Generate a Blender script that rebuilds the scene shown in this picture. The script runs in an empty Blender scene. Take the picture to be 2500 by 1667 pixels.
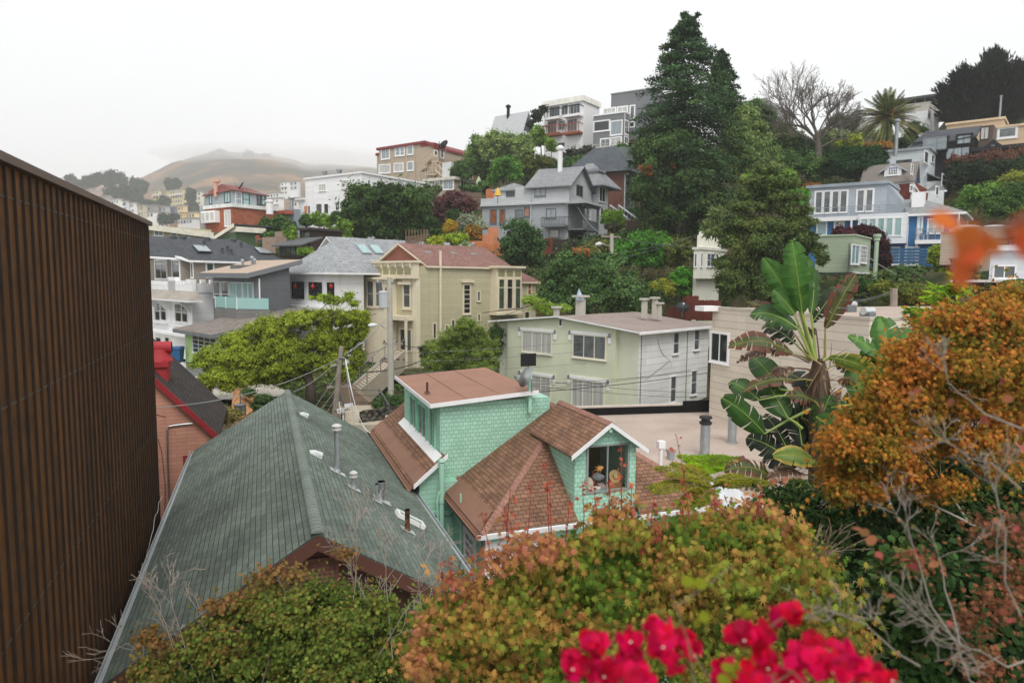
import bpy,math,random
import numpy as np
from mathutils import Vector,Matrix
random.seed(7);np.random.seed(7)
scene=bpy.context.scene
R_=math.radians
# ---- camera
FPX=1667.0
PITCH,ROLL=R_(5.41),0.0085
_f=Vector((0,math.cos(PITCH),-math.sin(PITCH)))
_u0=Vector((0,math.sin(PITCH),math.cos(PITCH)))
_r0=Vector((1,0,0))
_r=_r0*math.cos(ROLL)+_u0*math.sin(ROLL)
_u=-_r0*math.sin(ROLL)+_u0*math.cos(ROLL)
cd=bpy.data.cameras.new('camera');cam=bpy.data.objects.new('camera',cd)
scene.collection.objects.link(cam);scene.camera=cam
cam.matrix_world=Matrix(((_r.x,_u.x,-_f.x,0),(_r.y,_u.y,-_f.y,0),(_r.z,_u.z,-_f.z,0),(0,0,0,1)))
cd.sensor_width=36;cd.lens=36*FPX/2500;cd.clip_start=0.05;cd.clip_end=6000
cd.dof.use_dof=True;cd.dof.focus_distance=14;cd.dof.aperture_fstop=1.8
# ---- world and sun (overcast)
w=bpy.data.worlds.new("World");scene.world=w;w.use_nodes=True
nt=w.node_tree;bg=nt.nodes['Background']
sky=nt.nodes.new('ShaderNodeTexSky');sky.sky_type='NISHITA';sky.sun_disc=False
sky.sun_elevation=R_(52);sky.sun_rotation=R_(170);sky.air_density=1.0;sky.dust_density=4.0
mixc=nt.nodes.new('ShaderNodeMixRGB');mixc.inputs[0].default_value=0.93
mixc.inputs[2].default_value=(9.15,9.2,9.27,1)
tcw=nt.nodes.new('ShaderNodeTexCoord');nzw=nt.nodes.new('ShaderNodeTexNoise');nzw.inputs['Scale'].default_value=1.6;nzw.inputs['Detail'].default_value=5
rmw=nt.nodes.new('ShaderNodeValToRGB');rmw.color_ramp.elements[0].position=.35;rmw.color_ramp.elements[0].color=(.88,.89,.905,1);rmw.color_ramp.elements[1].position=.65;rmw.color_ramp.elements[1].color=(.955,.955,.955,1)
mlw=nt.nodes.new('ShaderNodeMixRGB');mlw.blend_type='MULTIPLY';mlw.inputs[0].default_value=1;mlw.inputs[2].default_value=(9.9,9.9,9.9,1)
nt.links.new(tcw.outputs['Generated'],nzw.inputs['Vector']);nt.links.new(nzw.outputs['Fac'],rmw.inputs[0]);nt.links.new(rmw.outputs[0],mlw.inputs[1]);nt.links.new(mlw.outputs[0],mixc.inputs[2])
nt.links.new(sky.outputs[0],mixc.inputs[1]);nt.links.new(mixc.outputs[0],bg.inputs[0])
bg.inputs[1].default_value=0.1
sd=bpy.data.lights.new('sun','SUN');sd.energy=1.5;sd.angle=R_(28);sd.color=(1,.975,.94)
so=bpy.data.objects.new('sun',sd);scene.collection.objects.link(so)
so.rotation_euler=(R_(38),0,R_(10))
scene.view_settings.view_transform='Standard';scene.view_settings.look='None'
scene.view_settings.exposure=0.31;scene.view_settings.gamma=1
cy=scene.cycles;cy.max_bounces=8;cy.diffuse_bounces=3;cy.glossy_bounces=2;cy.transmission_bounces=4
cy.transparent_max_bounces=8;cy.use_denoising=True;cy.volume_bounces=3;cy.caustics_reflective=False;cy.caustics_refractive=False
# ---- pixel -> space helpers
FR={'A':(340,360,4.127),'B':(340,540,3.136),'C':(860,540,3.136),'E':(860,300,4.612),'G':(1280,200,3.564),'H':(1880,100,3.408),'I':(1900,420,3.92),'J':(1200,560,3.408),'K':(1680,560,2.306),'L':(880,860,2.704),'M':(340,780,2.376),'N':(0,360,1.2),'O':(240,1200,2.45),'P':(980,1200,2.4),'Q':(1900,700,1.6216),'R':(140,400,4.055),'S':(360,680,4.3556),'T':(1500,20,2.904),'U':(1700,330,3.483),'V':(700,1000,5.2267),'W':(2240,480,5.2267),'X':(1880,520,7.84),'Y':(1540,1060,5.6),'D':(340,800,5.227),'Z':(0,0,1.0)}
def src(F,x,y):
 a=FR[F];return a[0]+x/a[2],a[1]+y/a[2]
def ray(F,x,y):
 x,y=src(F,x,y)
 return _f+_r*((x-1250)/FPX)+_u*((833.5-y)/FPX)
def at(F,x,y,D):
 d=ray(F,x,y);return d*(D/d.y)
def atz(F,x,y,z):
 d=ray(F,x,y);return d*(z/d.z)
def on_plane(F,x,y,p0,n):
 d=ray(F,x,y);return d*(p0.dot(n)/d.dot(n))
# ---- object helpers
COL=scene.collection
def tag(o,label=None,cat=None,group=None,kind=None):
 if label:o['label']=label
 if cat:o['category']=cat
 if group:o['group']=group
 if kind:o['kind']=kind
 return o
def thing(name,label,cat,loc,group=None):
 o=bpy.data.objects.new(name,None);o.empty_display_size=.3;COL.objects.link(o)
 o.location=loc;return tag(o,label,cat,group)
class MB:
 def __init__(s):s.v=[];s.f=[];s.m=[];s.uv=[]
 def poly(s,pts,m=0,uv=None):
  pts=[Vector(p)for p in pts]
  n=Vector((0,0,0))
  for i in range(len(pts)):
   a=pts[i]-pts[0];b=pts[(i+1)%len(pts)]-pts[0];n+=a.cross(b)
  if n.length<1e-12:return
  n.normalize()
  if abs(n.z)>.9995:t=Vector((1,0,0))
  else:t=Vector((0,0,1)).cross(n).normalized()
  q=n.cross(t)
  k=len(s.v);s.v+=[tuple(p)for p in pts];s.f.append(list(range(k,k+len(pts))));s.m.append(m)
  s.uv+=uv if uv else[(p.dot(t),p.dot(q))for p in pts]
 def hexa(s,b,t,m=0):
  n=len(b);s.poly(t,m);s.poly(list(reversed(b)),m)
  for i in range(n):
   j=(i+1)%n;s.poly([b[i],b[j],t[j],t[i]],m)
 def prism(s,pts,vec,m=0,mside=None):
  vec=Vector(vec);pts=[Vector(p)for p in pts]
  lo=[p+vec for p in pts];n=len(pts)
  s.poly(pts,m);s.poly(list(reversed(lo)),m if mside is None else mside)
  for i in range(n):
   j=(i+1)%n;s.poly([lo[i],lo[j],pts[j],pts[i]],m if mside is None else mside)
 def obox(s,o,e1,e2,e3,a0,a1,b0,b1,c0,c1,m=0):
  P=lambda a,b,c:o+e1*a+e2*b+e3*c
  b=[P(a0,b0,c0),P(a1,b0,c0),P(a1,b1,c0),P(a0,b1,c0)]
  t=[P(a0,b0,c1),P(a1,b0,c1),P(a1,b1,c1),P(a0,b1,c1)]
  if e1.cross(e2).dot(e3)<0:b.reverse();t.reverse()
  s.hexa(b,t,m)
 def box(s,x0,x1,y0,y1,z0,z1,m=0):
  s.obox(Vector((0,0,0)),Vector((1,0,0)),Vector((0,1,0)),Vector((0,0,1)),x0,x1,y0,y1,z0,z1,m)
 def tube(s,pts,r,n=6,m=0,cap=True,r1=None):
  pts=[Vector(p)for p in pts];rings=[]
  for i,p in enumerate(pts):
   d=(pts[min(i+1,len(pts)-1)]-pts[max(i-1,0)])
   if d.length<1e-9:d=Vector((0,0,1))
   d.normalize();a=d.cross(Vector((0,0,1))if abs(d.z)<.95 else Vector((1,0,0))).normalized();b=d.cross(a)
   rr=r if r1 is None else r+(r1-r)*i/(len(pts)-1)
   if isinstance(r,(list,tuple)):rr=r[i]
   rings.append([p+(a*math.cos(k*2*math.pi/n)+b*math.sin(k*2*math.pi/n))*rr for k in range(n)])
  k0=len(s.v);s.v+=[tuple(q)for g in rings for q in g]
  for i in range(len(rings)-1):
   for k in range(n):
    a,b=k0+i*n+k,k0+i*n+(k+1)%n
    s.f.append([b,a,a+n,b+n]);s.m.append(m)
    s.uv+=[(k/n+1/n,i),(k/n,i),(k/n,i+1),(k/n+1/n,i+1)]
  if cap:
   s.f.append([k0+k for k in range(n)]);s.f.append([k0+(len(rings)-1)*n+k for k in reversed(range(n))]);s.m+=[m,m];s.uv+=[(0,0)]*(2*n)
 def lathe(s,c,prof,n=16,m=0,axis=None):
  c=Vector(c);ax=Vector(axis).normalized()if axis else Vector((0,0,1))
  s.tube([c+ax*h for _,h in prof],[max(r,.0005)for r,_ in prof],n,m)
 def build(s,name,mats,parent=None,loc=None,smooth=False,**kw):
  if not isinstance(mats,(list,tuple)):mats=[mats]
  me=bpy.data.meshes.new(name);V=np.array(s.v,dtype=np.float32).reshape(-1,3)
  off=Vector(parent_loc(parent))if parent else Vector(loc or(0,0,0))
  V=V-np.array(off,dtype=np.float32)
  me.from_pydata(V.tolist(),[],s.f)
  for mt in mats:me.materials.append(mt)
  me.polygons.foreach_set('material_index',s.m)
  uvl=me.uv_layers.new(name='UVMap');uvl.data.foreach_set('uv',np.array(s.uv,dtype=np.float32).ravel())
  if smooth:me.polygons.foreach_set('use_smooth',[True]*len(me.polygons))
  me.update()
  o=bpy.data.objects.new(name,me);COL.objects.link(o)
  if parent:o.parent=parent
  else:o.location=off
  tag(o,**kw);return o
def parent_loc(o):
 l=Vector((0,0,0))
 while o:l=l+Vector(o.location);o=o.parent
 return l
def np_mesh(name,V,F,mat,parent=None,loc=None,uv=None,smooth=False,**kw):
 off=Vector(parent_loc(parent))if parent else Vector(loc or(0,0,0))
 V=np.asarray(V,dtype=np.float32)-np.array(off,dtype=np.float32);F=np.asarray(F,dtype=np.int32)
 me=bpy.data.meshes.new(name);me.vertices.add(len(V));me.vertices.foreach_set('co',V.ravel())
 k=F.shape[1];me.loops.add(F.size);me.loops.foreach_set('vertex_index',F.ravel())
 me.polygons.add(len(F));me.polygons.foreach_set('loop_start',np.arange(0,F.size,k,dtype=np.int32))
 if uv is not None:
  me.uv_layers.new(name='UVMap').data.foreach_set('uv',np.asarray(uv,dtype=np.float32).ravel())
 for mm in(mat if isinstance(mat,(list,tuple))else[mat]):me.materials.append(mm)
 me.update(calc_edges=True)
 if smooth:me.polygons.foreach_set('use_smooth',[True]*len(me.polygons))
 o=bpy.data.objects.new(name,me);COL.objects.link(o)
 if parent:o.parent=parent
 else:o.location=off
 tag(o,**kw);return o
# ---- materials
def srgb(h):
 c=[int(h[i:i+2],16)/255 for i in(0,2,4)]
 return[(x/12.92 if x<=.04045 else((x+.055)/1.055)**2.4)for x in c]
_mats={}
LG_=1.3;SAT_=.03
class NB:
 def __init__(s,name):
  s.mat=bpy.data.materials.new(name);s.mat.use_nodes=True;s.t=s.mat.node_tree
  s.b=s.t.nodes['Principled BSDF'];s.out=s.t.nodes['Material Output']
 def n(s,typ,**kw):
  x=s.t.nodes.new('ShaderNode'+typ)
  for k,v in kw.items():
   if k.startswith('i_'):
    key=k[2:];key=int(key)if key.isdigit()else key.replace('_',' ')
    x.inputs[key].default_value=v
   else:setattr(x,k,v)
  return x
 def l(s,a,b):s.t.links.new(a,b)
 def noise(s,scale,detail=4,coord='Object',rough=.55,stretch=None):
  tc=s.n('TexCoord');nz=s.n('TexNoise');nz.inputs['Scale'].default_value=scale;nz.inputs['Detail'].default_value=detail
  nz.inputs['Roughness'].default_value=rough
  if stretch:
   mp=s.n('Mapping');mp.inputs['Scale'].default_value=stretch;s.l(tc.outputs[coord],mp.inputs[0]);s.l(mp.outputs[0],nz.inputs['Vector'])
  else:s.l(tc.outputs[coord],nz.inputs['Vector'])
  return nz.outputs['Fac']
 def ramp(s,fac,stops):
  r=s.n('ValToRGB');e=r.color_ramp.elements
  while len(e)<len(stops):e.new(.5)
  for i,(p,c)in enumerate(stops):e[i].position=p;e[i].color=(*c,1)
  s.l(fac,r.inputs[0]);return r.outputs[0]
 def mul(s,col,fac,lo,hi):
  mr=s.n('MapRange');mr.inputs[1].default_value=.25;mr.inputs[2].default_value=.75;mr.inputs[3].default_value=lo;mr.inputs[4].default_value=hi
  s.l(fac,mr.inputs[0]);m=s.n('VectorMath',operation='SCALE');s.l(mr.outputs[0],m.inputs['Scale'])
  if isinstance(col,(list,tuple)):m.inputs[0].default_value=tuple(col)[:3]
  else:s.l(col,m.inputs[0])
  return m.outputs[0]
 def mix(s,fac,a,b,mode='MIX'):
  m=s.n('MixRGB',blend_type=mode)
  for i,x in((0,fac),(1,a),(2,b)):
   if isinstance(x,(int,float)):m.inputs[i].default_value=x
   elif isinstance(x,(list,tuple)):m.inputs[i].default_value=(*x[:3],1)
   else:s.l(x,m.inputs[i])
  return m.outputs[0]
 def bump(s,h,strength=.3,dist=.02):
  b=s.n('Bump');b.inputs['Strength'].default_value=strength;b.inputs['Distance'].default_value=dist
  s.l(h,b.inputs['Height']);s.l(b.outputs[0],s.b.inputs['Normal'])
 def fin(s,col,rough=.7,spec=.3,metal=0):
  if isinstance(col,(list,tuple)):s.b.inputs['Base Color'].default_value=(*col[:3],1)
  else:s.l(col,s.b.inputs['Base Color'])
  s.b.inputs['Roughness'].default_value=rough;s.b.inputs['Specular IOR Level'].default_value=spec;s.b.inputs['Metallic'].default_value=metal
  return s.mat
def cached(fn):
 def g(*a,**k):
  key=(fn.__name__,a,tuple(sorted(k.items())))
  if key not in _mats:_mats[key]=fn(*a,**k)
  return _mats[key]
 return g
def lin(h):
 if not isinstance(h,str):return h
 c=srgb(h);g=.3*c[0]+.55*c[1]+.15*c[2]
 return[min(.83,y*1.1+.32*y*y)for y in[x*.88+g*.12 for x in c]]
@cached
def plain(hexc,rough=.75,var=.15,scale=1.2,metal=0,spec=.3):
 b=NB('paint');c=b.mul(lin(hexc),b.noise(scale,5),1-var,1+var)
 c=b.mul(c,b.noise(.9,5,stretch=(1,1,.12)),1-var*.6,1+var*.5)
 return b.fin(c,rough,spec,metal)
@cached
def siding(hexc,per=.18,wid=3.2,groove=.45,var=.1,rough=.65,bump=.5):
 b=NB('siding');tc=b.n('TexCoord');br=b.n('TexBrick');b.l(tc.outputs['UV'],br.inputs['Vector'])
 c=lin(hexc);br.inputs['Color1'].default_value=(*[x*1.05 for x in c],1);br.inputs['Color2'].default_value=(*[x*.93 for x in c],1)
 br.inputs['Mortar'].default_value=(*[x*groove for x in c],1);br.inputs['Scale'].default_value=1
 br.inputs['Brick Width'].default_value=wid;br.inputs['Row Height'].default_value=per;br.inputs['Mortar Size'].default_value=max(.006,per*.045)
 br.inputs['Mortar Smooth'].default_value=.6
 cc=b.mul(br.outputs['Color'],b.noise(.7,6),1-var,1+var)
 cc=b.mul(cc,b.noise(1.6,5,stretch=(1,1,.15)),1-var*.7,1+var*.4)
 sp=b.n('SeparateXYZ');b.l(tc.outputs['UV'],sp.inputs[0]);mm=b.n('Math',operation='MODULO');mm.inputs[1].default_value=per
 ad=b.n('Math',operation='ADD');ad.inputs[1].default_value=1000*per;b.l(sp.outputs[1],ad.inputs[0]);b.l(ad.outputs[0],mm.inputs[0])
 iv=b.n('Math',operation='MULTIPLY');iv.inputs[1].default_value=-1/per;b.l(mm.outputs[0],iv.inputs[0])
 b.bump(iv.outputs[0],bump,.02)
 return b.fin(cc,rough)
@cached
def shingle(h1,h2,hm=None,row=.14,wid=.3,var=.15,rough=.9,bump=.5,ms=.012,patch=.5):
 b=NB('shingles');tc=b.n('TexCoord');br=b.n('TexBrick');b.l(tc.outputs['UV'],br.inputs['Vector'])
 c1,c2=lin(h1),lin(h2);cm=lin(hm)if hm else[x*.35 for x in c2]
 br.inputs['Color1'].default_value=(*c1,1);br.inputs['Color2'].default_value=(*c2,1);br.inputs['Mortar'].default_value=(*cm,1)
 br.inputs['Scale'].default_value=1;br.inputs['Brick Width'].default_value=wid;br.inputs['Row Height'].default_value=row
 br.inputs['Mortar Size'].default_value=ms;br.inputs['Mortar Smooth'].default_value=.4;br.offset=.5
 cc=b.mul(br.outputs['Color'],b.noise(patch,6),1-var,1+var)
 cc=b.mul(cc,b.noise(60,2),.82,1.18)
 iv=b.n('Math',operation='SUBTRACT');iv.inputs[0].default_value=1;b.l(br.outputs['Fac'],iv.inputs[1]);b.bump(iv.outputs[0],bump,.015)
 return b.fin(cc,rough,.15)
@cached
def glass(kind='dark',seed=0):
 b=NB('window_glass');rg=random.Random(seed*7+len(kind))
 cols={'dark':(.022,.027,.028),'grey':(.12,.135,.14),'sky':(.30,.345,.37),'curtain':(.50,.50,.47),'teal':(.33,.50,.50),'warm':(.33,.12,.05),'green':(.05,.08,.045)}  # opaque panes: sky reflection and dark room behind are put into the colour
 c=cols[kind]
 if kind in('curtain','teal','sky'):
  nz=b.noise(6,1,stretch=(1,1,.03));cc=b.mul(c,nz,.72,1.15);b.bump(nz,.25,.02)
 else:
  nz=b.noise(.9,4);cc=b.mul(c,nz,.35,1.6)
 m=b.fin(cc,.09,.6);b.b.inputs['Coat Weight'].default_value=.35;b.b.inputs['Coat Roughness'].default_value=.04
 return m
@cached
def leafmat(cols,patch=.35,tr=.25,rough=.6,pv=.25,spec=.12):
 b=NB('leaves');g=b.n('NewGeometry');st=[(i/max(1,len(cols)-1),[min(.7,max(.004,(x-SAT_*sum(srgb(c))/3)*LG_))for x in srgb(c)])for i,c in enumerate(cols)]
 nz=b.noise(patch,3)
 ad=b.n('Math',operation='MULTIPLY_ADD');b.l(g.outputs['Random Per Island'],ad.inputs[0]);ad.inputs[1].default_value=.5
 mr=b.n('MapRange');mr.inputs[1].default_value=.3;mr.inputs[2].default_value=.7;mr.inputs[3].default_value=0;mr.inputs[4].default_value=.5
 b.l(nz,mr.inputs[0]);b.l(mr.outputs[0],ad.inputs[2]);c=b.ramp(ad.outputs[0],st)
 rn=b.n('Math',operation='FRACT');mm=b.n('Math',operation='MULTIPLY');mm.inputs[1].default_value=17.3
 b.l(g.outputs['Random Per Island'],mm.inputs[0]);b.l(mm.outputs[0],rn.inputs[0]);c=b.mul(c,rn.outputs[0],1-pv,1+pv)
 b.fin(c,rough,spec)
 td=b.n('BsdfTranslucent');b.l(c,td.inputs[0]);mx=b.n('MixShader');mx.inputs[0].default_value=tr
 b.l(b.b.outputs[0],mx.inputs[1]);b.l(td.outputs[0],mx.inputs[2]);b.l(mx.outputs[0],b.out.inputs[0])
 return b.mat
WHITE=plain('e6e4de',.55,.05);TRIM=plain('dcdad3',.6,.07);DARKF=plain('1d1f21',.5,.1);METAL=plain('8d9296',.38,.12,3,.85)
GALV=plain('9aa0a3',.45,.15,5,.7);BLACK=plain('101010',.8,.2);BARK=plain('4a4038',.9,.3,4);CONC=plain('8e8a82',.9,.12)
# ---- houses
class House:
 """corner nearest the camera at pixel column cx; right face runs along R, left face along L"""
 def __init__(s,name,label,F,cx,top,bot,D,phi,xl=None,xr=None,cat='house',group=None,lenl=8,lenr=8):
  s.F=F;p=at(F,cx,top,D);q=at(F,cx,bot,D)
  s.C=Vector((p.x,p.y,0));s.zt,s.zb=p.z,q.z;ph=R_(phi)
  s.R=Vector((math.cos(ph),math.sin(ph),0));s.L=Vector((-math.sin(ph),math.cos(ph),0));s.U=Vector((0,0,1))
  s.wr=s.rx(xr)if xr is not None else lenr
  s.wl=s.lx(xl)if xl is not None else lenl
  s.root=thing(name,label,cat,(s.C.x,s.C.y,s.zb),group)
  HOUSES.append(s)
 def P(s,r,l,z):return s.C+s.R*r+s.L*l+s.U*z
 def onR(s,x,y,l=0):
  p=on_plane(s.F,x,y,s.C+s.L*l,s.L)-s.C;return p.dot(s.R),p.z
 def onL(s,x,y,r=0):
  p=on_plane(s.F,x,y,s.C+s.R*r,s.R)-s.C;return p.dot(s.L),p.z
 def rx(s,x,l=0):return s.onR(x,0,l)[0]
 def lx(s,x,r=0):return s.onL(x,0,r)[0]
 def zr(s,x,y,l=0):return s.onR(x,y,l)[1]
 def zl(s,x,y,r=0):return s.onL(x,y,r)[1]
 def mbox(s,mb,r0,r1,l0,l1,z0,z1,m=0):mb.obox(s.C,s.R,s.L,s.U,r0,r1,l0,l1,z0,z1,m)
 def box(s,name,mat,r0,r1,l0,l1,z0,z1,parent=None,**kw):
  mb=MB();s.mbox(mb,r0,r1,l0,l1,z0,z1);return mb.build(name,mat,parent or s.root,**kw)
 def wall(s,mat,z0=None,z1=None,r0=0,r1=None,l0=0,l1=None,name='wall',**kw):
  return s.box(name,mat,r0,s.wr if r1 is None else r1,l0,s.wl if l1 is None else l1,s.zb-2.5 if z0 is None else z0,s.zt if z1 is None else z1,**kw)
 def win(s,face,x0,y0,x1,y1,nx=1,ny=1,pane='dark',fr=None,fw=.1,off=0,name='window',sill=True,fb=False,rail=None,parent=None):
  xm,ym=(x0+x1)/2,(y0+y1)/2
  if face=='R':
   a=s.rx(x0,off);b=s.rx(x1,off);zt=s.zr(xm,y0,off);zb=s.zr(xm,y1,off);e=s.R;n=-s.L;o=s.C+s.L*off
  else:
   a=s.lx(x0,off);b=s.lx(x1,off);zt=s.zl(xm,y0,off);zb=s.zl(xm,y1,off);e=s.L;n=-s.R;o=s.C+s.R*off
  if a>b:a,b=b,a
  return window(o,e,n,a,b,zb,zt,nx,ny,pane,fr,fw,name,sill,parent or s.root,rail)
 def slab(s,pts,t=.18,mat=None,name='roof',parent=None,edge=None):
  mb=MB();mb.prism([s.P(*p)for p in pts],(0,0,-t),0,1 if edge else None)
  return mb.build(name,[mat,edge]if edge else mat,parent or s.root)
 def gable(s,axis,r0,r1,l0,l1,ze,zr,mat,over=.35,t=.16,edge=None,wallmat=None,name='roof'):
  """ridge runs along axis ('R' or 'L') at the middle of the other direction"""
  mb=MB();g=MB()
  if axis=='R':
   m=(l0+l1)/2;sl=(zr-ze)/(m-l0);zo=ze-sl*over;a,b=r0-over,r1+over
   q1=[(a,l0-over,zo),(b,l0-over,zo),(b,m,zr),(a,m,zr)];q2=[(a,m,zr),(b,m,zr),(b,l1+over,zo),(a,l1+over,zo)]
   tri=[[(r,l0,ze),(r,l1,ze),(r,m,zr-.02)]for r in(r0,r1)]
  else:
   m=(r0+r1)/2;sl=(zr-ze)/(m-r0);zo=ze-sl*over;a,b=l0-over,l1+over
   q1=[(r0-over,a,zo),(m,a,zr),(m,b,zr),(r0-over,b,zo)];q2=[(m,a,zr),(r1+over,a,zo),(r1+over,b,zo),(m,b,zr)]
   tri=[[(r0,l,ze),(r1,l,ze),(m,l,zr-.02)]for l in(l0,l1)]
  up=Vector((0,0,.12))
  for q in(q1,q2):mb.prism([s.P(*p)+up for p in q],(0,0,-t),0,1 if edge else None)
  ro=mb.build(name,[mat,edge]if edge else mat,s.root)
  if wallmat:
   for i,tr in enumerate(tri):g.poly([s.P(*p)for p in(tr if(i==0)==(axis=='L')else reversed(tr))])
   g.build('gable',wallmat,s.root)
  return ro
 def hip(s,r0,r1,l0,l1,ze,zr,mat,over=.35,t=.15,edge=None,axis='R',inset=None,name='roof'):
  a0,a1,b0,b1=r0-over,r1+over,l0-over,l1+over;w=min(a1-a0,b1-b0)/2;i=w if inset is None else inset
  if axis=='R':A=(a0+i,(b0+b1)/2,zr);B=(a1-i,(b0+b1)/2,zr)
  else:A=((a0+a1)/2,b0+i,zr);B=((a0+a1)/2,b1-i,zr)
  c=[(a0,b0,ze),(a1,b0,ze),(a1,b1,ze),(a0,b1,ze)];mb=MB()
  if axis=='R':fs=[[c[0],c[1],B,A],[c[1],c[2],B],[c[2],c[3],A,B],[c[3],c[0],A]]
  else:fs=[[c[0],c[1],A],[c[1],c[2],B,A],[c[2],c[3],B],[c[3],c[0],A,B]]
  for q in fs:mb.poly([s.P(*p)for p in q],0)
  for k in range(4):
   p,q=c[k],c[(k+1)%4];mb.poly([s.P(p[0],p[1],ze-t),s.P(q[0],q[1],ze-t),s.P(*q),s.P(*p)],1 if edge else 0)
  mb.poly([s.P(p[0],p[1],ze-t)for p in reversed(c)],1 if edge else 0)
  return mb.build(name,[mat,edge]if edge else mat,s.root)
 def pipe(s,r,l,z0,z1,rad=.08,mat=None,name='chimney_pipe',cap=True):
  mb=MB();p=s.P(r,l,0);pr=[(rad,z0),(rad,z1)]
  if cap:pr+=[(rad*1.05,z1),(rad*1.7,z1+rad*.4),(rad*1.7,z1+rad*1.2),(rad*.4,z1+rad*2)]
  mb.lathe(p,pr,10);return mb.build(name,mat or GALV,s.root,smooth=False)
HOUSES=[]
_wc=[0]
def window(o,e,n,a,b,z0,z1,nx=1,ny=1,pane='dark',fr=None,fw=.1,name='window',sill=True,parent=None,rail=None):
 """frame ring standing 6 cm proud of the wall, mullions, sill; the pane is a child set back inside it"""
 U=Vector((0,0,1));m=MB();d=.07;fr=fr or WHITE
 m.obox(o,e,n,U,a-fw,a,0,d,z0-fw,z1+fw);m.obox(o,e,n,U,b,b+fw,0,d,z0-fw,z1+fw)
 m.obox(o,e,n,U,a,b,0,d-.003,z1,z1+fw);m.obox(o,e,n,U,a,b,0,d-.003,z0-fw,z0)
 mw=min(.05,fw*.6)
 if nx>1:
  for i in range(1,nx):
   x=a+(b-a)*i/nx;m.obox(o,e,n,U,x-mw/2,x+mw/2,.005,d-.02,z0,z1)
 if ny>1:
  for i in range(1,ny):
   z=z0+(z1-z0)*i/ny;m.obox(o,e,n,U,a,b,.006,d-.026,z-mw/2,z+mw/2)
 if rail is not None:z=z0+(z1-z0)*rail;m.obox(o,e,n,U,a,b,.006,d-.012,z-mw*.7,z+mw*.7)
 if sill:m.obox(o,e,n,U,a-fw*1.3,b+fw*1.3,0,d+.06,z0-fw-.05,z0-fw)
 f=m.build(name,fr,parent)
 g=MB();_wc[0]+=1;P=lambda x,z:o+e*x+n*.014+U*z
 q=[P(a,z0),P(b,z0),P(b,z1),P(a,z1)]
 if(q[1]-q[0]).cross(q[2]-q[0]).dot(n)<0:q.reverse()
 g.poly(q);g.build('pane',glass(pane,_wc[0]%3),f)
 return f
# ==== near street grid: b runs along R, t runs along L
class Grid(House):
 def __init__(s,name,label,F,base,cat='house',phi=20):
  s.F=F;s.C=Vector((0,0,0));ph=R_(phi)
  s.R=Vector((math.cos(ph),math.sin(ph),0));s.L=Vector((-math.sin(ph),math.cos(ph),0));s.U=Vector((0,0,1))
  b=s.P(*base);s.root=thing(name,label,cat,b);s.zb=base[2];s.base=base
def clipt(v,a,b):return max(a,min(b,v))
@cached
def rustmetal():
 b=NB('patinated_metal');n1=b.noise(.8,6,stretch=(1,1,.16));n2=b.noise(5,5,stretch=(1,1,.05));n3=b.noise(2.2,6)
 c=b.ramp(n1,[(.3,srgb('33241a')),(.45,srgb('583a20')),(.55,srgb('764c26')),(.7,srgb('40372c'))])
 c2=b.ramp(n3,[(.3,srgb('2a2721')),(.55,srgb('7a5026')),(.72,srgb('42403a'))]);c=b.mix(.45,c,c2)
 c=b.mul(c,n2,.72,1.3);b.bump(n2,.25,.01)
 return b.fin(c,.62,.3,.15)
# ---- tall building clad in patinated metal on the left
G=Grid('metal_clad_building','tall brown rusted metal clad building with upright ribs filling the left edge','N',(-4.5,16,-14),'building')
mb=MB();G.mbox(mb,-13,-3.2,5.5,23.1,-14.5,1.42,0)
k=0;t=5.6
while t<23.1:
 G.mbox(mb,-3.2,-3.162,t,t+.03,-14,1.40,1);t+=.355
mb.build('wall',[rustmetal(),plain('3c2c20',.6,.3,3)],G.root)
for z in(1.0,-1.75,-4.75,-8.1):
 mb=MB();G.mbox(mb,-3.2,-3.19,5.5,23.1,z-.012,z+.015);mb.build('seam_flashing',plain('504d45',.5,.3,4),G.root)
mb=MB();G.mbox(mb,-13.1,-3.08,5.4,23.2,1.42,1.54);mb.build('roof_coping',plain('66544a',.5,.15),G.root)
mb=MB();mb.lathe(G.P(-4.2,14.2,1.5),[(.1,0),(.1,.12),(.2,.14),(.22,.24),(.05,.3)],12);mb.build('roof_vent',GALV,G.root)
mb=MB();pts=[]
for i in range(60):
 u=i/59;pts.append(G.P(-3.08+.012*math.sin(i*1.3),10+12.8*u,-8.3+1.6*u*u+.25*math.sin(i*.5)*.2+.05*math.sin(i*1.7)))
mb.tube(pts,.008,4);mb.build('cable',plain('b9b9b0',.6),G.root)
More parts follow.
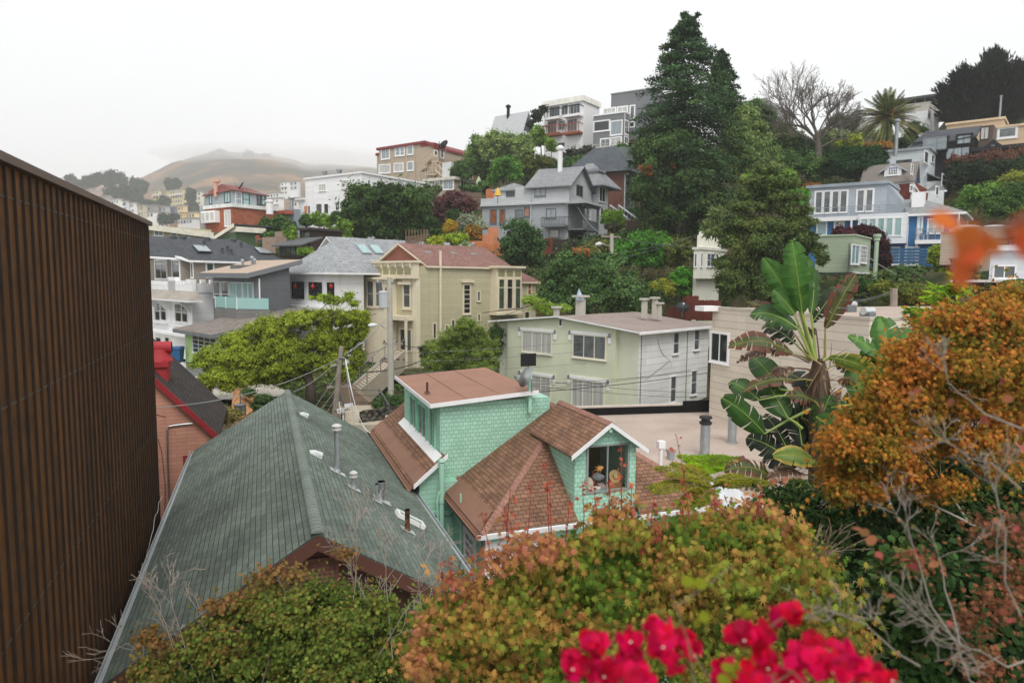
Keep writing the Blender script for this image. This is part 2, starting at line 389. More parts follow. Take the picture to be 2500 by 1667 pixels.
# ---- house with the green shingle roof
G=Grid('green_roof_house','brown house under a long dark green shingle gable roof with metal vent pipes','V',(.86,21,-13))
GR=shingle('6a766c','5a655c','39413c',row=.15,wid=.34,var=.3,ms=.008,patch=.6,bump=.6)
B0,B1,BR,T0,T1,ZE,ZR=-2.85,4.57,.86,13.1,30.2,-7.2,-4.9
def course_slope(be,br,sgn,dz=0):
 n=32;m=MB();ln=math.hypot(br-be,ZR-ZE);nv=Vector((ZR-ZE,0,abs(br-be)))/ln
 nx=-sgn*(ZR-ZE)/ln;nz=abs(br-be)/ln
 for i in range(n):
  a,c=i/n,(i+1)/n
  P0=lambda f,h:(be+(br-be)*f+nx*h,ZE+(ZR-ZE)*f+nz*h)
  (b0,z0),(b1,z1),(b2,z2)=P0(a,.014),P0(c,.003),P0(a,-.002)
  u0,u1=T0*1.0,T1*1.0;v0,v1=i*.15+.0001,(i+1)*.15-.0001
  q=[G.P(b0,T0,z0),G.P(b0,T1,z0),G.P(b1,T1,z1),G.P(b1,T0,z1)];uv=[(u0,v0),(u1,v0),(u1,v1),(u0,v1)]
  r=[G.P(b2,T0,z2),G.P(b2,T1,z2),G.P(b0,T1,z0),G.P(b0,T0,z0)]
  if sgn<0:q.reverse();uv.reverse();r.reverse()
  m.poly(q,0,uv);m.poly(r,1)
 q=[G.P(be,T0,ZE-.2),G.P(be,T1,ZE-.2),G.P(br,T1,ZR-.2),G.P(br,T0,ZR-.2)]
 if sgn>0:q.reverse()
 m.poly(q,1)
 for tt in(T0,T1):
  q=[G.P(be,tt,ZE-.2),G.P(br,tt,ZR-.2),G.P(br,tt,ZR),G.P(be,tt,ZE)]
  m.poly(q,1);
 return m
ED=plain('444d48',.9)
course_slope(B0,BR,-1).build('roof_slope',[GR,ED],G.root)
course_slope(B1,BR,1).build('roof_slope',[GR,ED],G.root)
mb=MB()
t=T0-.02
while t<T1:
 t2=min(t+.22,T1+.02);pr=[]
 for a in range(7):
  an=math.pi*(.12+.76*a/6);pr.append((math.cos(an)*.135,math.sin(an)*.09-.03))
 for a in range(6):
  (x0,z0),(x1,z1)=pr[a],pr[a+1]
  mb.poly([G.P(BR+x0,t,ZR+z0+.012),G.P(BR+x1,t,ZR+z1+.012),G.P(BR+x1,t2,ZR+z1),G.P(BR+x0,t2,ZR+z0)][::-1])
 mb.poly([G.P(BR+x,t,ZR+z+.012)for x,z in pr]);t+=.2
mb.build('ridge_cap',plain('6d776f',.9,.2,2.5),G.root)
BRN=siding('4a3029',.22,4,.6);
mb=MB();G.mbox(mb,B0+.5,B1-.45,T0+.45,T1-.4,-14,ZE+.02)
tri=[(B0+.5,ZE),(B1-.45,ZE),(BR,ZR-.3)]
mb.prism([G.P(x,T0+.45,z)for x,z in tri],G.L*.2);mb.prism([G.P(x,T1-.4,z)for x,z in tri],-G.L*.2)
mb.build('wall',plain('4e3028',.8,.15),G.root)
for e in(B0,B1):
 mb=MB();d=Vector((0,0,-.30));mb.prism([G.P(e,T0-.03,ZE-.03),G.P(BR,T0-.03,ZR-.03),G.P(BR,T0-.03,ZR-.33),G.P(e,T0-.03,ZE-.33)],G.L*.05)
 mb.build('bargeboard',plain('573528',.6,.12),G.root)
 mb=MB();s=-1 if e==B0 else 1;p=[(0,0),(0,-.12),(s*.13,-.12),(s*.13,.0),(s*.11,0),(s*.11,-.10),(s*.02,-.10),(s*.02,0)]
 q=[G.P(e+x,T0,ZE+z)for x,z in p];mb.prism(q,G.L*(T1-T0));mb.build('gutter',plain('a9afb0',.45,.1,3,.4),G.root)
mb=MB();o=G.P(BR,T0+.45,0)
mb.obox(o,G.R,-G.L,G.U,-.42,.42,0,.05,ZR-1.42,ZR-1.35);mb.obox(o,G.R,-G.L,G.U,-.42,.42,0,.05,ZR-.72,ZR-.65)
for sx in(-.42,.36):mb.obox(o,G.R,-G.L,G.U,sx,sx+.06,0,.05,ZR-1.35,ZR-.72)
for i in range(7):
 z=ZR-1.33+i*.088;mb.poly([o+G.R*x-G.L*y+G.U*(z+dz)for x,y,dz in((-.36,.06,0),(.36,.06,0),(.36,.005,.08),(-.36,.005,.08))])
mb.build('gable_louvre',plain('6a4436',.7),G.root)
NR=(G.R*(ZE-ZR)*-1+G.U*(B1-BR)).normalized();PR=G.P(BR,0,ZR)
def onroof(x,y):return on_plane('V',x,y,PR,NR)
def stack(x,y,ytop,rad,capped=True,mat=GALV,name='vent_pipe',flare=0):
 p=onroof(x,y);d=p.y;ht=(y-ytop)/5.2267/FPX*d*1.02;mb=MB()
 pr=[(rad*1.45,-.12),(rad*1.25,.05),(rad,.1),(rad,ht*.45),(rad*1.03,ht*.45),(rad*1.03,ht*.46),(rad,ht*.46),(rad,ht-(.16 if capped else 0))]
 if flare:pr=[(rad*1.2,-.12),(rad*.9,ht*.1),(rad*1.1,ht*.6),(rad*1.5,ht*.62),(rad*1.5,ht),(rad*1.4,ht),(rad*1.4,ht*.7)]
 mb.lathe(p,pr,18);o=mb.build(name,mat,G.root,smooth=False)
 if capped:
  c=MB();c.lathe(p,[(rad*1.75,ht-.17),(rad*1.8,ht-.14),(rad*1.3,ht-.135),(rad*1.25,ht-.07),(rad*1.85,ht-.065),(rad*1.8,ht-.04),(rad*.9,ht),(.01,ht+.01)],18)
  c.build('cap',plain('b5b4ae',.5,.1),o)
 elif not flare:
  c=MB();c.lathe(p,[(rad*1.01,ht-.02),(rad*1.06,ht),(rad*.85,ht),(rad*.85,ht-.1),(.005,ht-.1)],14);c.build('rim',BLACK,o)
 f=MB();T=G.L;S=NR.cross(T).normalized()
 f.obox(p,T,S,NR,-rad*2.3,rad*2.3,-rad*3.2,rad*3.2,.018,.028);f.build('flashing',plain('b9bcbc',.4,.12,3,.4),o)
 return o
stack(645,800,170,.075);stack(855,1010,775,.06);stack(1150,1170,935,.045,False);stack(1210,1160,905,.085,False,plain('a9adb0',.3,.1,3,.9),flare=1)
b=NB('rusty_pipe');c=b.ramp(b.noise(7,4),[(.4,srgb('1b1a18')),(.6,srgb('6b4420')),(.75,srgb('24211e'))]);RP=b.fin(c,.6)
stack(1540,1545,1260,.062,False,RP)
for(x0,y0,sz)in((215,75,.32),(365,575,.38)):
 p=onroof(x0,y0);mb=MB();T=G.L;S=NR.cross(T).normalized()
 if S.z>0:S=-S
 o=p;w_=sz*.5;q=[]
 mb.obox(o,T,S,NR,-.17,.17,-w_,w_,.0,.03)
 for y_,h in((-w_,.02),(-w_*.3,.10),(w_*.9,.13)):q.append((y_,h))
 for i in range(2):
  (ya,ha),(yb,hb)=q[i],q[i+1]
  mb.prism([o+T*a+S*y_+NR*h for a,y_,h in((-.13,ya,ha),(.13,ya,ha),(.13,yb,hb),(-.13,yb,hb))],-NR*.07)
 mb.build('roof_vent',plain('c6c9c8',.45,.08),G.root)
p=onroof(1560,1420);mb=MB();T=G.L;S=NR.cross(T).normalized()
if S.z>0:S=-S
fr_=[]
for a0,a1,b0,b1 in((-.22,-.17,-.42,.42),(.17,.22,-.42,.42),(-.17,.17,-.42,-.36),(-.17,.17,.36,.42)):mb.obox(p,T,S,NR,a0,a1,b0,b1,.01,.12)
sk=mb.build('skylight',plain('cfd0cc',.5,.06),G.root);g=MB();g.obox(p,T,S,NR,-.17,.17,-.36,.36,.08,.1);g.build('pane',glass('sky',1),sk)
# ---- pink house with red trim
G=Grid('pink_house','salmon pink clapboard house with red rake boards and a bulky red chimney','M',(-6,33,-14))
PK=siding('b5826b',.16,.8,.5,var=.12)
t0=31.0
tipb,tipz=G.onR(465,680,t0);tb,tz=G.onR(95,345,t0);sl=(tz-tipz)/(tb-tipb);apb=tipb-4.2;apz=tipz+sl*(apb-tipb)
rb=G.rx(402,t0+.25)
mb=MB();q=[G.P(b_,t0+.25,z_)for b_,z_ in((apb-4.0,-14),(rb,-14),(rb,tipz+sl*(rb-tipb)-.28),(apb,apz-.28),(apb-4.0,tipz+sl*(rb-tipb)-.28))]
mb.prism(q,G.L*6);mb.build('wall',PK,G.root)
for s_ in(1,-1):
 e=apb+s_*4.2;mb=MB()
 q=[G.P(e,t0,tipz),G.P(apb,t0,apz),G.P(apb,t0+7,apz),G.P(e,t0+7,tipz)]
 if s_<0:q.reverse()
 q=q if MB is None else q
 mb.prism([q[0],q[3],q[2],q[1]]if s_>0 else[q[0],q[3],q[2],q[1]],(0,0,-.1));mb.build('roof_slope',shingle('4a4442','3b3634',row=.14,wid=.3),G.root)
 mb=MB();mb.prism([G.P(e,t0-.06,tipz+.06),G.P(apb,t0-.06,apz+.06),G.P(apb,t0-.06,apz-.27),G.P(e,t0-.06,tipz-.27)],G.L*.05);mb.build('bargeboard',plain('8e1f24',.5,.1),G.root)
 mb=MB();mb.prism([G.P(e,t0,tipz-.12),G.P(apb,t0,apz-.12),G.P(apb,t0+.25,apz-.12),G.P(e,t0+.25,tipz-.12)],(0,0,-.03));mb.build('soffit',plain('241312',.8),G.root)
RED=plain('9c1f28',.6,.14,2)
x0,zc=G.onR(85,260,t0+1.2);x1,_=G.onR(170,260,t0+1.2)
mb=MB();G.mbox(mb,x0-.9,x1-.08,t0+1.2,t0+2.4,apz-3,zc-.12);G.mbox(mb,x0-1,x1,t0+1.1,t0+2.5,zc-.12,zc+.1)
G.mbox(mb,x0-.95,x1-.04,t0+1.15,t0+2.45,zc+.1,zc+.14)
ch=mb.build('chimney',RED,G.root)
cb=G.rx(100,t0+1.7);_,z0=G.onR(100,170,t0+1.7)
mb=MB();mb.lathe(G.P(cb,t0+1.7,zc+.1),[(.6,0),(.42,.35),(.36,.5),(.34,z0-zc-.1)],16)
mb.tube([G.P(cb-.9,t0+1.7,z0+.05),G.P(cb+.55,t0+1.7,z0+.05)],.27,14);mb.build('chimney_pot',RED,ch,smooth=False)
mb=MB();mb.tube([G.P(cb+.545,t0+1.7,z0+.05),G.P(cb+.556,t0+1.7,z0+.05)],.23,14);mb.build('pot_mouth',BLACK,ch)
G.F='M';G.win('R',240,800,330,925,2,3,'curtain',plain('8c2228',.5),.1,off=t0+.25)
mb=MB();P_=lambda x,y:on_plane('M',x,y,G.P(0,t0+.19,0),G.L)
mb.tube([P_(310,602),P_(260,606),P_(200,614),P_(172,620),P_(162,638),P_(163,700),P_(166,850),P_(172,1000),P_(176,1075)],.035,6);mb.build('conduit_pipe',METAL,G.root)
mb=MB();mb.tube([P_(108,690),P_(128,760),P_(140,860),P_(150,960),P_(148,1130)],.015,4);mb.build('dry_vine',plain('4d3b2a',.9),G.root)
# ---- mint green house
G=Grid('mint_house','mint green shingled house with brown hipped roofs and a gabled dormer window','L',(8,24,-14))
MT=shingle('9dc7b2','91bca7','688c7c',row=.135,wid=.17,var=.14,ms=.007,bump=.6,rough=.7);MC=siding('93c0ab',.17,5,.5);MP=plain('95c1ac',.6,.08)
BS=shingle('8c6850','735442','3a2c25',row=.14,wid=.24,var=.28,ms=.010,patch=1.2,bump=.7);BF=plain('84604c',.75,.12)
bl,br_,tf,za,ta,ba=5.65,13.9,18.0,-4.6,21.6,9.78
ze=-7.3
hipl,hipr=(ba-bl),(br_-ba)
F0=18.35;G.F='L';d0,d1=G.rx(1428,F0),G.rx(1836,F0)
th=lambda b_:tf+(ta-tf)*((b_-bl)/(ba-bl)if b_<ba else(br_-b_)/(br_-ba));zh=lambda t_:ze+(za-ze)*(t_-tf)/(ta-tf)
TB=26.5
mb=MB()
mb.poly([G.P(bl,tf,ze),G.P(d0,tf,ze),G.P(d0,th(d0),zh(th(d0)))]);mb.poly([G.P(d1,tf,ze),G.P(br_,tf,ze),G.P(d1,th(d1),zh(th(d1)))])
mb.poly([G.P(bl,tf,ze),G.P(ba,ta,za),G.P(ba,TB,za),G.P(bl,22.4,ze)]);mb.poly([G.P(br_,tf,ze),G.P(br_,TB,ze),G.P(ba,TB,za),G.P(ba,ta,za)])
mb.build('hip_roof',[BS],G.root)
mb=MB()
def caps(p,q,wd=.13):
 d=(q-p);L_=d.length;d.normalize();s=d.cross(Vector((0,0,1))).normalized();n_=s.cross(d).normalized();i=0.0
 while i<L_-.05:
  a,c=p+d*i,p+d*min(i+.2,L_)
  for sg in(1,-1):
   m=[a+n_*.055,a+s*sg*wd-n_*.055,c+s*sg*wd-n_*.07,c+n_*.035];mb.poly(m if sg<0 else m[::-1])
  mb.poly([a+n_*.055,a+s*wd-n_*.055,a-s*wd-n_*.055]);i+=.17
caps(G.P(bl,tf,ze),G.P(ba,ta,za));caps(G.P(br_,tf,ze),G.P(ba,ta,za));caps(G.P(ba,ta,za),G.P(ba,TB,za))
mb.build('hip_cap',plain('8f6858',.85,.25,6),G.root)
mb=MB();G.mbox(mb,bl+.25,br_-.3,tf+.25,TB+2,-14,ze-.05);mb.build('wall',[MC],G.root)
mb=MB();G.mbox(mb,4.75,9.5,22.0,30.2,-14,-6.95)
q=[(4.75,-6.95),(5.58,-6.95),(5.58,-6.15)];mb.prism([G.P(x,22.0,z)for x,z in q],G.L*8);mb.build('wall',[MC],G.root)
# rear slope
zs=lambda b_:-6.9+.80*(b_-4.45)
mb=MB();mb.prism([G.P(4.45,21.75,-6.9),G.P(5.6,21.75,zs(5.6)),G.P(5.6,30.6,zs(5.6)),G.P(4.45,30.6,-6.9)],(0,0,-.1))
mb.prism([G.P(5.6,28.6,zs(5.6)),G.P(7.6,28.6,zs(7.6)),G.P(7.6,30.6,zs(7.6)),G.P(5.6,30.6,zs(5.6))],(0,0,-.1))
mb.build('roof_slope',BS,G.root)
mb=MB();mb.prism([G.P(4.5,21.74,-6.86+.02),G.P(5.66,21.74,zs(5.66)+.04),G.P(5.66,21.74,zs(5.66)-.12),G.P(4.5,21.74,-7.0)],-G.L*.04);mb.build('bargeboard',TRIM,G.root)
mb=MB();
mb.prism([G.P(4.52,21.72,-6.82),G.P(4.9,21.72,-6.52),G.P(4.9,30.6,-6.52),G.P(4.52,30.6,-6.82)],(0,0,-.04));mb.build('gutter_flashing',BF,G.root)
for(e,ta_,tb_,z)in((4.4,21.7,30.7,-6.93),(bl-.03,17.95,22.3,ze-.02)):
 mb=MB();p=[(.04,0),(-.02,-.12),(-.12,-.12),(-.17,.03),(-.15,.03),(-.11,-.10),(-.03,-.10)];mb.prism([G.P(e+x,ta_,z+q_)for x,q_ in p],G.L*(tb_-ta_));mb.build('gutter',BF,G.root)
 if z==ze-.02:
  mb=MB();mb.prism([G.P(bl+.0,18.1,ze+.03),G.P(bl+.55,18.6,zh(tf)+.43),G.P(bl+.55,22.4,ze+.43),G.P(bl,22.4,ze+.03)],(0,0,-.01));mb.build('gutter_flashing',BF,G.root)
mb=MB();p=[(.02,0),(-.01,-.12),(-.11,-.12),(-.13,.02),(-.11,.02),(-.10,-.10),(-.02,-.10)];mb.prism([G.P(bl-.1,tf+x-.02,ze-.02+q_)for x,q_ in p],G.R*(br_-bl+.1));mb.build('gutter',WHITE,G.root)
mb=MB();G.mbox(mb,bl+.23,br_-.3,tf+.23,tf+.26,ze-.75,ze-.1);
# box with flat roof
bx0,bx1,bt0,bt1=5.55,9.6,22.35,28.6
mb=MB();G.mbox(mb,bx0,bx1,bt0,bt1,-7.4,-4.3)
mb.build('upper_wall',MT,G.root)
mb=MB();mb.prism([G.P(5.2,22.15,-4.28),G.P(9.0,22.05,-3.98),G.P(9.15,28.6,-4.0),G.P(5.25,28.9,-4.28)],(0,0,-.06));
mb.build('flat_roof',plain('8c6654',.8,.1,.8),G.root)
mb=MB();c=[G.P(5.17,22.12,-4.27),G.P(9.03,22.02,-3.97),G.P(9.18,28.63,-3.99),G.P(5.22,28.93,-4.27)]
mb.prism(c,(0,0,.001))if False else None
for i in(0,3):
 a,d=c[i],c[(i+1)%4];e=(d-a).normalized();n_=Vector((e.y,-e.x,0));mb.obox(a,e,n_,Vector((0,0,1)),0,(d-a).length,.0,.03,-.13,.012)
mb.build('roof_edge',TRIM,G.root)
for u_ in(.33,.66):
 mb=MB();a=G.P(5.25+3.7*u_,22.2,-4.27+.28*u_+.003);d=G.P(5.25+3.8*u_,28.6,-4.27+.27*u_+.003);e=(d-a).normalized();mb.obox(a,e,e.cross(Vector((0,0,1))),Vector((0,0,1)),0,(d-a).length,-.02,.02,-.01,.003);mb.build('roof_seam',plain('845a4e',.8),G.root)
p=on_plane('L',441,262,G.P(5.2,22,-4.2),(G.R*-.08+G.U).normalized());mb=MB();mb.lathe(p,[(.12,-.02),(.05,.04),(.04,.06),(.04,.36),(.03,.36)],10);mb.build('vent_pipe',plain('4a2a22',.7),G.root)
# windows of the flat roofed box
G.F='L'
mb=MB();mg=plain('84bfa6',.6)
G.win('L',372,300,334,560,2,1,'grey',mg,.06,off=bx0,sill=False)
G.win('L',438,350,386,590,2,1,'grey',mg,.06,off=bx0,sill=False)
G.win('L',496,380,468,650,2,1,'warm',mg,.05,off=bx0,sill=False)  # reddish reflection put into the colour of this pane
mb=MB();mb.prism([G.P(bx0-.02,22.0,zs(5.5)+.05),G.P(bx0-.02,28.6,zs(5.5)+.05),G.P(bx0-.28,28.6,zs(5.25)+.02),G.P(bx0-.28,22.0,zs(5.25)+.02)],(0,0,-.02));mb.build('window_apron',TRIM,G.root)
# dormer
_,zd=G.onR(1428,625,F0);_,zg=G.onR(1650,450,F0);w0,zw1=G.onR(1502,625,F0);w1,_=G.onR(1766,622,F0);_,zw0=G.onR(1630,910,F0)
dm=(d0+d1)/2;zb_=-7.55
mb=MB();th_=.12
G.mbox(mb,d0,w0,F0,F0+th_,zb_,zd);G.mbox(mb,w1,d1,F0,F0+th_,zb_,zd);G.mbox(mb,w0,w1,F0,F0+th_,zb_,zw0);G.mbox(mb,w0,w1,F0,F0+th_,zw1,zd)if zd>zw1+.01 else None
mb.prism([G.P(d0,F0,zd),G.P(d1,F0,zd),G.P(dm,F0,zg-.1)],G.L*th_)
G.mbox(mb,d0,d0+.1,F0+th_,21.3,zb_,zd);G.mbox(mb,d1-.1,d1,F0+th_,21.3,zb_,zd)
dw=mb.build('dormer_wall',MT,G.root)
mb=MB();G.mbox(mb,d0+.1,d1-.1,F0+2.2,F0+2.3,-7,zd);G.mbox(mb,d0+.1,d1-.1,F0+th_,F0+2.2,zw0-.12,zw0-.03);mb.build('room_lining',plain('5a4a3a',.9),G.root)
slope=(zg-zd)/(dm-d0);ov=.26
for s_ in(-1,1):
 e=dm+s_*(dm-d0+ov);zz=zg-slope*(dm-d0+ov);mb=MB();q=[G.P(e,F0-.32,zz),G.P(dm,F0-.32,zg),G.P(dm,21.9,zg),G.P(e,21.4,zz)]
 if s_>0:q.reverse()
 mb.prism(q[::-1]if True and s_<0 and False else q,(0,0,-.05));o=mb.build('dormer_roof',BS,G.root)
 mb=MB();mb.prism([G.P(e,F0-.34,zz+.01),G.P(dm,F0-.34,zg+.01),G.P(dm,F0-.34,zg-.13),G.P(e,F0-.34,zz-.13)],G.L*.03);mb.build('bargeboard',TRIM,G.root)
mb=MB();caps(G.P(dm,F0-.33,zg-.01),G.P(dm,21.9,zg-.01),.12);mb.build('ridge_cap',plain('8f6858',.85,.25,6),G.root)
for bb,zz in((dm,zg-.2),(d0+.05,zd-.02),(d1-.05,zd-.02)):
 mb=MB();G.mbox(mb,bb-.05,bb+.05,F0-.28,F0,zz-.1,zz);mb.build('bracket',MP,G.root)
mb=MB();o=G.P(0,F0,0);fm=plain('3a3a38',.5)
wm=w0+(w1-w0)*.49
for a,c_,z0,z1 in((w0-.05,w0+.015,zw0-.04,zw1+.04),(w1-.015,w1+.05,zw0-.04,zw1+.04)):mb.obox(o,G.R,-G.L,G.U,a,c_,-.03,.035,z0,z1)
mb.obox(o,G.R,-G.L,G.U,w0+.015,w1-.015,-.03,.033,zw0-.04,zw0+.015);mb.obox(o,G.R,-G.L,G.U,w0+.015,w1-.015,-.03,.033,zw1-.01,zw1+.04);mb.obox(o,G.R,-G.L,G.U,wm-.02,wm+.02,-.05,.02,zw0+.015,zw1-.01)
dwin=mb.build('window',plain('8a8d8b',.4,.1),G.root)
b=NB('clear_glass');tr_=b.n('BsdfTransparent');gl=b.n('BsdfGlossy',i_Roughness=.03);mx=b.n('MixShader');mx.inputs[0].default_value=.10;b.l(tr_.outputs[0],mx.inputs[1]);b.l(gl.outputs[0],mx.inputs[2]);b.l(mx.outputs[0],b.out.inputs[0]);CLEAR=b.mat
mb=MB();mb.poly([G.P(w0,F0+.03,zw0),G.P(w1,F0+.03,zw0),G.P(w1,F0+.03,zw1),G.P(w0,F0+.03,zw1)]);mb.build('pane',CLEAR,dwin)
def blob(name,label,cat,c,sx,sy,sz,mat,bump_=.12,seed=1,group=None):
 rg=np.random.RandomState(seed);n1,n2=14,9;V=[];F=[]
 ph=rg.rand(6)*6
 for j in range(n2+1):
  for i in range(n1):
   a=2*math.pi*i/n1;p=math.pi*j/n2;k=1+bump_*(math.sin(3*a+ph[0])*math.sin(2*p+ph[1])+.6*math.sin(5*a+ph[2])*math.sin(3*p))
   V.append((c[0]+sx*k*math.sin(p)*math.cos(a),c[1]+sy*k*math.sin(p)*math.sin(a),c[2]+sz*k*math.cos(p)))
 for j in range(n2):
  for i in range(n1):
   F.append((j*n1+i,(j+1)*n1+i,(j+1)*n1+(i+1)%n1,j*n1+(i+1)%n1))
 return np_mesh(name,V,F,mat,None,c,smooth=True,label=label,category=cat)if False else tag(np_mesh(name,V,F,mat,None,c,smooth=True),label,cat,group)
fz=zw0-.03
blob('pillow','pale round pillow at the left of the dormer window','pillow',G.P(w0+.17,F0+.3,fz+.2),.18,.15,.2,plain('b5a98f',.9,.2,6),.1,3)
blob('blanket','crumpled white blanket at the bottom of the dormer window','blanket',G.P(w0+.28,F0+.25,fz+.07),.27,.15,.07,plain('b9b6ae',.9,.2,6),.25,5)
blob('cushion','grey cushion behind the dormer window mullion','cushion',G.P(wm-.05,F0+.55,fz+.3),.2,.15,.13,plain('77797c',.9,.2,6),.2,6)
mb=MB();c=G.P(w1-.25,F0+.33,fz+.34);ax=(-G.L*.9+G.U*.45).normalized()
mb.lathe(c,[(.21,0),(.2,.015),(.1,.02),(.09,.09),(.05,.11),(.005,.112)],18,0,ax);tag(mb.build('straw_hat',plain('a8905f',.9,.2,8),None,c),'straw hat at the right of the dormer window','hat')
mb=MB();c=G.P(w1-.27,F0+.35,fz);G.mbox(mb,w1-.45,w1-.08,F0+.22,F0+.5,fz,fz+.17);tag(mb.build('cardboard_box',plain('8a5f38',.9),None,c),'brown cardboard box under the straw hat in the dormer window','box')
mb=MB();c=G.P(wm,F0+.3,fz)
for i in range(4):G.mbox(mb,wm-.17+.01*i,wm+.08-.012*i,F0+.18+.01*i,F0+.4,fz+.04*i,fz+.035+.04*i)
tag(mb.build('paper_stack',plain('8d9aa0',.8,.3,9),None,c),'stack of papers behind the middle bar of the dormer window','papers')
# lower front windows, corner boards, drain pipes
G.win('R',852,1290,1098,1440,2,1,'dark',WHITE,.14,off=tf+.25)
G.win('L',762,1215,700,1440,2,4,'green',WHITE,.12,off=bl+.25,sill=False)
mb=MB();G.mbox(mb,bl+.2,bl+.38,tf+.2,tf+.38,-12,ze-.12);mb.build('corner_board',WHITE,G.root)
mb=MB();G.mbox(mb,bl+.39,bl+1.9,tf+.22,tf+.25,-10,ze-.38);mb.build('window_surround',TRIM,G.root)
pb,pz=G.onR(536,730,21.55);mb=MB();c0=G.P(pb,21.55,0)
mb.tube([c0+G.U*-12.5,c0+G.U*pz],.085,12);mb.tube([c0+G.U*pz,c0+G.U*(pz+.12)+G.L*.06],.1,12);mb.tube([c0+G.U*(pz-1.35),c0+G.U*(pz-1.2)],.105,12)
mb.build('soil_pipe',MP,G.root)
mb=MB();mb.tube([G.P(pb-.1,21.5,pz-.95),G.P(pb-.17,21.5,pz-1.3),G.P(pb-.15,21.5,pz-1.8),G.P(pb-.1,21.5,pz-2.6)],.04,8);mb.build('drain_pipe',MP,G.root)
mb=MB();x_,z_=G.onL(662,935,bl+.12);mb.tube([G.P(bl+.12,x_,z_),G.P(bl+.12,x_,z_-3.2)],.035,8);mb.build('drain_pipe',MP,G.root)
G.win('R',462,1065,520,1150,1,1,'dark',WHITE,.1,off=22.0)
mb=MB();G.mbox(mb,4.8,6.0,21.86,21.99,-8.02,-7.9);mb.build('wall_ledge',MP,G.root)
# mast with dish and panel antenna
px_,pzt=G.onR(1118,105,22.2);_,pz0=G.onR(1118,375,22.2)
mb=MB();o=G.P(px_,22.22,0);mb.obox(o,G.R,-G.L,G.U,-.06,.06,0,.1,pz0-.1,pzt);mb.build('mast',MP,G.root)
mb=MB();b0_,z0_=G.onR(1103,48,22.1);o=G.P(b0_,22.05,z0_);e1=(G.R+G.U*.02).normalized();mb.obox(o,e1,-G.L,G.U,-.28,.28,0,.06,-.22,.22)
mb.tube([o+G.U*-.2,o+G.U*-.42+G.R*.05],.02,6)
tag(mb.build('panel_antenna',plain('17181a',.5),None,o),'flat black square antenna above the mint house roof mast','antenna')
dish_c=G.P(px_-.17,21.95,G.onR(1075,170,22)[1])
def dish(name,label,c,ax,rad,mat,group=None,arm=None):
 ax=Vector(ax).normalized();root=thing(name,label,'satellite dish',c,group)
 prof=[(rad*q,rad*.28*q*q)for q in(.02,.25,.5,.75,1)];prof+=[(rad*.99,rad*.28+.01)]+[(rad*q,rad*.28*q*q+.012)for q in(.75,.5,.25,.02)]
 mb=MB();mb.lathe(Vector(c),prof,22,0,ax);mb.build('reflector',mat,root,smooth=True)
 s=ax.cross(Vector((0,0,1))).normalized();dn=s.cross(ax).normalized()
 if dn.z>0:dn=-dn
 mb=MB();f_=Vector(c)+ax*rad*1.35+dn*rad*.35;mb.tube([Vector(c)+dn*rad*.95+ax*rad*.2,f_],rad*.05,6);mb.tube([f_,f_-ax*rad*.18+Vector((0,0,.02))],rad*.13,8);mb.build('feed_arm',METAL,root)
 mb=MB();mb.tube([Vector(c)-ax*.02,Vector(c)-ax*rad*.4,Vector(c)-ax*rad*.5-Vector((0,0,rad*1.1))],rad*.07,6);mb.build('bracket',METAL,root)
 return root
dish('satellite_dish','grey satellite dish on the mast of the mint house',dish_c,-G.R*.93-G.L*.1+G.U*.42,.38,plain('8f9496',.45,.1))
# ---- flat gravel roof building behind the mint house
G=Grid('gravel_roof_building','low building with a flat pale gravel roof and a black tarred parapet','L',(17,24,-12),'building')
b=NB('gravel');n=b.noise(90,2);c=b.ramp(n,[(.3,srgb('8c7b70')),(.5,srgb('b9a99d')),(.7,srgb('cdbfb4'))]);c=b.mul(c,b.noise(.6,6),.82,1.12);b.bump(n,.4,.02);GRAVEL=b.fin(c,.95,.1)
GZ=-7.35;y1=31.3
mb=MB();G.mbox(mb,12.2,24,21.5,y1-1,-13,GZ);mb.build('roof',GRAVEL,G.root)
mb=MB();tl=atz('J',870,1500,GZ+.3);br2=atz('J',1590,1478,GZ+.3);e=(br2-tl).normalized();n_=Vector((e.y,-e.x,0))
mb.obox(tl,e,-n_,Vector((0,0,1)),-6,(br2-tl).length+3.4,0,.3,-.9,.18);mb.obox(tl,e,n_,Vector((0,0,1)),-6,(br2-tl).length,.002,.02,-.7,.1,1)
mb.obox(tl,e,n_,Vector((0,0,1)),(br2-tl).length,(br2-tl).length+2.6,.002,.05,-.7,.35,1)
mb.build('parapet',[plain('b3a89f',.9,.15,3),plain('0c0c0c',.95,.1)],G.root)
mb=MB();q=[tl-e*6,br2+e*3.4,G.P(26,y1-1,0),G.P(12.2,y1-1.2,0)];mb.prism([Vector((p.x,p.y,GZ-.004))for p in(q[3],q[2],q[1],q[0])],(0,0,-5));mb.build('roof_extension',GRAVEL,G.root)
def roofstack(F,x,y,ytop,rad,z,root,nm='vent_pipe',mat=GALV,top='hat'):
 p=atz(F,x,y,z);D=p.y;h=(y-ytop)/FR[F][2]/FPX*D*1.03;mb=MB();pr=[(rad*1.3,-.02),(rad*1.3,.04),(rad,.05),(rad,h*.33),(rad*1.03,h*.33),(rad*1.03,h*.35),(rad,h*.35),(rad,h*.8 if top=='hat' else h)]
 mb.lathe(p,pr,16);o=mb.build(nm,mat,root)
 if top=='hat':
  c=MB();c.lathe(p,[(rad*1.15,h*.78),(rad*1.3,h*.8),(rad*1.3,h*.84),(rad*.9,h*.85),(rad*.9,h*.93),(rad*1.35,h*.93),(rad*1.25,h*.98),(.01,h)],16);c.build('cap',plain('2b2b2c',.6),o)
 return o
roofstack('K',92,1272,1045,.2,GZ,G.root);roofstack('K',246,1200,1010,.19,GZ,G.root)
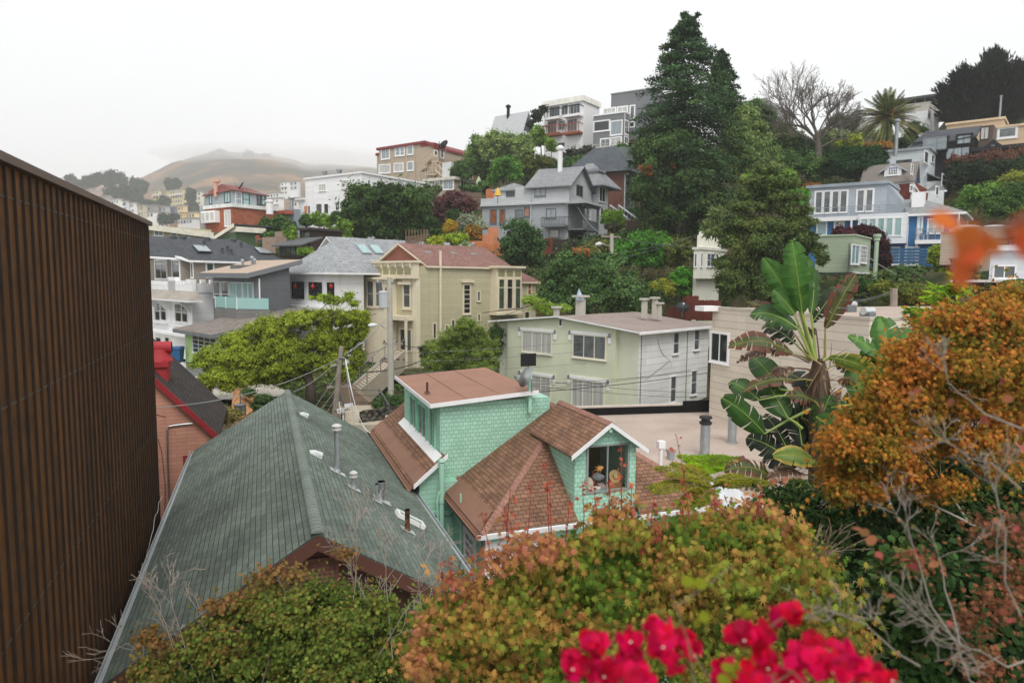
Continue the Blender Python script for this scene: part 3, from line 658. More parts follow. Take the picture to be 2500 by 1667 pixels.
p=atz('Y',400,560,GZ);mb=MB();h=500/5.6/FPX*p.y;mb.lathe(p,[(.07,0),(.07,h*.8)],12);mb.obox(p,G.R,G.L,G.U,-.14,.14,-.1,.1,h*.78,h*.98);mb.build('vent_pipe',WHITE,G.root)
p=atz('Y',545,340,GZ);mb=MB();mb.obox(p,G.R,G.L,G.U,-.12,.12,-.1,.1,0,.3);mb.obox(p,G.R,G.L,G.U,-.16,.16,-.14,.14,.3,.4);mb.build('roof_vent',GALV,G.root)
G2=Grid('metal_awning','white corrugated metal awning beside the mint house','Y',(14.8,20.5,-8),'awning')
mb=MB();c0=atz('Y',110,300,-7.6);c1=atz('Y',420,290,-7.6);c2=atz('Y',900,900,-7.6);n_=26
for i in range(n_):
 a,d=i/n_,(i+1)/n_;far0,far1=c0.lerp(c1,a),c0.lerp(c1,d);nr0=Vector((12.3-.0,15.5,-7.9)).lerp(Vector((c2.x,c2.y,-7.8)),a);nr1=Vector((12.3,15.5,-7.9)).lerp(Vector((c2.x,c2.y,-7.8)),d)
for i in range(18):
 b0,b1=12.9+i*.2,13.1+i*.2
 mb.prism([G2.P(b0,17.2,-8.2),G2.P(b0+.1,17.2,-8.14),G2.P(b0+.1,22.6,-7.54),G2.P(b0,22.6,-7.6)],(0,0,-.02));mb.prism([G2.P(b0+.1,17.2,-8.14),G2.P(b1,17.2,-8.2),G2.P(b1,22.6,-7.6),G2.P(b0+.1,22.6,-7.54)],(0,0,-.02))
mb.build('corrugated_sheet',plain('b4b6b7',.5,.14,2),G2.root)
for(x,y)in((13,17.4),(16.3,17.4),(13,22.4),(16.3,22.4)):
 mb=MB();G2.mbox(mb,x-.04,x+.04,y-.04,y+.04,-12,-8.2 if y<20 else-7.66);mb.build('post',WHITE,G2.root)
# ---- beige building right of the pale green one
G=Grid('beige_building','long beige clapboard building with a flat gravel roof behind the banana plant','K',(24,25,-10),'building')
bp,tn,tf_,zt=22.2,20.3,30.2,-1.55
WB=siding('c0b6a7',.36,5,.55,var=.09);
_,tfar=0,G.onL(137,500,bp)[0];tnear=G.onL(1022,520,bp)[0]
mb=MB();G.mbox(mb,bp,bp+16,tnear,tfar,-10,zt);mb.build('wall',WB,G.root)
mb=MB();G.mbox(mb,bp+.25,bp+15.8,tnear+.25,tfar-.25,zt,zt+.004);mb.build('roof',GRAVEL,G.root)
mb=MB();G.mbox(mb,bp-.04,bp+.2,tnear-.04,tfar+.04,zt-.02,zt+.1);G.mbox(mb,bp+.2,bp+16,tnear-.04,tnear+.2,zt-.02,zt+.099);mb.build('parapet_cap',plain('b0a79a',.6),G.root)
G.win('L',250,592,158,745,2,1,'dark',WHITE,.12,off=bp)
mb=MB();
for i in range(22):z=zt-.35-i*.22;G.mbox(mb,bp+.15,bp+15,tnear-.05,tnear,z-.16,z)
mb.build('cladding',plain('a59c8d',.6),G.root)
for(x,y,w_,h_)in((900,465,.55,.42),(1010,500,.34,.34),(840,462,.6,.15)):
 p=atz('K',x,y,zt);mb=MB();mb.obox(p,G.R,G.L,G.U,-w_/2,w_/2,-.25,.25,.005,h_*.7);o=mb.build('roof_vent',plain('6c7073',.5),G.root)
 if h_>.2:m2=MB();m2.tube([p-G.R*w_*.75+G.U*(h_*.85),p+G.R*w_*.75+G.U*(h_*.85)],.16,10);m2.build('hood',plain('b9bcbd',.35,.1,3,.6),o)
mb=MB();G.mbox(mb,bp-.9,bp+.1,tfar-.5,tfar+.3,zt-.14,zt+.12);mb.build('eave_box',WHITE,G.root)
# ==== middle distance
STU=plain('bbbfa6',.85,.07,.8)
# ---- pale green apartment house (N5)
H=House('pale_green_apartment_house','pale green stucco house with grey side and chequered window corners','J',1228,852,1560,42,45,75,1835,group=None)
zc=H.zt;lw,rw=H.wl,H.wr;pk=H.zl(590,738)
l1=H.lx(1080);l2=H.lx(165);gz=zc
mid=(lw)/2;zp=zc+.62
# body: gable end (the left face) is pentagonal with a low ridge running back along R
mb=MB();H.mbox(mb,0.02,rw,0,lw,H.zb-3,zc)
mb.prism([H.P(0.02,0,zc),H.P(.02,mid,zp),H.P(.02,lw,zc)][::-1],H.R*(rw-.03));mb.build('wall',plain('c0c2ae',.85,.07,.8),H.root)
mb=MB();mb.prism([H.P(-.32,l1,H.zb-3),H.P(-.32,l1,zc+.62*l1/mid),H.P(-.32,mid,zp),H.P(-.32,l2,zc+.62*(lw-l2)/mid),H.P(-.32,l2,H.zb-3)][::-1],H.R*.35);mb.build('front_bay',STU,H.root)
GS=siding('d0d2ce',.42,6,.6,.08,bump=.35)
mb=MB();H.mbox(mb,0.0,rw+.01,-.03,-.005,H.zb-3,zc-.05);mb.build('side_cladding',GS,H.root)
mb=MB();RF5=plain('8a7d76',.9,.1,.8)
for s_,(a,c_)in enumerate(((-.55,mid),(lw+.55,mid))):
 za=zc-.62*.55/mid+.1;q=[H.P(-.75,a,za),H.P(rw+.1,a,za),H.P(rw+.1,mid,zp+.1),H.P(-.75,mid,zp+.1)]
 if s_:q.reverse()
 mb.prism(q,(0,0,-.09),0,1)
mb.build('roof',[RF5,TRIM],H.root)
mb=MB();H.mbox(mb,-.78,rw+.1,-.62,-.55,zc-.12,zc+.03);mb.build('gutter',TRIM,H.root)
for(a,t_,c_,d,nx,pn)in((270,857,512,1022,3,'curtain'),(700,888,970,1068,3,'grey'),(275,1225,508,1420,3,'curtain'),(697,1268,963,1490,3,'curtain')):
 f=H.win('L',c_,t_,a,d,nx,1,pn,plain('c9c5b4',.6,.06),.09,off=-.33,sill=True)
 la,lb=sorted((H.lx(a,-.33),H.lx(c_,-.33)));zt_=H.zl((a+c_)/2,t_,-.33)
 mb=MB();H.mbox(mb,-.42,-.33,la-.22,lb+.22,zt_+.08,zt_+.26);mb.build('hood',TRIM,f)
 for l_ in(la-.33,lb+.33):
  k=MB();w_=.052
  for i in range(4):
   for j in range(4):
    if(i+j)%2==0:H.mbox(k,-.395,-.38,l_-.105+i*w_,l_-.105+(i+1)*w_,zt_+.28-j*.075-.075,zt_+.28-j*.075)
  k.build('check_pattern',BLACK,f);k=MB();H.mbox(k,-.38,-.33,l_-.11,l_+.11,zt_-.38,zt_+.29);k.build('check_panel',WHITE,f)
for(a,t_,c_,d)in((1540,862,1583,1025),(1716,840,1755,992),(1528,1218,1570,1420),(1702,1170,1745,1358)):
 H.win('R',a,t_,c_,d,1,2,'grey',WHITE,.07,off=-.03)
for x in(1268,1655):r_=H.rx(x);H.box('conduit_pipe',plain('6f716d',.6),r_-.02,r_+.02,-.07,-.03,H.zb,zc-.1)
mb=MB();pts=[H.P(*((H.onR(x,y,-.05)[0],-.05,H.onR(x,y,-.05)[1])))for x,y in((1380,905),(1400,990),(1430,1045),(1488,1090),(1400,1160),(1280,1250))];mb.tube(pts,.012,4);mb.build('loose_cable',BLACK,H.root)
lq=H.lx(588,-.33);mb=MB();z_=H.zl(588,775,-.33);H.mbox(mb,-.36,-.33,lq-.16,lq+.16,z_-.32,z_+.3);v_=mb.build('attic_vent',WHITE,H.root)
mb=MB();H.mbox(mb,-.37,-.36,lq-.1,lq+.1,z_-.2,z_+.22);mb.build('louvre',plain('3b3533'),v_)
def rstack(H,x,yb,yt,w_,kind='T',F='J',name='chimney'):
 """chimney standing on the house roof at the pixel; depth chosen from the roof plane z"""
 p=at(F,x,yb,H.C.y+5.5)
 h=(yb-yt)/FR[F][2]/FPX*p.y;m=MB()
 if kind=='T':
  m.obox(p,H.R,H.L,H.U,-w_/2,w_/2,-w_/2,w_/2,-.6,h-.2);m.obox(p,H.R,H.L,H.U,-w_*1.0,w_*1.0,-w_*.8,w_*.8,h-.14,h);m.obox(p,H.R,H.L,H.U,-w_*.3,w_*.3,-w_*.3,w_*.3,h-.2,h-.14)
 else:m.lathe(p,[(w_/2,-.6),(w_/2,h-.25),(w_*.8,h-.22),(w_*.8,h-.12),(w_*.3,h)],10)
 return m.build(name,plain('aaa69c',.7,.12)if kind=='T' else GALV,H.root)
rstack(H,540,718,640,.3);rstack(H,740,705,548,.5);rstack(H,1272,668,572,.3);rstack(H,1358,672,562,.3);rstack(H,1392,680,606,.3)
p=at('J',734,578,47.3);mb=MB();mb.lathe(p,[(.28,-.1),(.3,.05),(.2,.25),(.01,.72)],9,0,(-.1,0,1));mb.build('wind_cowl',plain('8fa0b0',.5),H.root)
dish('satellite_dish','dark satellite dish on the pale green house roof near the red fence',at('J',1590,655,51),-H.R*.4+H.L*-.3+H.U*.5,.5,plain('3c3f42',.5))
# ---- beige victorian
H=House('beige_victorian_house','khaki beige victorian house with bracketed cornice and tall bay windows','C',490,302,1120,57,45,85,1268)
VS=siding('aba486',.2,6,.45,.08);VT=plain('c6bca4',.6,.07);zc=H.zt;VP_=plain('8c8762',.7)
eave=H.zr(700,345);
H.wall(VS,z1=eave)
H.gable('R',1.2,H.wr-1.0,0,H.wl,eave,eave+1.9,shingle('8e6a61','7a5a52',None,row=.16,wid=.3,var=.15),over=.25,edge=VT,wallmat=plain('86523f',.7))
mb=MB();H.mbox(mb,-.5,.35,-.25,H.wl+.25,zc-.18,zc);H.mbox(mb,-.32,.2,-.1,H.wl+.1,zc-1.35,zc-.18);H.mbox(mb,-.4,.2,-.15,H.wl+.15,zc-1.5,zc-1.36);mb.build('cornice',VT,H.root)
for i in range(8):mb=MB();l_=.25+i*(H.wl-.5)/7;H.mbox(mb,-.46,-.32,l_-.08,l_+.08,zc-.62,zc-.19);mb.build('bracket',VT,H.root)
for i in range(7):mb=MB();l_=.25+(i+.5)*(H.wl-.5)/7;H.mbox(mb,-.345,-.32,l_-.42,l_+.42,zc-1.15,zc-.45);mb.build('panel',VP_,H.root)
mb=MB();H.mbox(mb,-.06,.0,-.06,.5,H.zb,zc-1.5);H.mbox(mb,.0,.35,-.06,0,H.zb,zc-1.5);mb.build('corner_board',VT,H.root)
la=H.lx(335);lb=H.lx(98)
mb=MB();H.mbox(mb,-.8,0,la,lb+.2,H.zb,zc-1.6)
H.mbox(mb,-1.1,0,la-.25,lb+.4,zc-1.6,zc-1.4);mb.build('bay',VT,H.root)
for a,c_ in((112,158),(178,228)):H.win('L',a,462,c_,648,1,2,'grey',VT,.14,off=-.8)
H.win('L',395,468,440,655,1,2,'dark',VT,.2,off=0)
mb=MB();H.mbox(mb,-.3,0,H.lx(462),H.lx(365),zc-2.0,zc-1.8);mb.build('window_hood',VT,H.root)
mb=MB();H.mbox(mb,-.9,0,H.lx(470),H.lx(330),H.zl(400,745)-.1,H.zl(400,735)+.15);H.mbox(mb,-.9,-.7,H.lx(470),H.lx(462),H.zb,H.zl(400,745));H.mbox(mb,-.9,-.7,H.lx(345),H.lx(335),H.zb,H.zl(400,745));mb.build('porch',VT,H.root)
H.win('L',365,830,448,985,1,1,'dark',VT,.1,off=0,name='door',sill=False)
H.win('R',855,490,900,702,1,6,'dark',VT,.14)
mb=MB();H.mbox(mb,H.rx(835),H.rx(925),-.25,0,H.zr(880,470),H.zr(880,455));mb.build('window_hood',VT,H.root)
H.win('R',960,540,978,608,1,1,'grey',VT,.09)
for a,t_,c_,d in((618,785,636,893),(713,798,734,862),(762,758,780,818),(965,712,978,760)):H.win('R',a,t_,c_,d,1,1,'dark',VT,.09,sill=False)
r0,r1=H.rx(1060),H.rx(1250);zt_,zb_=H.zr(1150,352),H.zr(1150,700)
mb=MB();H.mbox(mb,r0,r1,-.9,0,zb_,zt_-.1);H.mbox(mb,r0-.25,r1+.25,-1.2,0,zt_-.1,zt_+.1);H.mbox(mb,r0-.1,r1+.1,-1.05,0,zb_-.15,zb_+.05);mb.build('bay',VT,H.root)
for i in range(3):mb=MB();w_=(r1-r0)/3;H.mbox(mb,r0+w_*i+.15,r0+w_*(i+1)-.15,-.93,-.9,zt_-.85,zt_-.3);mb.build('panel',VP_,H.root)
for i in range(3):w_=(r1-r0)/3;window(H.C-H.L*.9,H.R,-H.L,r0+w_*i+.22,r0+w_*(i+1)-.22,zb_+.45,zt_-1.15,1,1,('green','dark','green')[i],VT,.09,'window',False,H.root,.72)
rr=H.rx(668);mb=MB();mb.tube([H.P(rr,-.12,H.zb),H.P(rr,-.12,eave+1.3)],.11,8);mb.build('chimney_pipe',VT,H.root)
for x,y in((540,268),(735,275),(890,280)):mb=MB();r_=H.rx(x,3);H.mbox(mb,r_-.35,r_+.35,2.2,2.9,eave+.9,eave+1.35);mb.build('roof_vent',plain('9a9a98',.5),H.root)
H.pipe(H.rx(725,4.4),4.4,eave,eave+2.3,.3,plain('9aa0a8'),'chimney_pipe',False);H.pipe(H.rx(925,4.4),4.4,eave,eave+2.2,.12,GALV)
H2=House('victorian_rear_wing','small beige rear wing with a red brown roof behind the victorian house','C',1262,465,1120,66,45,None,1412,lenl=5)
H2.wall(VS);H2.hip(0,H2.wr,0,5,H2.zt,H2.zt+1.6,shingle('8e6a61','7a5a52',None,row=.16,wid=.3),edge=VT)
H2.win('R',1278,482,1300,590,1,2,'warm',VT,.12);H2.win('R',1350,482,1372,560,1,2,'warm',VT,.12);H2.win('R',1328,695,1360,745,1,1,'dark',VT,.1)
# ---- white house with grey hip roof
H=House('white_clapboard_house','white clapboard house with a grey hipped roof and black framed picture windows','B',1420,398,1100,57,46,1135,1712)
WS=siding('efefed',.2,6,.55,.06);H.wall(WS)
GH=shingle('9a9d9f','85888b',None,row=.16,wid=.3,var=.15)
H.hip(0,H.wr+2,-.3,H.wl+.3,H.zt+.05,H.zt+2.9,GH,over=.5,edge=TRIM,axis='R',inset=3.2)
for a,t_,c_,d in((1162,468,1250,588),(1294,472,1388,592)):H.win('L',a,t_,c_,d,1,1,'dark',plain('161616',.5),.05,sill=False)
H.win('R',1432,474,1478,597,1,1,'dark',plain('161616',.5),.05,sill=False)
for F_,x,y,lab in(('L',1211,500,'left'),('L',1345,500,'middle'),('R',1457,497,'right')):
 if F_=='L':l_,z_=H.onL(x,y);c=H.P(-.2,l_,z_)
 else:r_,z_=H.onR(x,y);c=H.P(r_,-.2,z_)
 m=MB();m.lathe(c,[(.03,-.24),(.10,-.12),(.17,0),(.10,.12),(.03,.2),(.012,.45)],10);tag(m.build('red_lantern',plain('b02618',.6),None,c),'red lantern hanging before the %s picture window of the white house'%lab,'lantern','red lanterns')
mb=MB();H.mbox(mb,-.7,0,H.lx(1450)if False else 0,H.wl+.6,H.zl(1200,665),H.zl(1200,640));mb.build('ledge_roof',WHITE,H.root)
H.win('L',1155,700,1205,760,1,1,'dark',WHITE,.08)
mb=MB();r_=H.rx(1537);mb.tube([H.P(r_,-.06,H.zb),H.P(r_,-.06,H.zt)],.05,6);mb.build('drain_pipe',WHITE,H.root)
for x,y in((1320,300),(1550,275)):mb=MB();p=at('B',x,y,61);mb.lathe(p,[(.07,-1.2),(.07,.2),(.14,.22),(.14,.4)],8);mb.build('vent_pipe',TRIM,H.root)
H=House('grey_gabled_house','house with a long pale grey shingle roof and skylights behind the victorian','C',0,290,900,66,45,None,660,lenl=6)
H.wall(WS);r_a=H.rx(-30);H.gable('R',r_a,H.wr,0,6.5,H.zt-.2,H.zt+2.1,GH,over=.5,edge=TRIM,wallmat=WS)
for x,y in((85,220),(182,222)):
 mb=MB();nrm=(H.U*3.25-H.L*2.3).normalized();p=on_plane('C',x,y,H.P(0,3.25,H.zt+2.22),nrm);s_=H.R;t_=nrm.cross(s_);mb.obox(p,s_,t_,nrm,-.55,.55,-.8,.8,0,.16);o=mb.build('skylight',plain('8d9090',.5),H.root)
 m=MB();m.obox(p,s_,t_,nrm,-.47,.47,-.7,.7,.155,.18);m.build('pane',glass('teal',0),o)
# ---- dark grey modern house and lime green house
H=House('lime_green_house','lime green clapboard house front with a grey shingle roof sloping towards the street','B',607,868,1330,49,46,318,None,lenr=16)
H.wall(siding('a3bf7c',.16,6,.75,.06),r1=3)
zt=H.zt;mb=MB();za,zbk=zt+.05,zt+1.75
mb.prism([H.P(-.7,-.5,za),H.P(7.5,-.5,zbk-.15),H.P(7.5,H.wl+.6,zbk-.15),H.P(-.7,H.wl+.6,za)],(0,0,-.28),0,1)
mb.build('roof',[shingle('857d75','736c65',None,row=.16,wid=.3),plain('6a6d70',.6)],H.root)
mb=MB();mb.prism([H.P(0.2,-.01,zt-.9),H.P(7.4,-.01,zt-.9),H.P(7.4,-.01,zbk-.5),H.P(0.2,-.01,za-.2)],H.L*.2);mb.build('side_wall',siding('63666a',.2,6,.7),H.root)
H.win('L',380,882,562,1008,4,4,'dark',WHITE,.06)
zgar=H.zl(450,1190);mb=MB();H.mbox(mb,-.02,0.3,-.1,H.wl,H.zb-1,H.zl(400,1085));mb.build('garage_wall',plain('8a8c8e',.8),H.root)
H.win('L',395,1195,470,1350,1,5,'sky',WHITE,.08,off=-.02,name='garage_door',sill=False)
H=House('dark_grey_house','dark grey clapboard house with a tan flat roof and a frosted glass balcony','B',905,410,1100,55,46,548,1140)
DG=siding('595c5f',.16,6,.6,.06)
mb=MB();H.mbox(mb,0,H.wr,0,.02,0,0)if False else None
H.wall(plain('707376',.7,.06,1));mb=MB();H.mbox(mb,.2,H.wr+.01,-.03,-.004,H.zb-2,H.zt);mb.build('side_cladding',DG,H.root)
mb=MB();mb.prism([H.P(-1.0,-.4,H.zt+.12),H.P(H.wr+1,-.4,H.zt+1.3),H.P(H.wr+1,H.wl+.5,H.zt+1.3),H.P(-1.0,H.wl+.5,H.zt+.12)],(0,0,-.4),0,1)
mb.build('roof',[plain('a3917f',.9,.08),plain('6e7174',.6,.05)],H.root)
mb=MB();mb.prism([H.P(0,0,H.zt-.2),H.P(H.wr,0,H.zt-.2),H.P(H.wr,0,H.zt+.95),H.P(0,0,H.zt)],H.L*3);mb.build('gable',DG,H.root)
H.win('L',556,466,604,578,1,1,'grey',WHITE,.07,rail=.2);H.win('L',616,468,668,580,1,1,'grey',WHITE,.07,rail=.2)
H.win('L',682,472,776,590,2,1,'teal',WHITE,.06);H.win('L',780,474,860,590,2,1,'teal',WHITE,.06)
l0,l1=H.lx(865,-1.6),H.lx(530,-1.6)
lm=H.lx(720,-1.6)
z0,z1,z2=H.zl(700,780,-1.6),H.zl(700,672,-1.6),H.zl(700,585,-1.6)
mb=MB();q=[H.P(0,l1-.3,z0),H.P(-1.5,l1-.6,z0),H.P(-1.5,lm,z0),H.P(0,lm-2.4,z0)]
mb.hexa([Vector((p.x,p.y,z0-.2))for p in q][::1]if(q[1]-q[0]).cross(q[2]-q[1]).z>0 else[Vector((p.x,p.y,z0-.2))for p in q][::-1],[Vector((p.x,p.y,z1))for p in q]if(q[1]-q[0]).cross(q[2]-q[1]).z>0 else[Vector((p.x,p.y,z1))for p in q][::-1]);bal=mb.build('balcony',siding('6c6b69',.09,6,.5),H.root)
b=NB('frosted_glass');b.fin(srgb('9fc9c4'),.25,.5);b.b.inputs['Alpha'].default_value=.8;FG=b.mat
for i in range(3):
 a,c_=q[i],q[i+1]
 n_=2 if i==1 else 1
 for k in range(n_):
  p0,p1=a.lerp(c_,k/n_),a.lerp(c_,(k+1)/n_);e=(p1-p0).normalized();L_=(p1-p0).length;nn=e.cross(Vector((0,0,1)))
  mb=MB();o=Vector((p0.x,p0.y,0));mb.obox(o,e,nn,Vector((0,0,1)),.05,L_-.05,-.01,.01,z1+.05,z2);mb.build('glass_panel',FG,bal)
  mb=MB();mb.obox(o,e,nn,Vector((0,0,1)),-.03,.03,-.03,.03,z1,z2+.04);mb.build('post',WHITE,bal)
mb=MB();r_=.02;mb.tube([H.P(.1,-.08,H.zb),H.P(.1,-.08,H.zt-.3)],.06,6);mb.build('drain_pipe',WHITE,H.root)
mb=MB();p=at('B',830,348,60);mb.obox(p,H.R,H.L,H.U,-1.2,1.0,-.8,.8,-.2,.12);mb.build('skylight',plain('5b6165',.4),H.root)
for x,y0,y1 in((865,335,268),(792,335,290),(884,330,285)):mb=MB();p=at('B',x,y0,60);h=(y0-y1)/3.136/FPX*60;mb.lathe(p,[(.1,-.6),(.1,h-.2),(.2,h-.18),(.15,h)],8);mb.build('chimney_pipe',METAL,H.root)
# ---- white castle-like house
H=House('castle_parapet_house','cream white house with crenellated parapet and small eyebrow roof','B',398,520,1330,61,46,40,560)
CW=plain('e4e1d8',.8,.06);H.wall(CW);mb=MB();H.mbox(mb,0,H.wr,-.03,-.004,H.zb,H.zt);mb.build('side_cladding',siding('dfddd5',.2,6,.8,.05),H.root)
zt=H.zt;mb=MB();zz=H.zl(200,435)
def cren(l0,l1,z):
 H.mbox(mb,-.1,.25,l0,l1,zt-.2,z-.35);n=max(2,int((l1-l0)/.55));w_=(l1-l0)/(2*n-1)
 for i in range(n):H.mbox(mb,-.13,.28,l0+2*i*w_,l0+(2*i+1)*w_,z-.36,z)
ls=[H.lx(x)for x in(395,350,268,210,120,30)]
cren(ls[0],ls[1],H.zl(375,462)+.2);cren(ls[1],ls[2],H.zl(300,455));H.mbox(mb,-.1,.25,ls[2],ls[3],zt-.2,H.zl(240,430)-.1);cren(ls[2]+.1,ls[3],H.zl(240,428));cren(ls[3],ls[5],H.zl(120,448)-.1)
mb.build('parapet',CW,H.root)
mb=MB();w_=H.wr/5
H.mbox(mb,0,H.wr,-.1,.2,zt-.3,zt+.5)
for i in range(3):H.mbox(mb,i*2*w_,i*2*w_+w_,-.12,.22,zt+.5,zt+.85)
mb.build('parapet',CW,H.root)
zr0,zr1=H.zl(240,525),H.zl(240,590);mb=MB();la,lb=H.lx(385,-.9),H.lx(20,-.9)
mb.poly([H.P(-1.2,la,zr1),H.P(0,la+1.0,zr0),H.P(0,lb,zr0),H.P(-1.2,lb,zr1)][::-1]);mb.poly([H.P(-1.2,la,zr1),H.P(0,la,zr1),H.P(0,la+1.0,zr0)][::-1]);H.mbox(mb,-1.2,0,la,lb,zr1-.15,zr1-.003,1)
mb.build('eyebrow_roof',[shingle('a59d92','948c82',None,row=.18,wid=.3),TRIM],H.root)
for a,c_,t_,d in((252,298,636,762),(303,345,640,766),(140,180,630,752),(95,132,628,752)):
 H.win('L',a,t_,c_,d,1,1,'dark',WHITE,.08,rail=.55);l_a,l_b=sorted((H.lx(a),H.lx(c_)));z_t,z_b=H.zl(200,t_),H.zl(200,d)
 mb=MB();zm=z_b+(z_t-z_b)*.55
 for i in range(1,4):x_=l_a+(l_b-l_a)*i/4;H.mbox(mb,-.06,-.03,x_-.015,x_+.015,zm,z_t)
 H.mbox(mb,-.06,-.03,l_a,l_b,zm+(z_t-zm)*.5-.015,zm+(z_t-zm)*.5+.015);mb.build('muntins',WHITE,H.root)
for a,c_ in((92,132),(165,196)):H.win('L',a,885,c_,960,1,1,'dark',WHITE,.08,rail=.5)
mb=MB()
for x in(372,190,222,110):l_=H.lx(x);mb=MB();mb.prism([H.P(0,l_,zr1-.2),H.P(-1.0,l_,zr1-.2),H.P(-.75,l_,zr1-.45),H.P(0,l_,zr1-1.3)],H.L*.14);mb.build('bracket',WHITE,H.root)
mb=MB();H.mbox(mb,-.9,0,H.lx(395),H.lx(90),H.zl(240,855),H.zl(240,838));H.mbox(mb,-.5,0,H.lx(350),H.lx(235),H.zl(240,792),H.zl(240,778));H.mbox(mb,-.5,0,H.lx(205),H.lx(90),H.zl(240,785),H.zl(240,770));mb.build('ledge',CW,H.root)
mb=MB();H.mbox(mb,-5,0,H.lx(270),H.wl,H.zb-1,H.zl(200,1020)-.6);mb.build('terrace',plain('c9c6bb',.85,.05),H.root)
# ---- taupe house with the long dark roof
H=House('taupe_house','taupe clapboard house with a very long dark shingle roof and skylights','B',413,300,900,69,46,60,1010)
TS=siding('857c6f',.2,6,.65,.05);H.wall(TS,r1=H.wr+1)
DR=shingle('55585c','484b4f',None,row=.16,wid=.3,var=.12,bump=.3)
zk0,zk1=H.zr(940,152,5.2),H.zr(150,114,5.2);mb=MB();mb.prism([H.P(-.6,-.5,H.zt),H.P(H.wr+2,-.5,H.zt-.1),H.P(H.wr-1.2,5.2,zk0),H.P(-9,5.2,zk1),H.P(-9,3.0,H.zt+.6),H.P(-.6,1.2,H.zt+.2)],(0,0,-.2),0,1);mb.build('roof',[DR,TRIM],H.root)
mb=MB();mb.prism([H.P(-1.2,1.2,H.zt+.4),H.P(-.6,-.5,H.zt),H.P(-.6,5,H.zt+1),H.P(-1.2,H.wl,H.zt+1)],(0,0,-.2));mb.build('eave',TRIM,H.root)
mb=MB();H.mbox(mb,-.8,3,1.0,H.wl,H.zb,H.zt+.1);mb.build('front_wall',TS,H.root)
for a,t_,c_,d,nx in((110,302,196,436,2),(242,303,296,438,1)):H.win('L',a,t_,c_,d,nx,1,'dark',WHITE,.16,off=-.8,rail=.82)
H.win('L',385,325,400,428,1,1,'grey',WHITE,.1,off=0);H.win('R',506,325,552,420,1,1,'green',WHITE,.14)
NRM=(H.P(1,-.5,H.zt)-H.P(0,-.5,H.zt)).cross(H.P(0,5.2,(zk0+zk1)/2)-H.P(0,-.5,H.zt)).normalized()
def rp(F,x,y,H=H,N=NRM):return on_plane(F,x,y,H.P(0,-.5,H.zt),N)
for x,y in((458,215),(502,217),(928,230),(968,232)):
 p=rp('B',x,y);mb=MB();s_=H.R;t_=NRM.cross(s_);mb.obox(p,s_,t_,NRM,-.42,.42,-.85,.85,.02,.14);o=mb.build('skylight',plain('3b3d3f',.5),H.root);m=MB();m.obox(p,s_,t_,NRM,-.36,.36,-.78,.78,.138,.15);m.build('pane',glass('sky',2),o)
for x,y,k in((262,128,0),(336,130,0),(522,140,0),(720,150,0),(930,157,0),(635,240,1),(676,225,1),(704,248,1),(497,185,1),(779,195,1)):
 p=rp('B',x,y);mb=MB();mb.lathe(p,[(.2,-.1),(.13,.1),(.13,.38),(.19,.4),(.17,.5)]if k else[(.34,-.1),(.34,.16),(.2,.24)],9);mb.build('roof_vent',plain('3f4549',.5),H.root)
p=rp('B',676,222);
# flat grey annex roofs beyond
H=House('grey_flat_annex','flat grey roofed annex between the taupe house and the white hipped roof house','B',1165,315,700,75,46,1000,1235);H.wall(plain('82796d',.8));mb=MB();H.mbox(mb,-.4,H.wr+3,-.4,H.wl+.4,H.zt,H.zt+.35);mb.build('flat_roof',plain('6b6f73',.7),H.root)
# ---- low green houses behind the long roof
H=House('pale_green_low_house','low pale olive clapboard house with a broad cream fascia','A',120,790,1000,88,54,None,700,lenl=4);H.wall(siding('a4a384',.3,6,.7))
mb=MB();mb.prism([H.P(-6,-.5,H.zt+.55),H.P(H.wr+2,-.5,H.zt-.55),H.P(H.wr+2,6,H.zt-.35),H.P(-6,6,H.zt+.75)],(0,0,-.75),0,0);mb.build('fascia_roof',plain('d2cdbc',.7),H.root)
H.win('R',287,865,340,895,1,1,'sky',WHITE,.1);H.win('R',425,872,475,900,1,1,'sky',WHITE,.1);H.win('R',118,815,200,885,2,1,'sky',WHITE,.1)
H=House('dark_green_gable_house','dark green clapboard house with cream rake boards and a sliver of dark roof','A',965,850,1000,80,54,720,1145)
DGN=siding('4a5f3f',.25,6,.6);H.wall(DGN);zt=H.zt
mb=MB();mb.prism([H.P(-.3,-.3,zt+.9),H.P(-.3,H.wl+1,zt-1.0),H.P(5,H.wl+3.5,zt-1.0),H.P(5,-.3,zt+.9)][::-1],(0,0,-.12));mb.build('roof',DR,H.root)
mb=MB();mb.prism([H.P(-.35,-.3,zt+.95),H.P(-.35,H.wl+1,zt-.95),H.P(-.35,H.wl+1,zt-1.35),H.P(-.35,-.3,zt+.5)],H.R*.06);mb.prism([H.P(0,0,zt),H.P(0,0,zt+.7),H.P(0,H.wl,zt-.9)],H.R*.2);H.mbox(mb,0,H.wr+1.2,-.4,0,zt,zt+.6);mb.build('bargeboard',plain('cfcaba',.7),H.root)
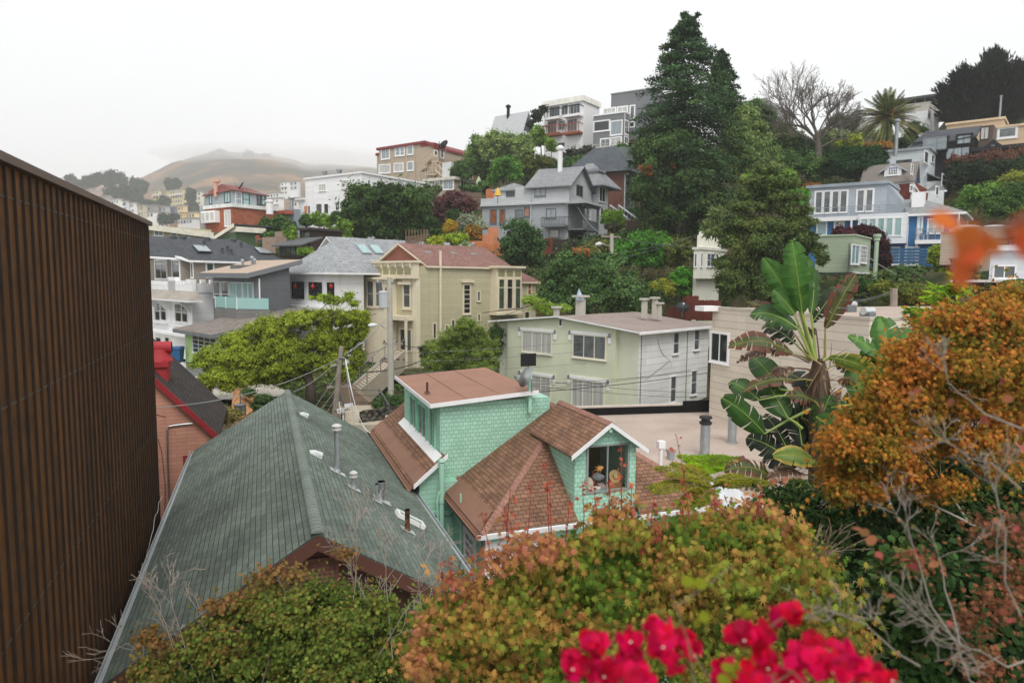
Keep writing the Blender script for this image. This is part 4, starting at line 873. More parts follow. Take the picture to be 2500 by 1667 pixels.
# ---- brick house with blue-grey top floor
H=House('brick_house','red brick house with a pale blue grey set back top floor','A',935,600,950,98,54,640,1425)
b_=shingle('a9603f','8f4c32','7d5b4b',row=.075*2,wid=.5,ms=.014,var=.15,bump=.2);H.wall(b_)
mb=MB();H.mbox(mb,-.25,H.wr+.2,-.25,H.wl+.2,H.zt,H.zt+.5);mb.build('cornice',plain('c6c7c3',.6),H.root)
U_=plain('8f979b',.8,.08);r1=H.rx(1262,.8);z1=H.zr(940,420);l1=H.lx(645,.5)
mb=MB();H.mbox(mb,.5,r1,.6,l1,H.zt+.5,z1);mb.build('top_floor',U_,H.root)
mb=MB();mb.prism([H.P(.2,.3,z1),H.P(r1+.3,.3,z1-.3),H.P(r1-1,4,z1+1),H.P(1,4,z1+1.1)],(0,0,-.15));mb.prism([H.P(.2,.3,z1),H.P(1,4,z1+1.1),H.P(1,l1,z1+.2),H.P(.2,l1+.3,z1-.4)],(0,0,-.15));mb.build('roof',plain('7a4740',.8),H.root)
for a,t_,c_,d in((692,478,714,570),(848,458,900,555)):H.win('L',a,t_,c_,d,1 if c_-a<30 else 2,1,'teal',DARKF,.07,off=.5)
for a,t_,c_,d,p_ in((958,455,1012,580,'sky'),(1032,458,1090,585,'teal'),(1175,478,1205,575,'grey'),(1222,480,1250,575,'teal')):H.win('R',a,t_,c_,d,1,1,p_,DARKF if a>1020 else WHITE,.08,off=.6,rail=.5)
l0,lb=H.lx(790),H.lx(648);zt_,zb_=H.zl(700,648),H.zl(700,765)
mb=MB();H.mbox(mb,-.8,0,l0,lb,zb_,zt_);bay=mb.build('bay',WHITE,H.root)
for i in range(3):w_=(lb-l0)/3;window(H.C-H.R*.8,H.L,-H.R,l0+w_*i+.15,l0+w_*(i+1)-.15,zb_+.3,zt_-.3,1,1,'curtain',WHITE,.06,'window',False,H.root,.75)
H.win('L',842,640,896,790,2,1,'curtain',WHITE,.12,name='balcony_door')
H.win('L',608,655,634,760,1,2,'teal',DARKF,.06)
mb=MB();p=at('A',773,430,101);mb.lathe(p,[(.32,-1),(.3,0),(.28,1)],10);mb.tube([p+Vector((-.3,0,1.2)),p+Vector((.6,0,1.25))],.25,8);mb.build('chimney',plain('b98e80',.8),H.root)
mb=MB();p=at('A',1313,605,101);mb.lathe(p,[(.5,-1),(.5,.7),(.65,.75),(.65,.95),(.2,1.1)],10);mb.build('chimney',WHITE,H.root)
H.box('side_bay',plain('8f979b',.8,.08),0.5,3,H.wl-.2,H.wl+2,H.zb,H.zl(620,580))
dish('satellite_dish','dark satellite dish on the roof of the brick house',at('A',1036,388,101),Vector((-.7,-.3,.5)),.7,plain('3a3d40'))
# ---- blue-grey small house with red tiles
H=House('blue_grey_cottage','small blue grey house with a red tiled parapet beside the brick house','A',1560,620,900,104,54,1380,1610);H.wall(plain('7f8b96',.8))
mb=MB();H.mbox(mb,-1.6,-.05,0,H.wl,H.zl(1500,680),H.zl(1500,645));mb.build('tiled_eave',plain('9a4a32',.8,.3,3),H.root);H.pipe(1,2,H.zt,H.zt+1.6,.3)
# ---- big white house
H=House('white_block_house','large white clapboard house with flat roof above round hedges','A',2240,262,1150,98,55,1595,None,lenr=14)
W2=siding('e6e8ea',.3,6,.8,.04);lm=H.lx(1665);zt=H.zt
H.box('wall',W2,0,14,0,lm,H.zb,zt);H.box('wall',W2,0,9,lm,H.wl,H.zb,H.zl(1600,535))
H.box('roof_coping',WHITE,-.2,14.2,-.2,lm+.2,zt,zt+.25);H.box('roof_coping',WHITE,-.4,9,lm,H.wl+.4,H.zl(1600,535),H.zl(1600,535)+.25)
H.box('flat_roof',plain('3c3d3f'),.3,13.8,.3,lm-.3,zt+.25,zt+.3)
for a,t_,c_,d,nx,p_ in((1806,376,1872,436,3,'curtain'),(2034,336,2108,408,2,'curtain'),(2196,322,2224,408,1,'curtain'),(1690,592,1712,668,1,'grey'),(1775,572,1830,672,1,'grey'),(1856,572,1896,668,1,'dark'),(1972,566,2006,630,2,'grey')):H.win('L',a,t_,c_,d,nx,1,p_,WHITE,.1)
H.F='E'
for a,t_,c_,d,nx in((168,645,188,735,1),(218,670,250,735,2),(325,665,355,710,2)):H.win('R',a,t_,c_,d,nx,1,'grey',WHITE,.1)
H.F='A';H.box('shutter',plain('b8763e',.7),-.1,-.02,H.lx(1682),H.lx(1656),H.zl(1668,668),H.zl(1668,592))
H.box('balcony_rail',WHITE,-1.6,-1.5,lm-.2,H.wl,H.zl(1600,535)+.25,H.zl(1600,535)+1.3)
for x,y in((2008,262),(1860,285)):l_=H.lx(x,4);mb=MB();mb.lathe(H.P(4,l_,zt),[(.3,0),(.3,1.5),(.45,1.5),(.45,1.8)],8);mb.build('vent_pipe',METAL,H.root)
# ==== houses on the hillside
def put(H,face,specs,frame=WHITE,fw=.1,off=0,sill=True,**k):
 for sp in specs:
  a,t_,c_,d=sp[:4];nx=sp[4]if len(sp)>4 else 1;ny=sp[5]if len(sp)>5 else 1;p_=sp[6]if len(sp)>6 else 'grey'
  H.win(face,a,t_,c_,d,nx,ny,p_,frame,fw,off=off,sill=sill,**k)
# ---- taupe apartment with red trim
H=House('taupe_apartment_house','taupe three storey apartment house with dark red roof trim and outside stairs','E',918,268,900,126,57,232,1040)
TA=siding('a3937f',.35,8,.82,.04);RT=plain('7d2a2c',.6);zt=H.zt
lp,lq=H.lx(830),H.lx(300);zp=H.zl(830,212);zq=H.zl(300,290)
mb=MB();H.mbox(mb,0,12,0,lq,H.zb-2,min(zt,zq)-.5)
mb.prism([H.P(0,0,min(zt,zq)-.5),H.P(0,0,zt),H.P(0,lp,zp),H.P(0,lq,zq),H.P(0,lq,min(zt,zq)-.5)][::-1],H.R*12);mb.build('wall',TA,H.root)
mb=MB();mb.prism([H.P(-.3,-.2,zt+.1),H.P(-.3,lp,zp+.15),H.P(12,lp,zp+.15),H.P(12,-.2,zt+.1)][::-1],(0,0,-.45));mb.prism([H.P(-.3,lp,zp+.15),H.P(-.3,lq+.5,zq+.1),H.P(12,lq+.5,zq+.1),H.P(12,lp,zp+.15)][::-1],(0,0,-.45));mb.build('roof',RT,H.root)
z3=H.zl(260,360);H.box('side_wing',TA,1,10,lq,H.wl,H.zb-2,z3);H.box('wing_trim',RT,.9,10,lq,H.wl+.3,z3,z3+.5)
H.box('corner_turret',TA,-.05,H.wr,-.05,3,H.zb-2,H.zr(980,272));H.box('turret_trim',RT,-.15,H.wr+.2,-.2,3,H.zr(980,272),H.zr(980,272)+.5)
put(H,'L',[(330,290,412,402,2,1,'sky'),(488,284,530,365,1,2,'sky'),(545,282,580,362,1,2,'sky'),(622,268,678,350,1,1,'sky'),(302,482,355,560,1,1,'curtain'),(366,480,418,558,1,1,'curtain'),(473,466,515,545,1,1,'curtain'),(527,464,568,542,1,1,'curtain'),(622,448,680,530,1,1,'sky')],fw=.22)
put(H,'L',[(515,685,572,758,2,1,'curtain'),(600,688,640,768,2,1,'curtain'),(708,690,752,740,2,1,'curtain')],fw=.18)
put(H,'R',[(926,318,950,368,1,1,'dark'),(998,302,1024,390,1,1,'grey')],fw=.2,off=-.05)
# outside stairs: three flights with rails
ST=plain('b3a48d',.8,.08)
mb=MB();o_=-2.2
def pl(x,y,off=-2.2):r_,z_=H.onR(x,y,off);return H.P(r_,off,z_)
def pl2(x,y,off=-2.0):l_,z_=H.onL(x,y,off);return H.P(off,l_,z_)
fl=[((835,478),(925,392)),((790,548),(860,495)),((950,530),(1050,625))]
for(a,c_)in fl:
 A_,B_=pl2(*a),pl2(*c_);d=(B_-A_);n=8
 for i in range(n):p=A_+d*(i/n);mb.obox(p,H.L,H.R,H.U,-.2,.45 if d.dot(H.L)>0 else .2,-.5,.6,0,.08)
 mb.tube([A_-H.R*.5,B_-H.R*.5],.12,4);mb.tube([A_-H.R*.5+H.U*1.2,B_-H.R*.5+H.U*1.2],.08,4);mb.tube([A_+H.R*.6,B_+H.R*.6],.12,4)
 for i in range(5):p=A_+d*(i/4)-H.R*.5;mb.tube([p,p+H.U*1.2],.05,4)
for(x0,x1,y)in((845,960,580),(920,985,440)):
 l0,z_=H.onL(x1,y,-2.0);l1,_=H.onL(x0,y,-2.0);H.mbox(mb,-2.6,0,l0,l1,z_-.15,z_);H.mbox(mb,-2.6,-2.5,l0,l1,z_+1.1,z_+1.2)
 for i in range(5):l_=l0+(l1-l0)*i/4;H.mbox(mb,-2.6,-2.5,l_-.05,l_+.05,z_,z_+1.1)
for x,y0,y1 in((848,475,640),(912,480,640),(762,480,690),(985,440,630)):mb.tube([pl2(x,y0),pl2(x,y1)],.13,4)
mb.tube([pl2(940,640),pl2(985,580)],.1,4);mb.build('outside_stairs',ST,H.root)
mb=MB();l_=H.lx(612);mb.tube([H.P(-.1,l_,H.zl(612,250)),H.P(-.1,l_,H.zl(612,600))],.08,5);l2=H.lx(703);mb.tube([H.P(-.1,l2,H.zl(703,235)),H.P(-.1,l2,H.zl(703,690))],.08,5);mb.build('drain_pipe',ST,H.root)
dish('satellite_dish','black satellite dish on the corner of the taupe apartment house',at('E',1036,256,126),Vector((-.5,-.6,.5)),1.0,plain('1c1d1e'))
# low annex
H=House('taupe_annex','low flat roofed taupe annex with big windows below the outside stairs','E',1150,640,900,118,57,820,1345)
H.wall(TA);H.box('flat_roof',plain('b9b5aa',.7),-.4,H.wr+1.4,-.4,H.wl+.3,H.zt,H.zt+.5)
put(H,'L',[(1028,652,1135,742,2,1,'sky'),(935,672,975,742,1,1,'sky'),(828,662,892,705,2,1,'grey')],fw=.2);put(H,'R',[(1222,668,1315,722,3,1,'dark')],fw=.2)
mb=MB();p=at('E',1105,625,121);mb.obox(p,H.R,H.L,H.U,-1,1,-1,1,-1,2.6);mb.build('air_conditioner',plain('b9bab8',.6),H.root)
H=House('dark_green_bay_house','grey green house with maroon trim behind the taupe apartment','E',1095,350,800,131,57,1042,1262);H.wall(plain('76847c',.8));H.box('roof_edge',plain('7e8783',.7),-.8,H.wr+.4,-.8,H.wl+1,H.zt,H.zt+.5);H.box('maroon_panel',plain('54292a'),-.1,0,0,H.wl,H.zl(1070,560),H.zl(1070,480))
put(H,'L',[(1052,385,1084,480,2,1,'warm')],fw=.15);put(H,'R',[(1103,382,1155,470,3,1,'warm'),(1175,390,1228,440,2,1,'dark')],fw=.12)
# ---- grey gable house in the trees on the skyline
H=House('grey_skyline_house','house with a pale grey roof half hidden in trees on the skyline','E',1900,110,400,146,55,1560,2030);H.wall(plain('7f8387',.8));H.gable('L',0,H.wr,0,H.wl,H.zt,H.zt+4.6,plain('a4a7a8',.8,.05),over=.5,wallmat=plain('4a4c50'));put(H,'R',[(1928,105,1955,165,1,1,'grey')],fw=.2);H.pipe(2,H.wl*.6,H.zt,H.zt+6,.35,BLACK)
# ---- big grey shingle house
H=House('grey_shingle_house','big grey shingled house with covered porch, balcony and two gables','G',390,890,1400,86,63,-405,605,cat='house')
S1=siding('adb0b2',.22,1.2,.72,.06);S2=siding('989c9f',.22,1.2,.72,.06);GRF=shingle('8c8e90','7a7c7e',None,row=.2,wid=.4,var=.12,bump=.3);DT=plain('666d70',.7)
zt=H.zt;zmid=H.zl(200,1052);lA=H.lx(-375 if False else 0,0)
l_hi=H.lx(-20+0);l_far=H.lx(-395)
l_up=H.lx(-30)
H.F='E';lu=H.lx(1840);lfar=H.lx(1455);H.F='G'
H.box('upper_wall',S1,0,H.wr,0,lu,zmid,zt);H.box('wall',S2,.15,H.wr,.15,lfar-.1,H.zb-3,zmid)
mb=MB();H.mbox(mb,-.25,.15,-.2,lfar,zmid-.15,zmid+.12);H.mbox(mb,-.1,H.wr,lu,lfar,zmid,zmid+.9);mb.build('skirt',S1,H.root)
H.gable('L',0,H.wr,0,lu-2,zt,zt+2.6,GRF,over=.5,edge=DT,wallmat=S1)
H.F='E';zlow=H.zl(1700,745)
H.box('rear_upper_wall',S1,1.5,H.wr,lu,H.lx(1600,1.5),zmid+.9,zlow);H.hip(1.5,H.wr,lu,H.lx(1600,1.5),zlow,zlow+1.2,GRF,edge=DT)
put(H,'L',[(2068,715,2185,818,2,1,'sky')],frame=DT,fw=.08);put(H,'L',[(1745,770,1832,828,2,1,'dark')],frame=DT,fw=.08,off=1.5)
put(H,'L',[(1565,985,1625,1125,1,1,'warm'),(1675,982,1722,1125,1,1,'warm'),(1955,955,2000,1050,1,1,'warm'),(1850,985,1925,1060,2,1,'grey'),(2205,972,2300,1062,2,1,'sky')],frame=DT,fw=.12,off=.15)
H.F='G'
put(H,'L',[(238,1290,318,1352,1,1,'curtain')],frame=DT,fw=.1,off=.15)
put(H,'R',[(470,910,522,1000,2,1,'dark')],frame=DT,fw=.08)
l0,l1=H.lx(370,-1.2),H.lx(160,-1.2);zb_=H.zl(260,1262,-1.2)
def balus(H,r0,r1,l0,l1,z,hgt=1.0,name='balcony',mat=None,n=14):
 mb=MB();mat=mat or DT;H.mbox(mb,r0,r1,l0,l1,z-.25,z)
 H.mbox(mb,r0,r0+.1,l0,l1,z+hgt-.1,z+hgt);H.mbox(mb,r0,r0+.06,l0,l1,z+.08,z+.14)
 for i in range(n+1):l_=l0+(l1-l0)*i/n;H.mbox(mb,r0+.01,r0+.08,l_-.035,l_+.035,z,z+hgt-.1)
 for l_ in(l0,l1):H.mbox(mb,r0+.1,r1,l_-.05,l_+.05,z+hgt-.1,z+hgt)
 return mb.build(name,mat,H.root)
balus(H,-1.2,.15,l0,l1,zb_+.25)
# porch on the right face
rp0,rp1=H.rx(395,-2.0),H.rx(672,-2.0);zr_=H.zr(530,1275,-2);ztop=H.zr(530,1060,-2)
mb=MB();H.mbox(mb,0,rp1,-2,.15,zr_-.2,zr_)
H.mbox(mb,0,rp1,-2.0,-1.9,zr_+.95,zr_+1.05)
for i in range(22):r_=rp1*i/21;H.mbox(mb,r_-.035,r_+.035,-2.0,-1.93,zr_,zr_+.95)
for r_ in(rp1*.3,rp1*.98):H.mbox(mb,r_-.11,r_+.11,-2.0,-1.78,H.zb,ztop)
H.mbox(mb,-.1,rp1+.1,-2.1,-1.9,ztop-.35,ztop);mb.build('porch',DT,H.root)
mb=MB();q=[H.P(-.5,-2.5,ztop),H.P(rp1+.5,-2.5,ztop),H.P(rp1-1,0,ztop+1.3),H.P(1.0,0,ztop+1.3)];mb.poly(q);mb.poly([H.P(-.5,-2.5,ztop),H.P(1.0,0,ztop+1.3),H.P(-.5,.2,ztop)]);mb.poly([H.P(rp1+.5,-2.5,ztop),H.P(rp1+.5,0,ztop),H.P(rp1-1,0,ztop+1.3)]);mb.poly([H.P(-.5,-2.5,ztop-.02),H.P(-.5,.2,ztop-.02),H.P(rp1+.5,.2,ztop-.02),H.P(rp1+.5,-2.5,ztop-.02)]);mb.build('porch_roof',GRF,H.root)
put(H,'R',[(555,1125,598,1195,2,2,'curtain')],fw=.1,off=.15,name='porch_door');H.box('porch_back',plain('2c2f31'),.8,H.wr,.08,.14,H.zb,zr_-.3)
mb=MB();zz=H.zr(480,1392,-2);H.mbox(mb,0,rp1*.9,-2.1,-2.0,zz+.8,zz+.9)
for i in range(18):r_=rp1*.9*i/17;H.mbox(mb,r_-.03,r_+.03,-2.1,-2.03,zz-.2,zz+.8)
mb.build('lower_rail',DT,H.root)
H.pipe(3.2,lu*.35,zt,zt+4.8,.32,WHITE);
mb=MB();mb.tube([H.P(-.1,H.lx(72),H.zb),H.P(-.1,H.lx(72),zt)],.07,5);mb.build('drain_pipe',plain('a9acad'),H.root)
# neighbour gable right behind
H=House('grey_hip_house','grey house with hipped roof and white stair rail right of the porch house','G',655,905,1330,93,58,540,750)
H.wall(S1);H.hip(-.5,H.wr+1.5,-.5,H.wl+3,H.zt,H.zt+3.4,GRF,over=.6,edge=DT,axis='L');put(H,'R',[(672,930,722,1045,2,1,'dark')],fw=.12);put(H,'R',[(685,1105,710,1160,1,1,'grey')],fw=.1)
H.box('dormer',S1,.5,2.2,.6,2.5,H.zt+.8,H.zt+2.0);H.box('dormer_roof',GRF,.2,2.6,.3,2.8,H.zt+2.0,H.zt+2.3)
mb=MB();A_,B_=at('G',748,1075,90),at('G',905,1190,84)
for off in(0,1.1):
 a=A_+Vector((off,0,.0));b__=B_+Vector((off,0,0));mb.tube([a,b__],.14,4);mb.tube([a-Vector((0,0,.9)),b__-Vector((0,0,.9))],.12,4)
 for i in range(7):p=a.lerp(b__,i/6);mb.tube([p,p-Vector((0,0,.9))],.04,4)
for i in range(14):p=A_.lerp(B_,i/13)-Vector((0,0,.95));mb.box(p.x,p.x+1.1,p.y-.2,p.y+.2,p.z-.06,p.z)
tag(mb.build('garden_stairs',plain('a7aaab',.7),None,B_),'white railed garden stairs running down right of the grey houses','stairs')
# ---- brown shingle house with dark roof
H=House('brown_shingle_house','brown shingled house with dark blue grey roof beside the tall conifer','G',872,770,1150,100,58,600,980)
BSH=siding('74493a',.22,.6,.6,.2);H.box('wall',BSH,.1,H.wr,0,H.wl,H.zb,H.zt);H.box('side_wall',siding('55605a',.3,6,.6),0,H.wr,-.06,0,H.zb,H.zt)
H.hip(0,H.wr+1,-.2,H.wl+3.5,H.zt,H.zt+4.0,shingle('555b61','4a4f55',None,row=.2,wid=.4,bump=.3),over=1.0,edge=DT,axis='L',inset=3.6)
mb=MB();a=H.P(H.wr*.3,-.2,H.zt+3.7);mb.prism([H.P(.9,-.9,H.zt+1.5),H.P(H.wr*.95,-.9,H.zt+1.5),H.P(H.wr*.5,-.9,H.zt+3.7)],H.L*3);mb.build('gable',siding('55605a',.3,6,.6),H.root)
put(H,'R',[(905,820,935,905,1,2,'dark'),(905,965,935,1065,1,2,'dark')],frame=plain('4c5550'),fw=.12,off=-.06);mb=MB();mb.tube([H.P(-.08,-.14,H.zb),H.P(-.08,-.14,H.zt-.6)],.09,5);mb.build('drain_pipe',plain('a9acad'),H.root)
# ---- white apartment block
H=House('white_apartment_block','white stucco apartment block with four small balconies on the skyline','G',515,150,720,130,54,178,658,cat='building')
WS2=plain('e6e4dc',.85,.05,.4);zt=H.zt;H.wall(WS2,z1=zt-.4)
mb=MB();H.mbox(mb,-.5,H.wr+.1,-.3,H.wl+.3,zt-.4,zt+.6);mb.build('roof_slab',plain('cfcdc4',.7),H.root)
for spec in((232,218,308,300),(332,205,382,285),(405,195,485,285),(212,350,285,445),(310,342,358,412),(385,330,462,425)):put(H,'L',[(*spec,3 if spec[2]-spec[0]>60 else 2,1,'grey')],frame=plain('a9b0b3',.5),fw=.09)
put(H,'L',[(298,535,355,575,2,1,'dark')],frame=BLACK,fw=.08)
WD=plain('8a4a2c',.7)
for(x0,x1,y,mt_,ft,nm)in((178,305,325,WS2,BLACK,'top left'),(340,480,300,WS2,BLACK,'top right'),(172,302,465,WD,WD,'lower left'),(340,478,452,WD,WD,'lower right')):
 l0,l1=H.lx(x1,-1.6),H.lx(x0,-1.6);z_=H.zl((x0+x1)/2,y,-1.6)
 mb=MB();H.mbox(mb,-1.6,0,l0,l1,z_,z_+.45);bl_=mb.build('balcony',mt_,H.root)
 mb=MB();H.mbox(mb,-1.62,-1.5,l0,l1,z_+1.85,z_+2.0)
 n=5
 for i in range(n+1):l_=l0+(l1-l0)*i/n;H.mbox(mb,-1.6,-1.52,l_-.05,l_+.05,z_+.45,z_+1.85)
 for l_ in(l0,l1):H.mbox(mb,-1.5,0,l_-.06,l_+.06,z_+1.85,z_+1.98)
 mb.build('railing',ft,bl_)
# ---- grey modern house
H=House('grey_modern_house','mid grey modern house with white framed windows beside the white block','G',875,268,700,122,58,608,925)
GM=plain('6f7173',.8,.05,.5);H.wall(GM);z_=H.zt
up=H.zl(990,150,4)if False else z_+3.9
mb=MB();r1=H.rx(1000,3);H.mbox(mb,3,12,-4.2,H.wl-2,H.zb,z_+4.2);mb.build('upper_wall',GM,H.root)
H.F='G'
put(H,'L',[(700,235,795,270,3,1,'curtain'),(820,222,900,262,2,1,'curtain'),(932,212,962,312,1,1,'grey'),(930,355,962,388,1,1,'dark')],fw=.22,off=3,sill=False)
put(H,'L',[(618,345,745,422,1,1,'dark'),(765,345,855,455,1,1,'sky'),(680,500,752,570,2,1,'grey'),(768,488,852,560,2,1,'curtain'),(640,610,722,675,2,1,'dark')],fw=.22)
put(H,'R',[(884,348,912,458,2,2,'dark'),(884,488,912,540,2,1,'dark')],fw=.2)
H.box('deck',plain('a9a59b',.7),-2.5,0,H.lx(770,-1),H.lx(600,-1),H.zl(690,590,-1),H.zl(690,578,-1)+.1);H.box('deck_rail',plain('9a9892',.7),-2.5,-2.4,H.lx(770,-1),H.lx(600,-1),H.zl(690,560,-1),H.zl(690,552,-1))
H.box('wall_edge',WHITE,-.05,.06,-.06,.0,H.zb,z_);H.box('roof_coping',WHITE,-.1,H.wr+.1,-.1,H.wl+.1,z_,z_+.25);H.box('roof_coping',plain('828486'),2.9,12,-4.3,H.wl-1.9,z_+4.2,z_+4.4)
H=House('pale_end_house','pale cream wall of a house right of the grey modern house','G',1000,140,600,140,58,985,1120);H.wall(plain('c4c1b6',.8))
# ---- skyline houses behind the bare tree
H=House('tan_skyline_house','tan house with a grey roof behind the bare tree on the skyline','H',20,640,900,118,50,-70,180);H.wall(plain('a6917a',.8,.06));H.box('roof',plain('8a8a88',.8),-1,H.wr+6,1,9,H.zt+.9,H.zt+3.2);H.box('roof',plain('7c7c7a',.8),-.5,H.wr+.5,-.5,9,H.zt,H.zt+.3);put(H,'R',[(40,640,140,680,3,1,'dark')],frame=WHITE,fw=.15)
H=House('white_ridge_house','long pale house with low roofline left of the palm','H',800,600,800,128,52,560,830);H.wall(plain('a9aaa8',.8));H.box('roof_slab',plain('b9bab8'),-.6,H.wr,-.6,H.wl,H.zt,H.zt+.5);put(H,'L',[(700,632,745,660,2,1,'dark')],frame=WHITE,fw=.15)
H=House('white_skyline_house','white flat roofed house with roof deck right of the palm','H',1340,575,900,124,50,1160,1450);H.wall(siding('cdcfd0',.4,8,.85,.04));H.box('upper_storey',plain('a5a196',.8),3,12,-4,H.wl+2,H.zt,H.zt+2.2);H.box('upper_roof',plain('4a4d50'),2.5,12.5,-5,H.wl+3,H.zt+2.9,H.zt+3.3)
for i in range(6):H.box('roof_post',plain('6b6d6c'),3,3.2,-3+i*1.5,-2.8+i*1.5,H.zt+2.2,H.zt+2.9)
put(H,'R',[(1350,620,1375,690,1,1,'grey')],fw=.15);
# ---- tan house and black house at right
H=House('tan_flat_house','tan clapboard flat roofed house behind the black house','H',1945,650,1000,108,50,1518,None,lenr=6);TN=siding('bba283',.35,8,.85,.04);H.wall(TN);H.box('roof_coping',plain('c4ad8e'),-.2,H.wr,-.2,H.wl+.2,H.zt,H.zt+.35)
mb=MB();H.F='H';H.pipe(.6,.6,H.zt,H.zt+3.5,.14,METAL)
H=House('tan_side_house','tan clapboard house part with a big white framed window at the right edge','H',2250,690,1000,98,50,1925,None,lenr=8);H.wall(TN);H.box('roof_coping',plain('c4ad8e'),-.2,H.wr,-.2,H.wl+.2,H.zt,H.zt+.3);put(H,'L',[(1968,725,2098,790,1,1,'grey')],fw=.3)
H=House('black_house','black gabled house with glass balcony and tall windows','H',2113,850,1010,84,50,1240,None,lenr=8)
BK=siding('26292d',.3,8,.6,.08);lw=H.wl;lm=H.lx(1760);zt=H.zl(1600,800);zm=H.zl(1900,870);BR_=plain('1d1f22',.6)
H.box('wall',BK,0,8,lm,lw,H.zb-2,zt);H.box('right_wall',BK,0,8,0,lm,H.zb-2,zm)
za=H.zl(1260,895);zr_=H.zl(1620,725,3)
mb=MB();mb.prism([H.P(-.5,lm-.3,zt),H.P(3.2,lm-.3,H.zl(1800,700,3.2)),H.P(3.2,lw-1,H.zl(1300,755,3.2)),H.P(-.5,lw+.8,za)],(0,0,-.2));mb.build('roof',plain('43464b',.8,.1),H.root)
put(H,'L',[(1355,808,1440,900,2,1,'sky'),(1448,800,1528,895,2,1,'sky'),(1618,782,1725,846,2,1,'sky'),(1532,885,1720,968,3,1,'sky')],frame=plain('1a1b1d'),fw=.15,off=-.45)
H.box('dormer',BK,-.43,3,H.lx(1745,-.43),H.lx(1600,-.43),H.zl(1670,870,-.43),H.zl(1670,765,-.43));H.box('dormer',BK,-.43,3,H.lx(1540,-.43),H.lx(1340,-.43),H.zl(1440,920,-.43),H.zl(1440,790,-.43))
H.box('lower_bay',BK,-.43,1,H.lx(1730,-.43),H.lx(1525,-.43),H.zb,H.zl(1620,874,-.43))
l0,l1=H.lx(1525,-1.5),H.lx(1325,-1.5);z_=H.zl(1420,908,-1.5);H.box('balcony',plain('2a2c2f'),-1.5,0,l0,l1,z_-.1,z_+.1)
b=NB('balcony_glass');b.fin(srgb('9aa4a8'),.1,.6);b.b.inputs['Alpha'].default_value=.45;BGL=b.mat;H.box('glass_panel',BGL,-1.5,-1.46,l0,l1,z_+.1,z_+1.6);H.box('handrail',METAL,-1.53,-1.43,l0,l1,z_+1.6,z_+1.68)
q0,q1=H.lx(1915,.5),H.lx(1800,.5);H.box('wood_dormer',siding('5a4a40',.3,.3,.6,.2),.5,4,q0,q1,zm-.5,H.zl(1860,698,.5));put(H,'L',[(1812,715,1872,810,2,1,'curtain')],frame=plain('4a3b32'),fw=.1,off=.5,sill=False)
a0,a1=H.lx(1995,-.8),H.lx(1845,-.8);zg0,zg1=H.zl(1920,868,-.8),H.zl(1920,812,-.8);m_=(a0+a1)/2
mb=MB();mb.prism([H.P(-.8,a0,zg0),H.P(-.8,m_,zg1),H.P(-.8,a1,zg0)][::-1],H.R*2);H.mbox(mb,-1.2,.5,H.lx(2150,-1),H.lx(1745,-1),zg0-.5,zg0-.1);mb.build('gable_porch',BR_,H.root)
for sg in(1,-1):mb=MB();mb.poly([H.P(-.83,m_+sg*.15,zg0+.1),H.P(-.83,m_+sg*(a1-m_-1.0),zg0+.1),H.P(-.83,m_+sg*.15,zg1-.9)]);mb.build('gable_pane',glass('sky',0),H.root)
put(H,'L',[(1768,922,1825,965,2,1,'sky'),(1842,916,1905,960,2,1,'sky'),(1920,910,1985,955,2,1,'sky'),(2000,904,2060,950,2,1,'curtain')],frame=plain('5a2f22'),fw=.12,off=-.02)
# ---- pale blue-grey house
H=House('pale_blue_house','pale blue grey clapboard house with flat roof and rear balcony','H',1322,898,1300,86,50,955,1472)
PB=siding('bfc7ca',.25,6,.78,.05);H.wall(PB);H.box('roof_coping',plain('8b9499',.7),-.25,H.wr+.2,-.25,H.wl+.2,H.zt,H.zt+.3)
put(H,'L',[(1120,992,1232,1050,3,1,'dark')],frame=plain('3f5a50'),fw=.12);put(H,'L',[(990,1005,1055,1060,2,1,'grey')],frame=plain('8b9499'),fw=.1);put(H,'R',[(1345,975,1378,1062,1,1,'grey'),(1405,1005,1428,1060,1,1,'grey')],fw=.12)
z_=H.zr(1400,1105,-1.5);r1=H.rx(1565,-1.0)
H.box('lower_wing',PB,-.2,r1,-1.8,0,H.zb,z_-.6);mb=MB();mb.prism([H.P(-.6,-2.2,z_-.7),H.P(r1+.4,-2.2,z_-.7),H.P(r1+.4,0,z_+.5),H.P(-.6,0,z_+.5)],(0,0,-.15));mb.build('wing_roof',GRF,H.root)
put(H,'R',[(1505,1180,1545,1260,1,1,'dark')],fw=.15,off=-1.8);H.pipe(H.rx(1100,3),3.0,H.zt-1,H.zt+3.0,.22,METAL)
H.box('balcony_rail',WHITE,0,H.wr+1,-1.9,-1.84,z_+.4,z_+1.2)if False else None
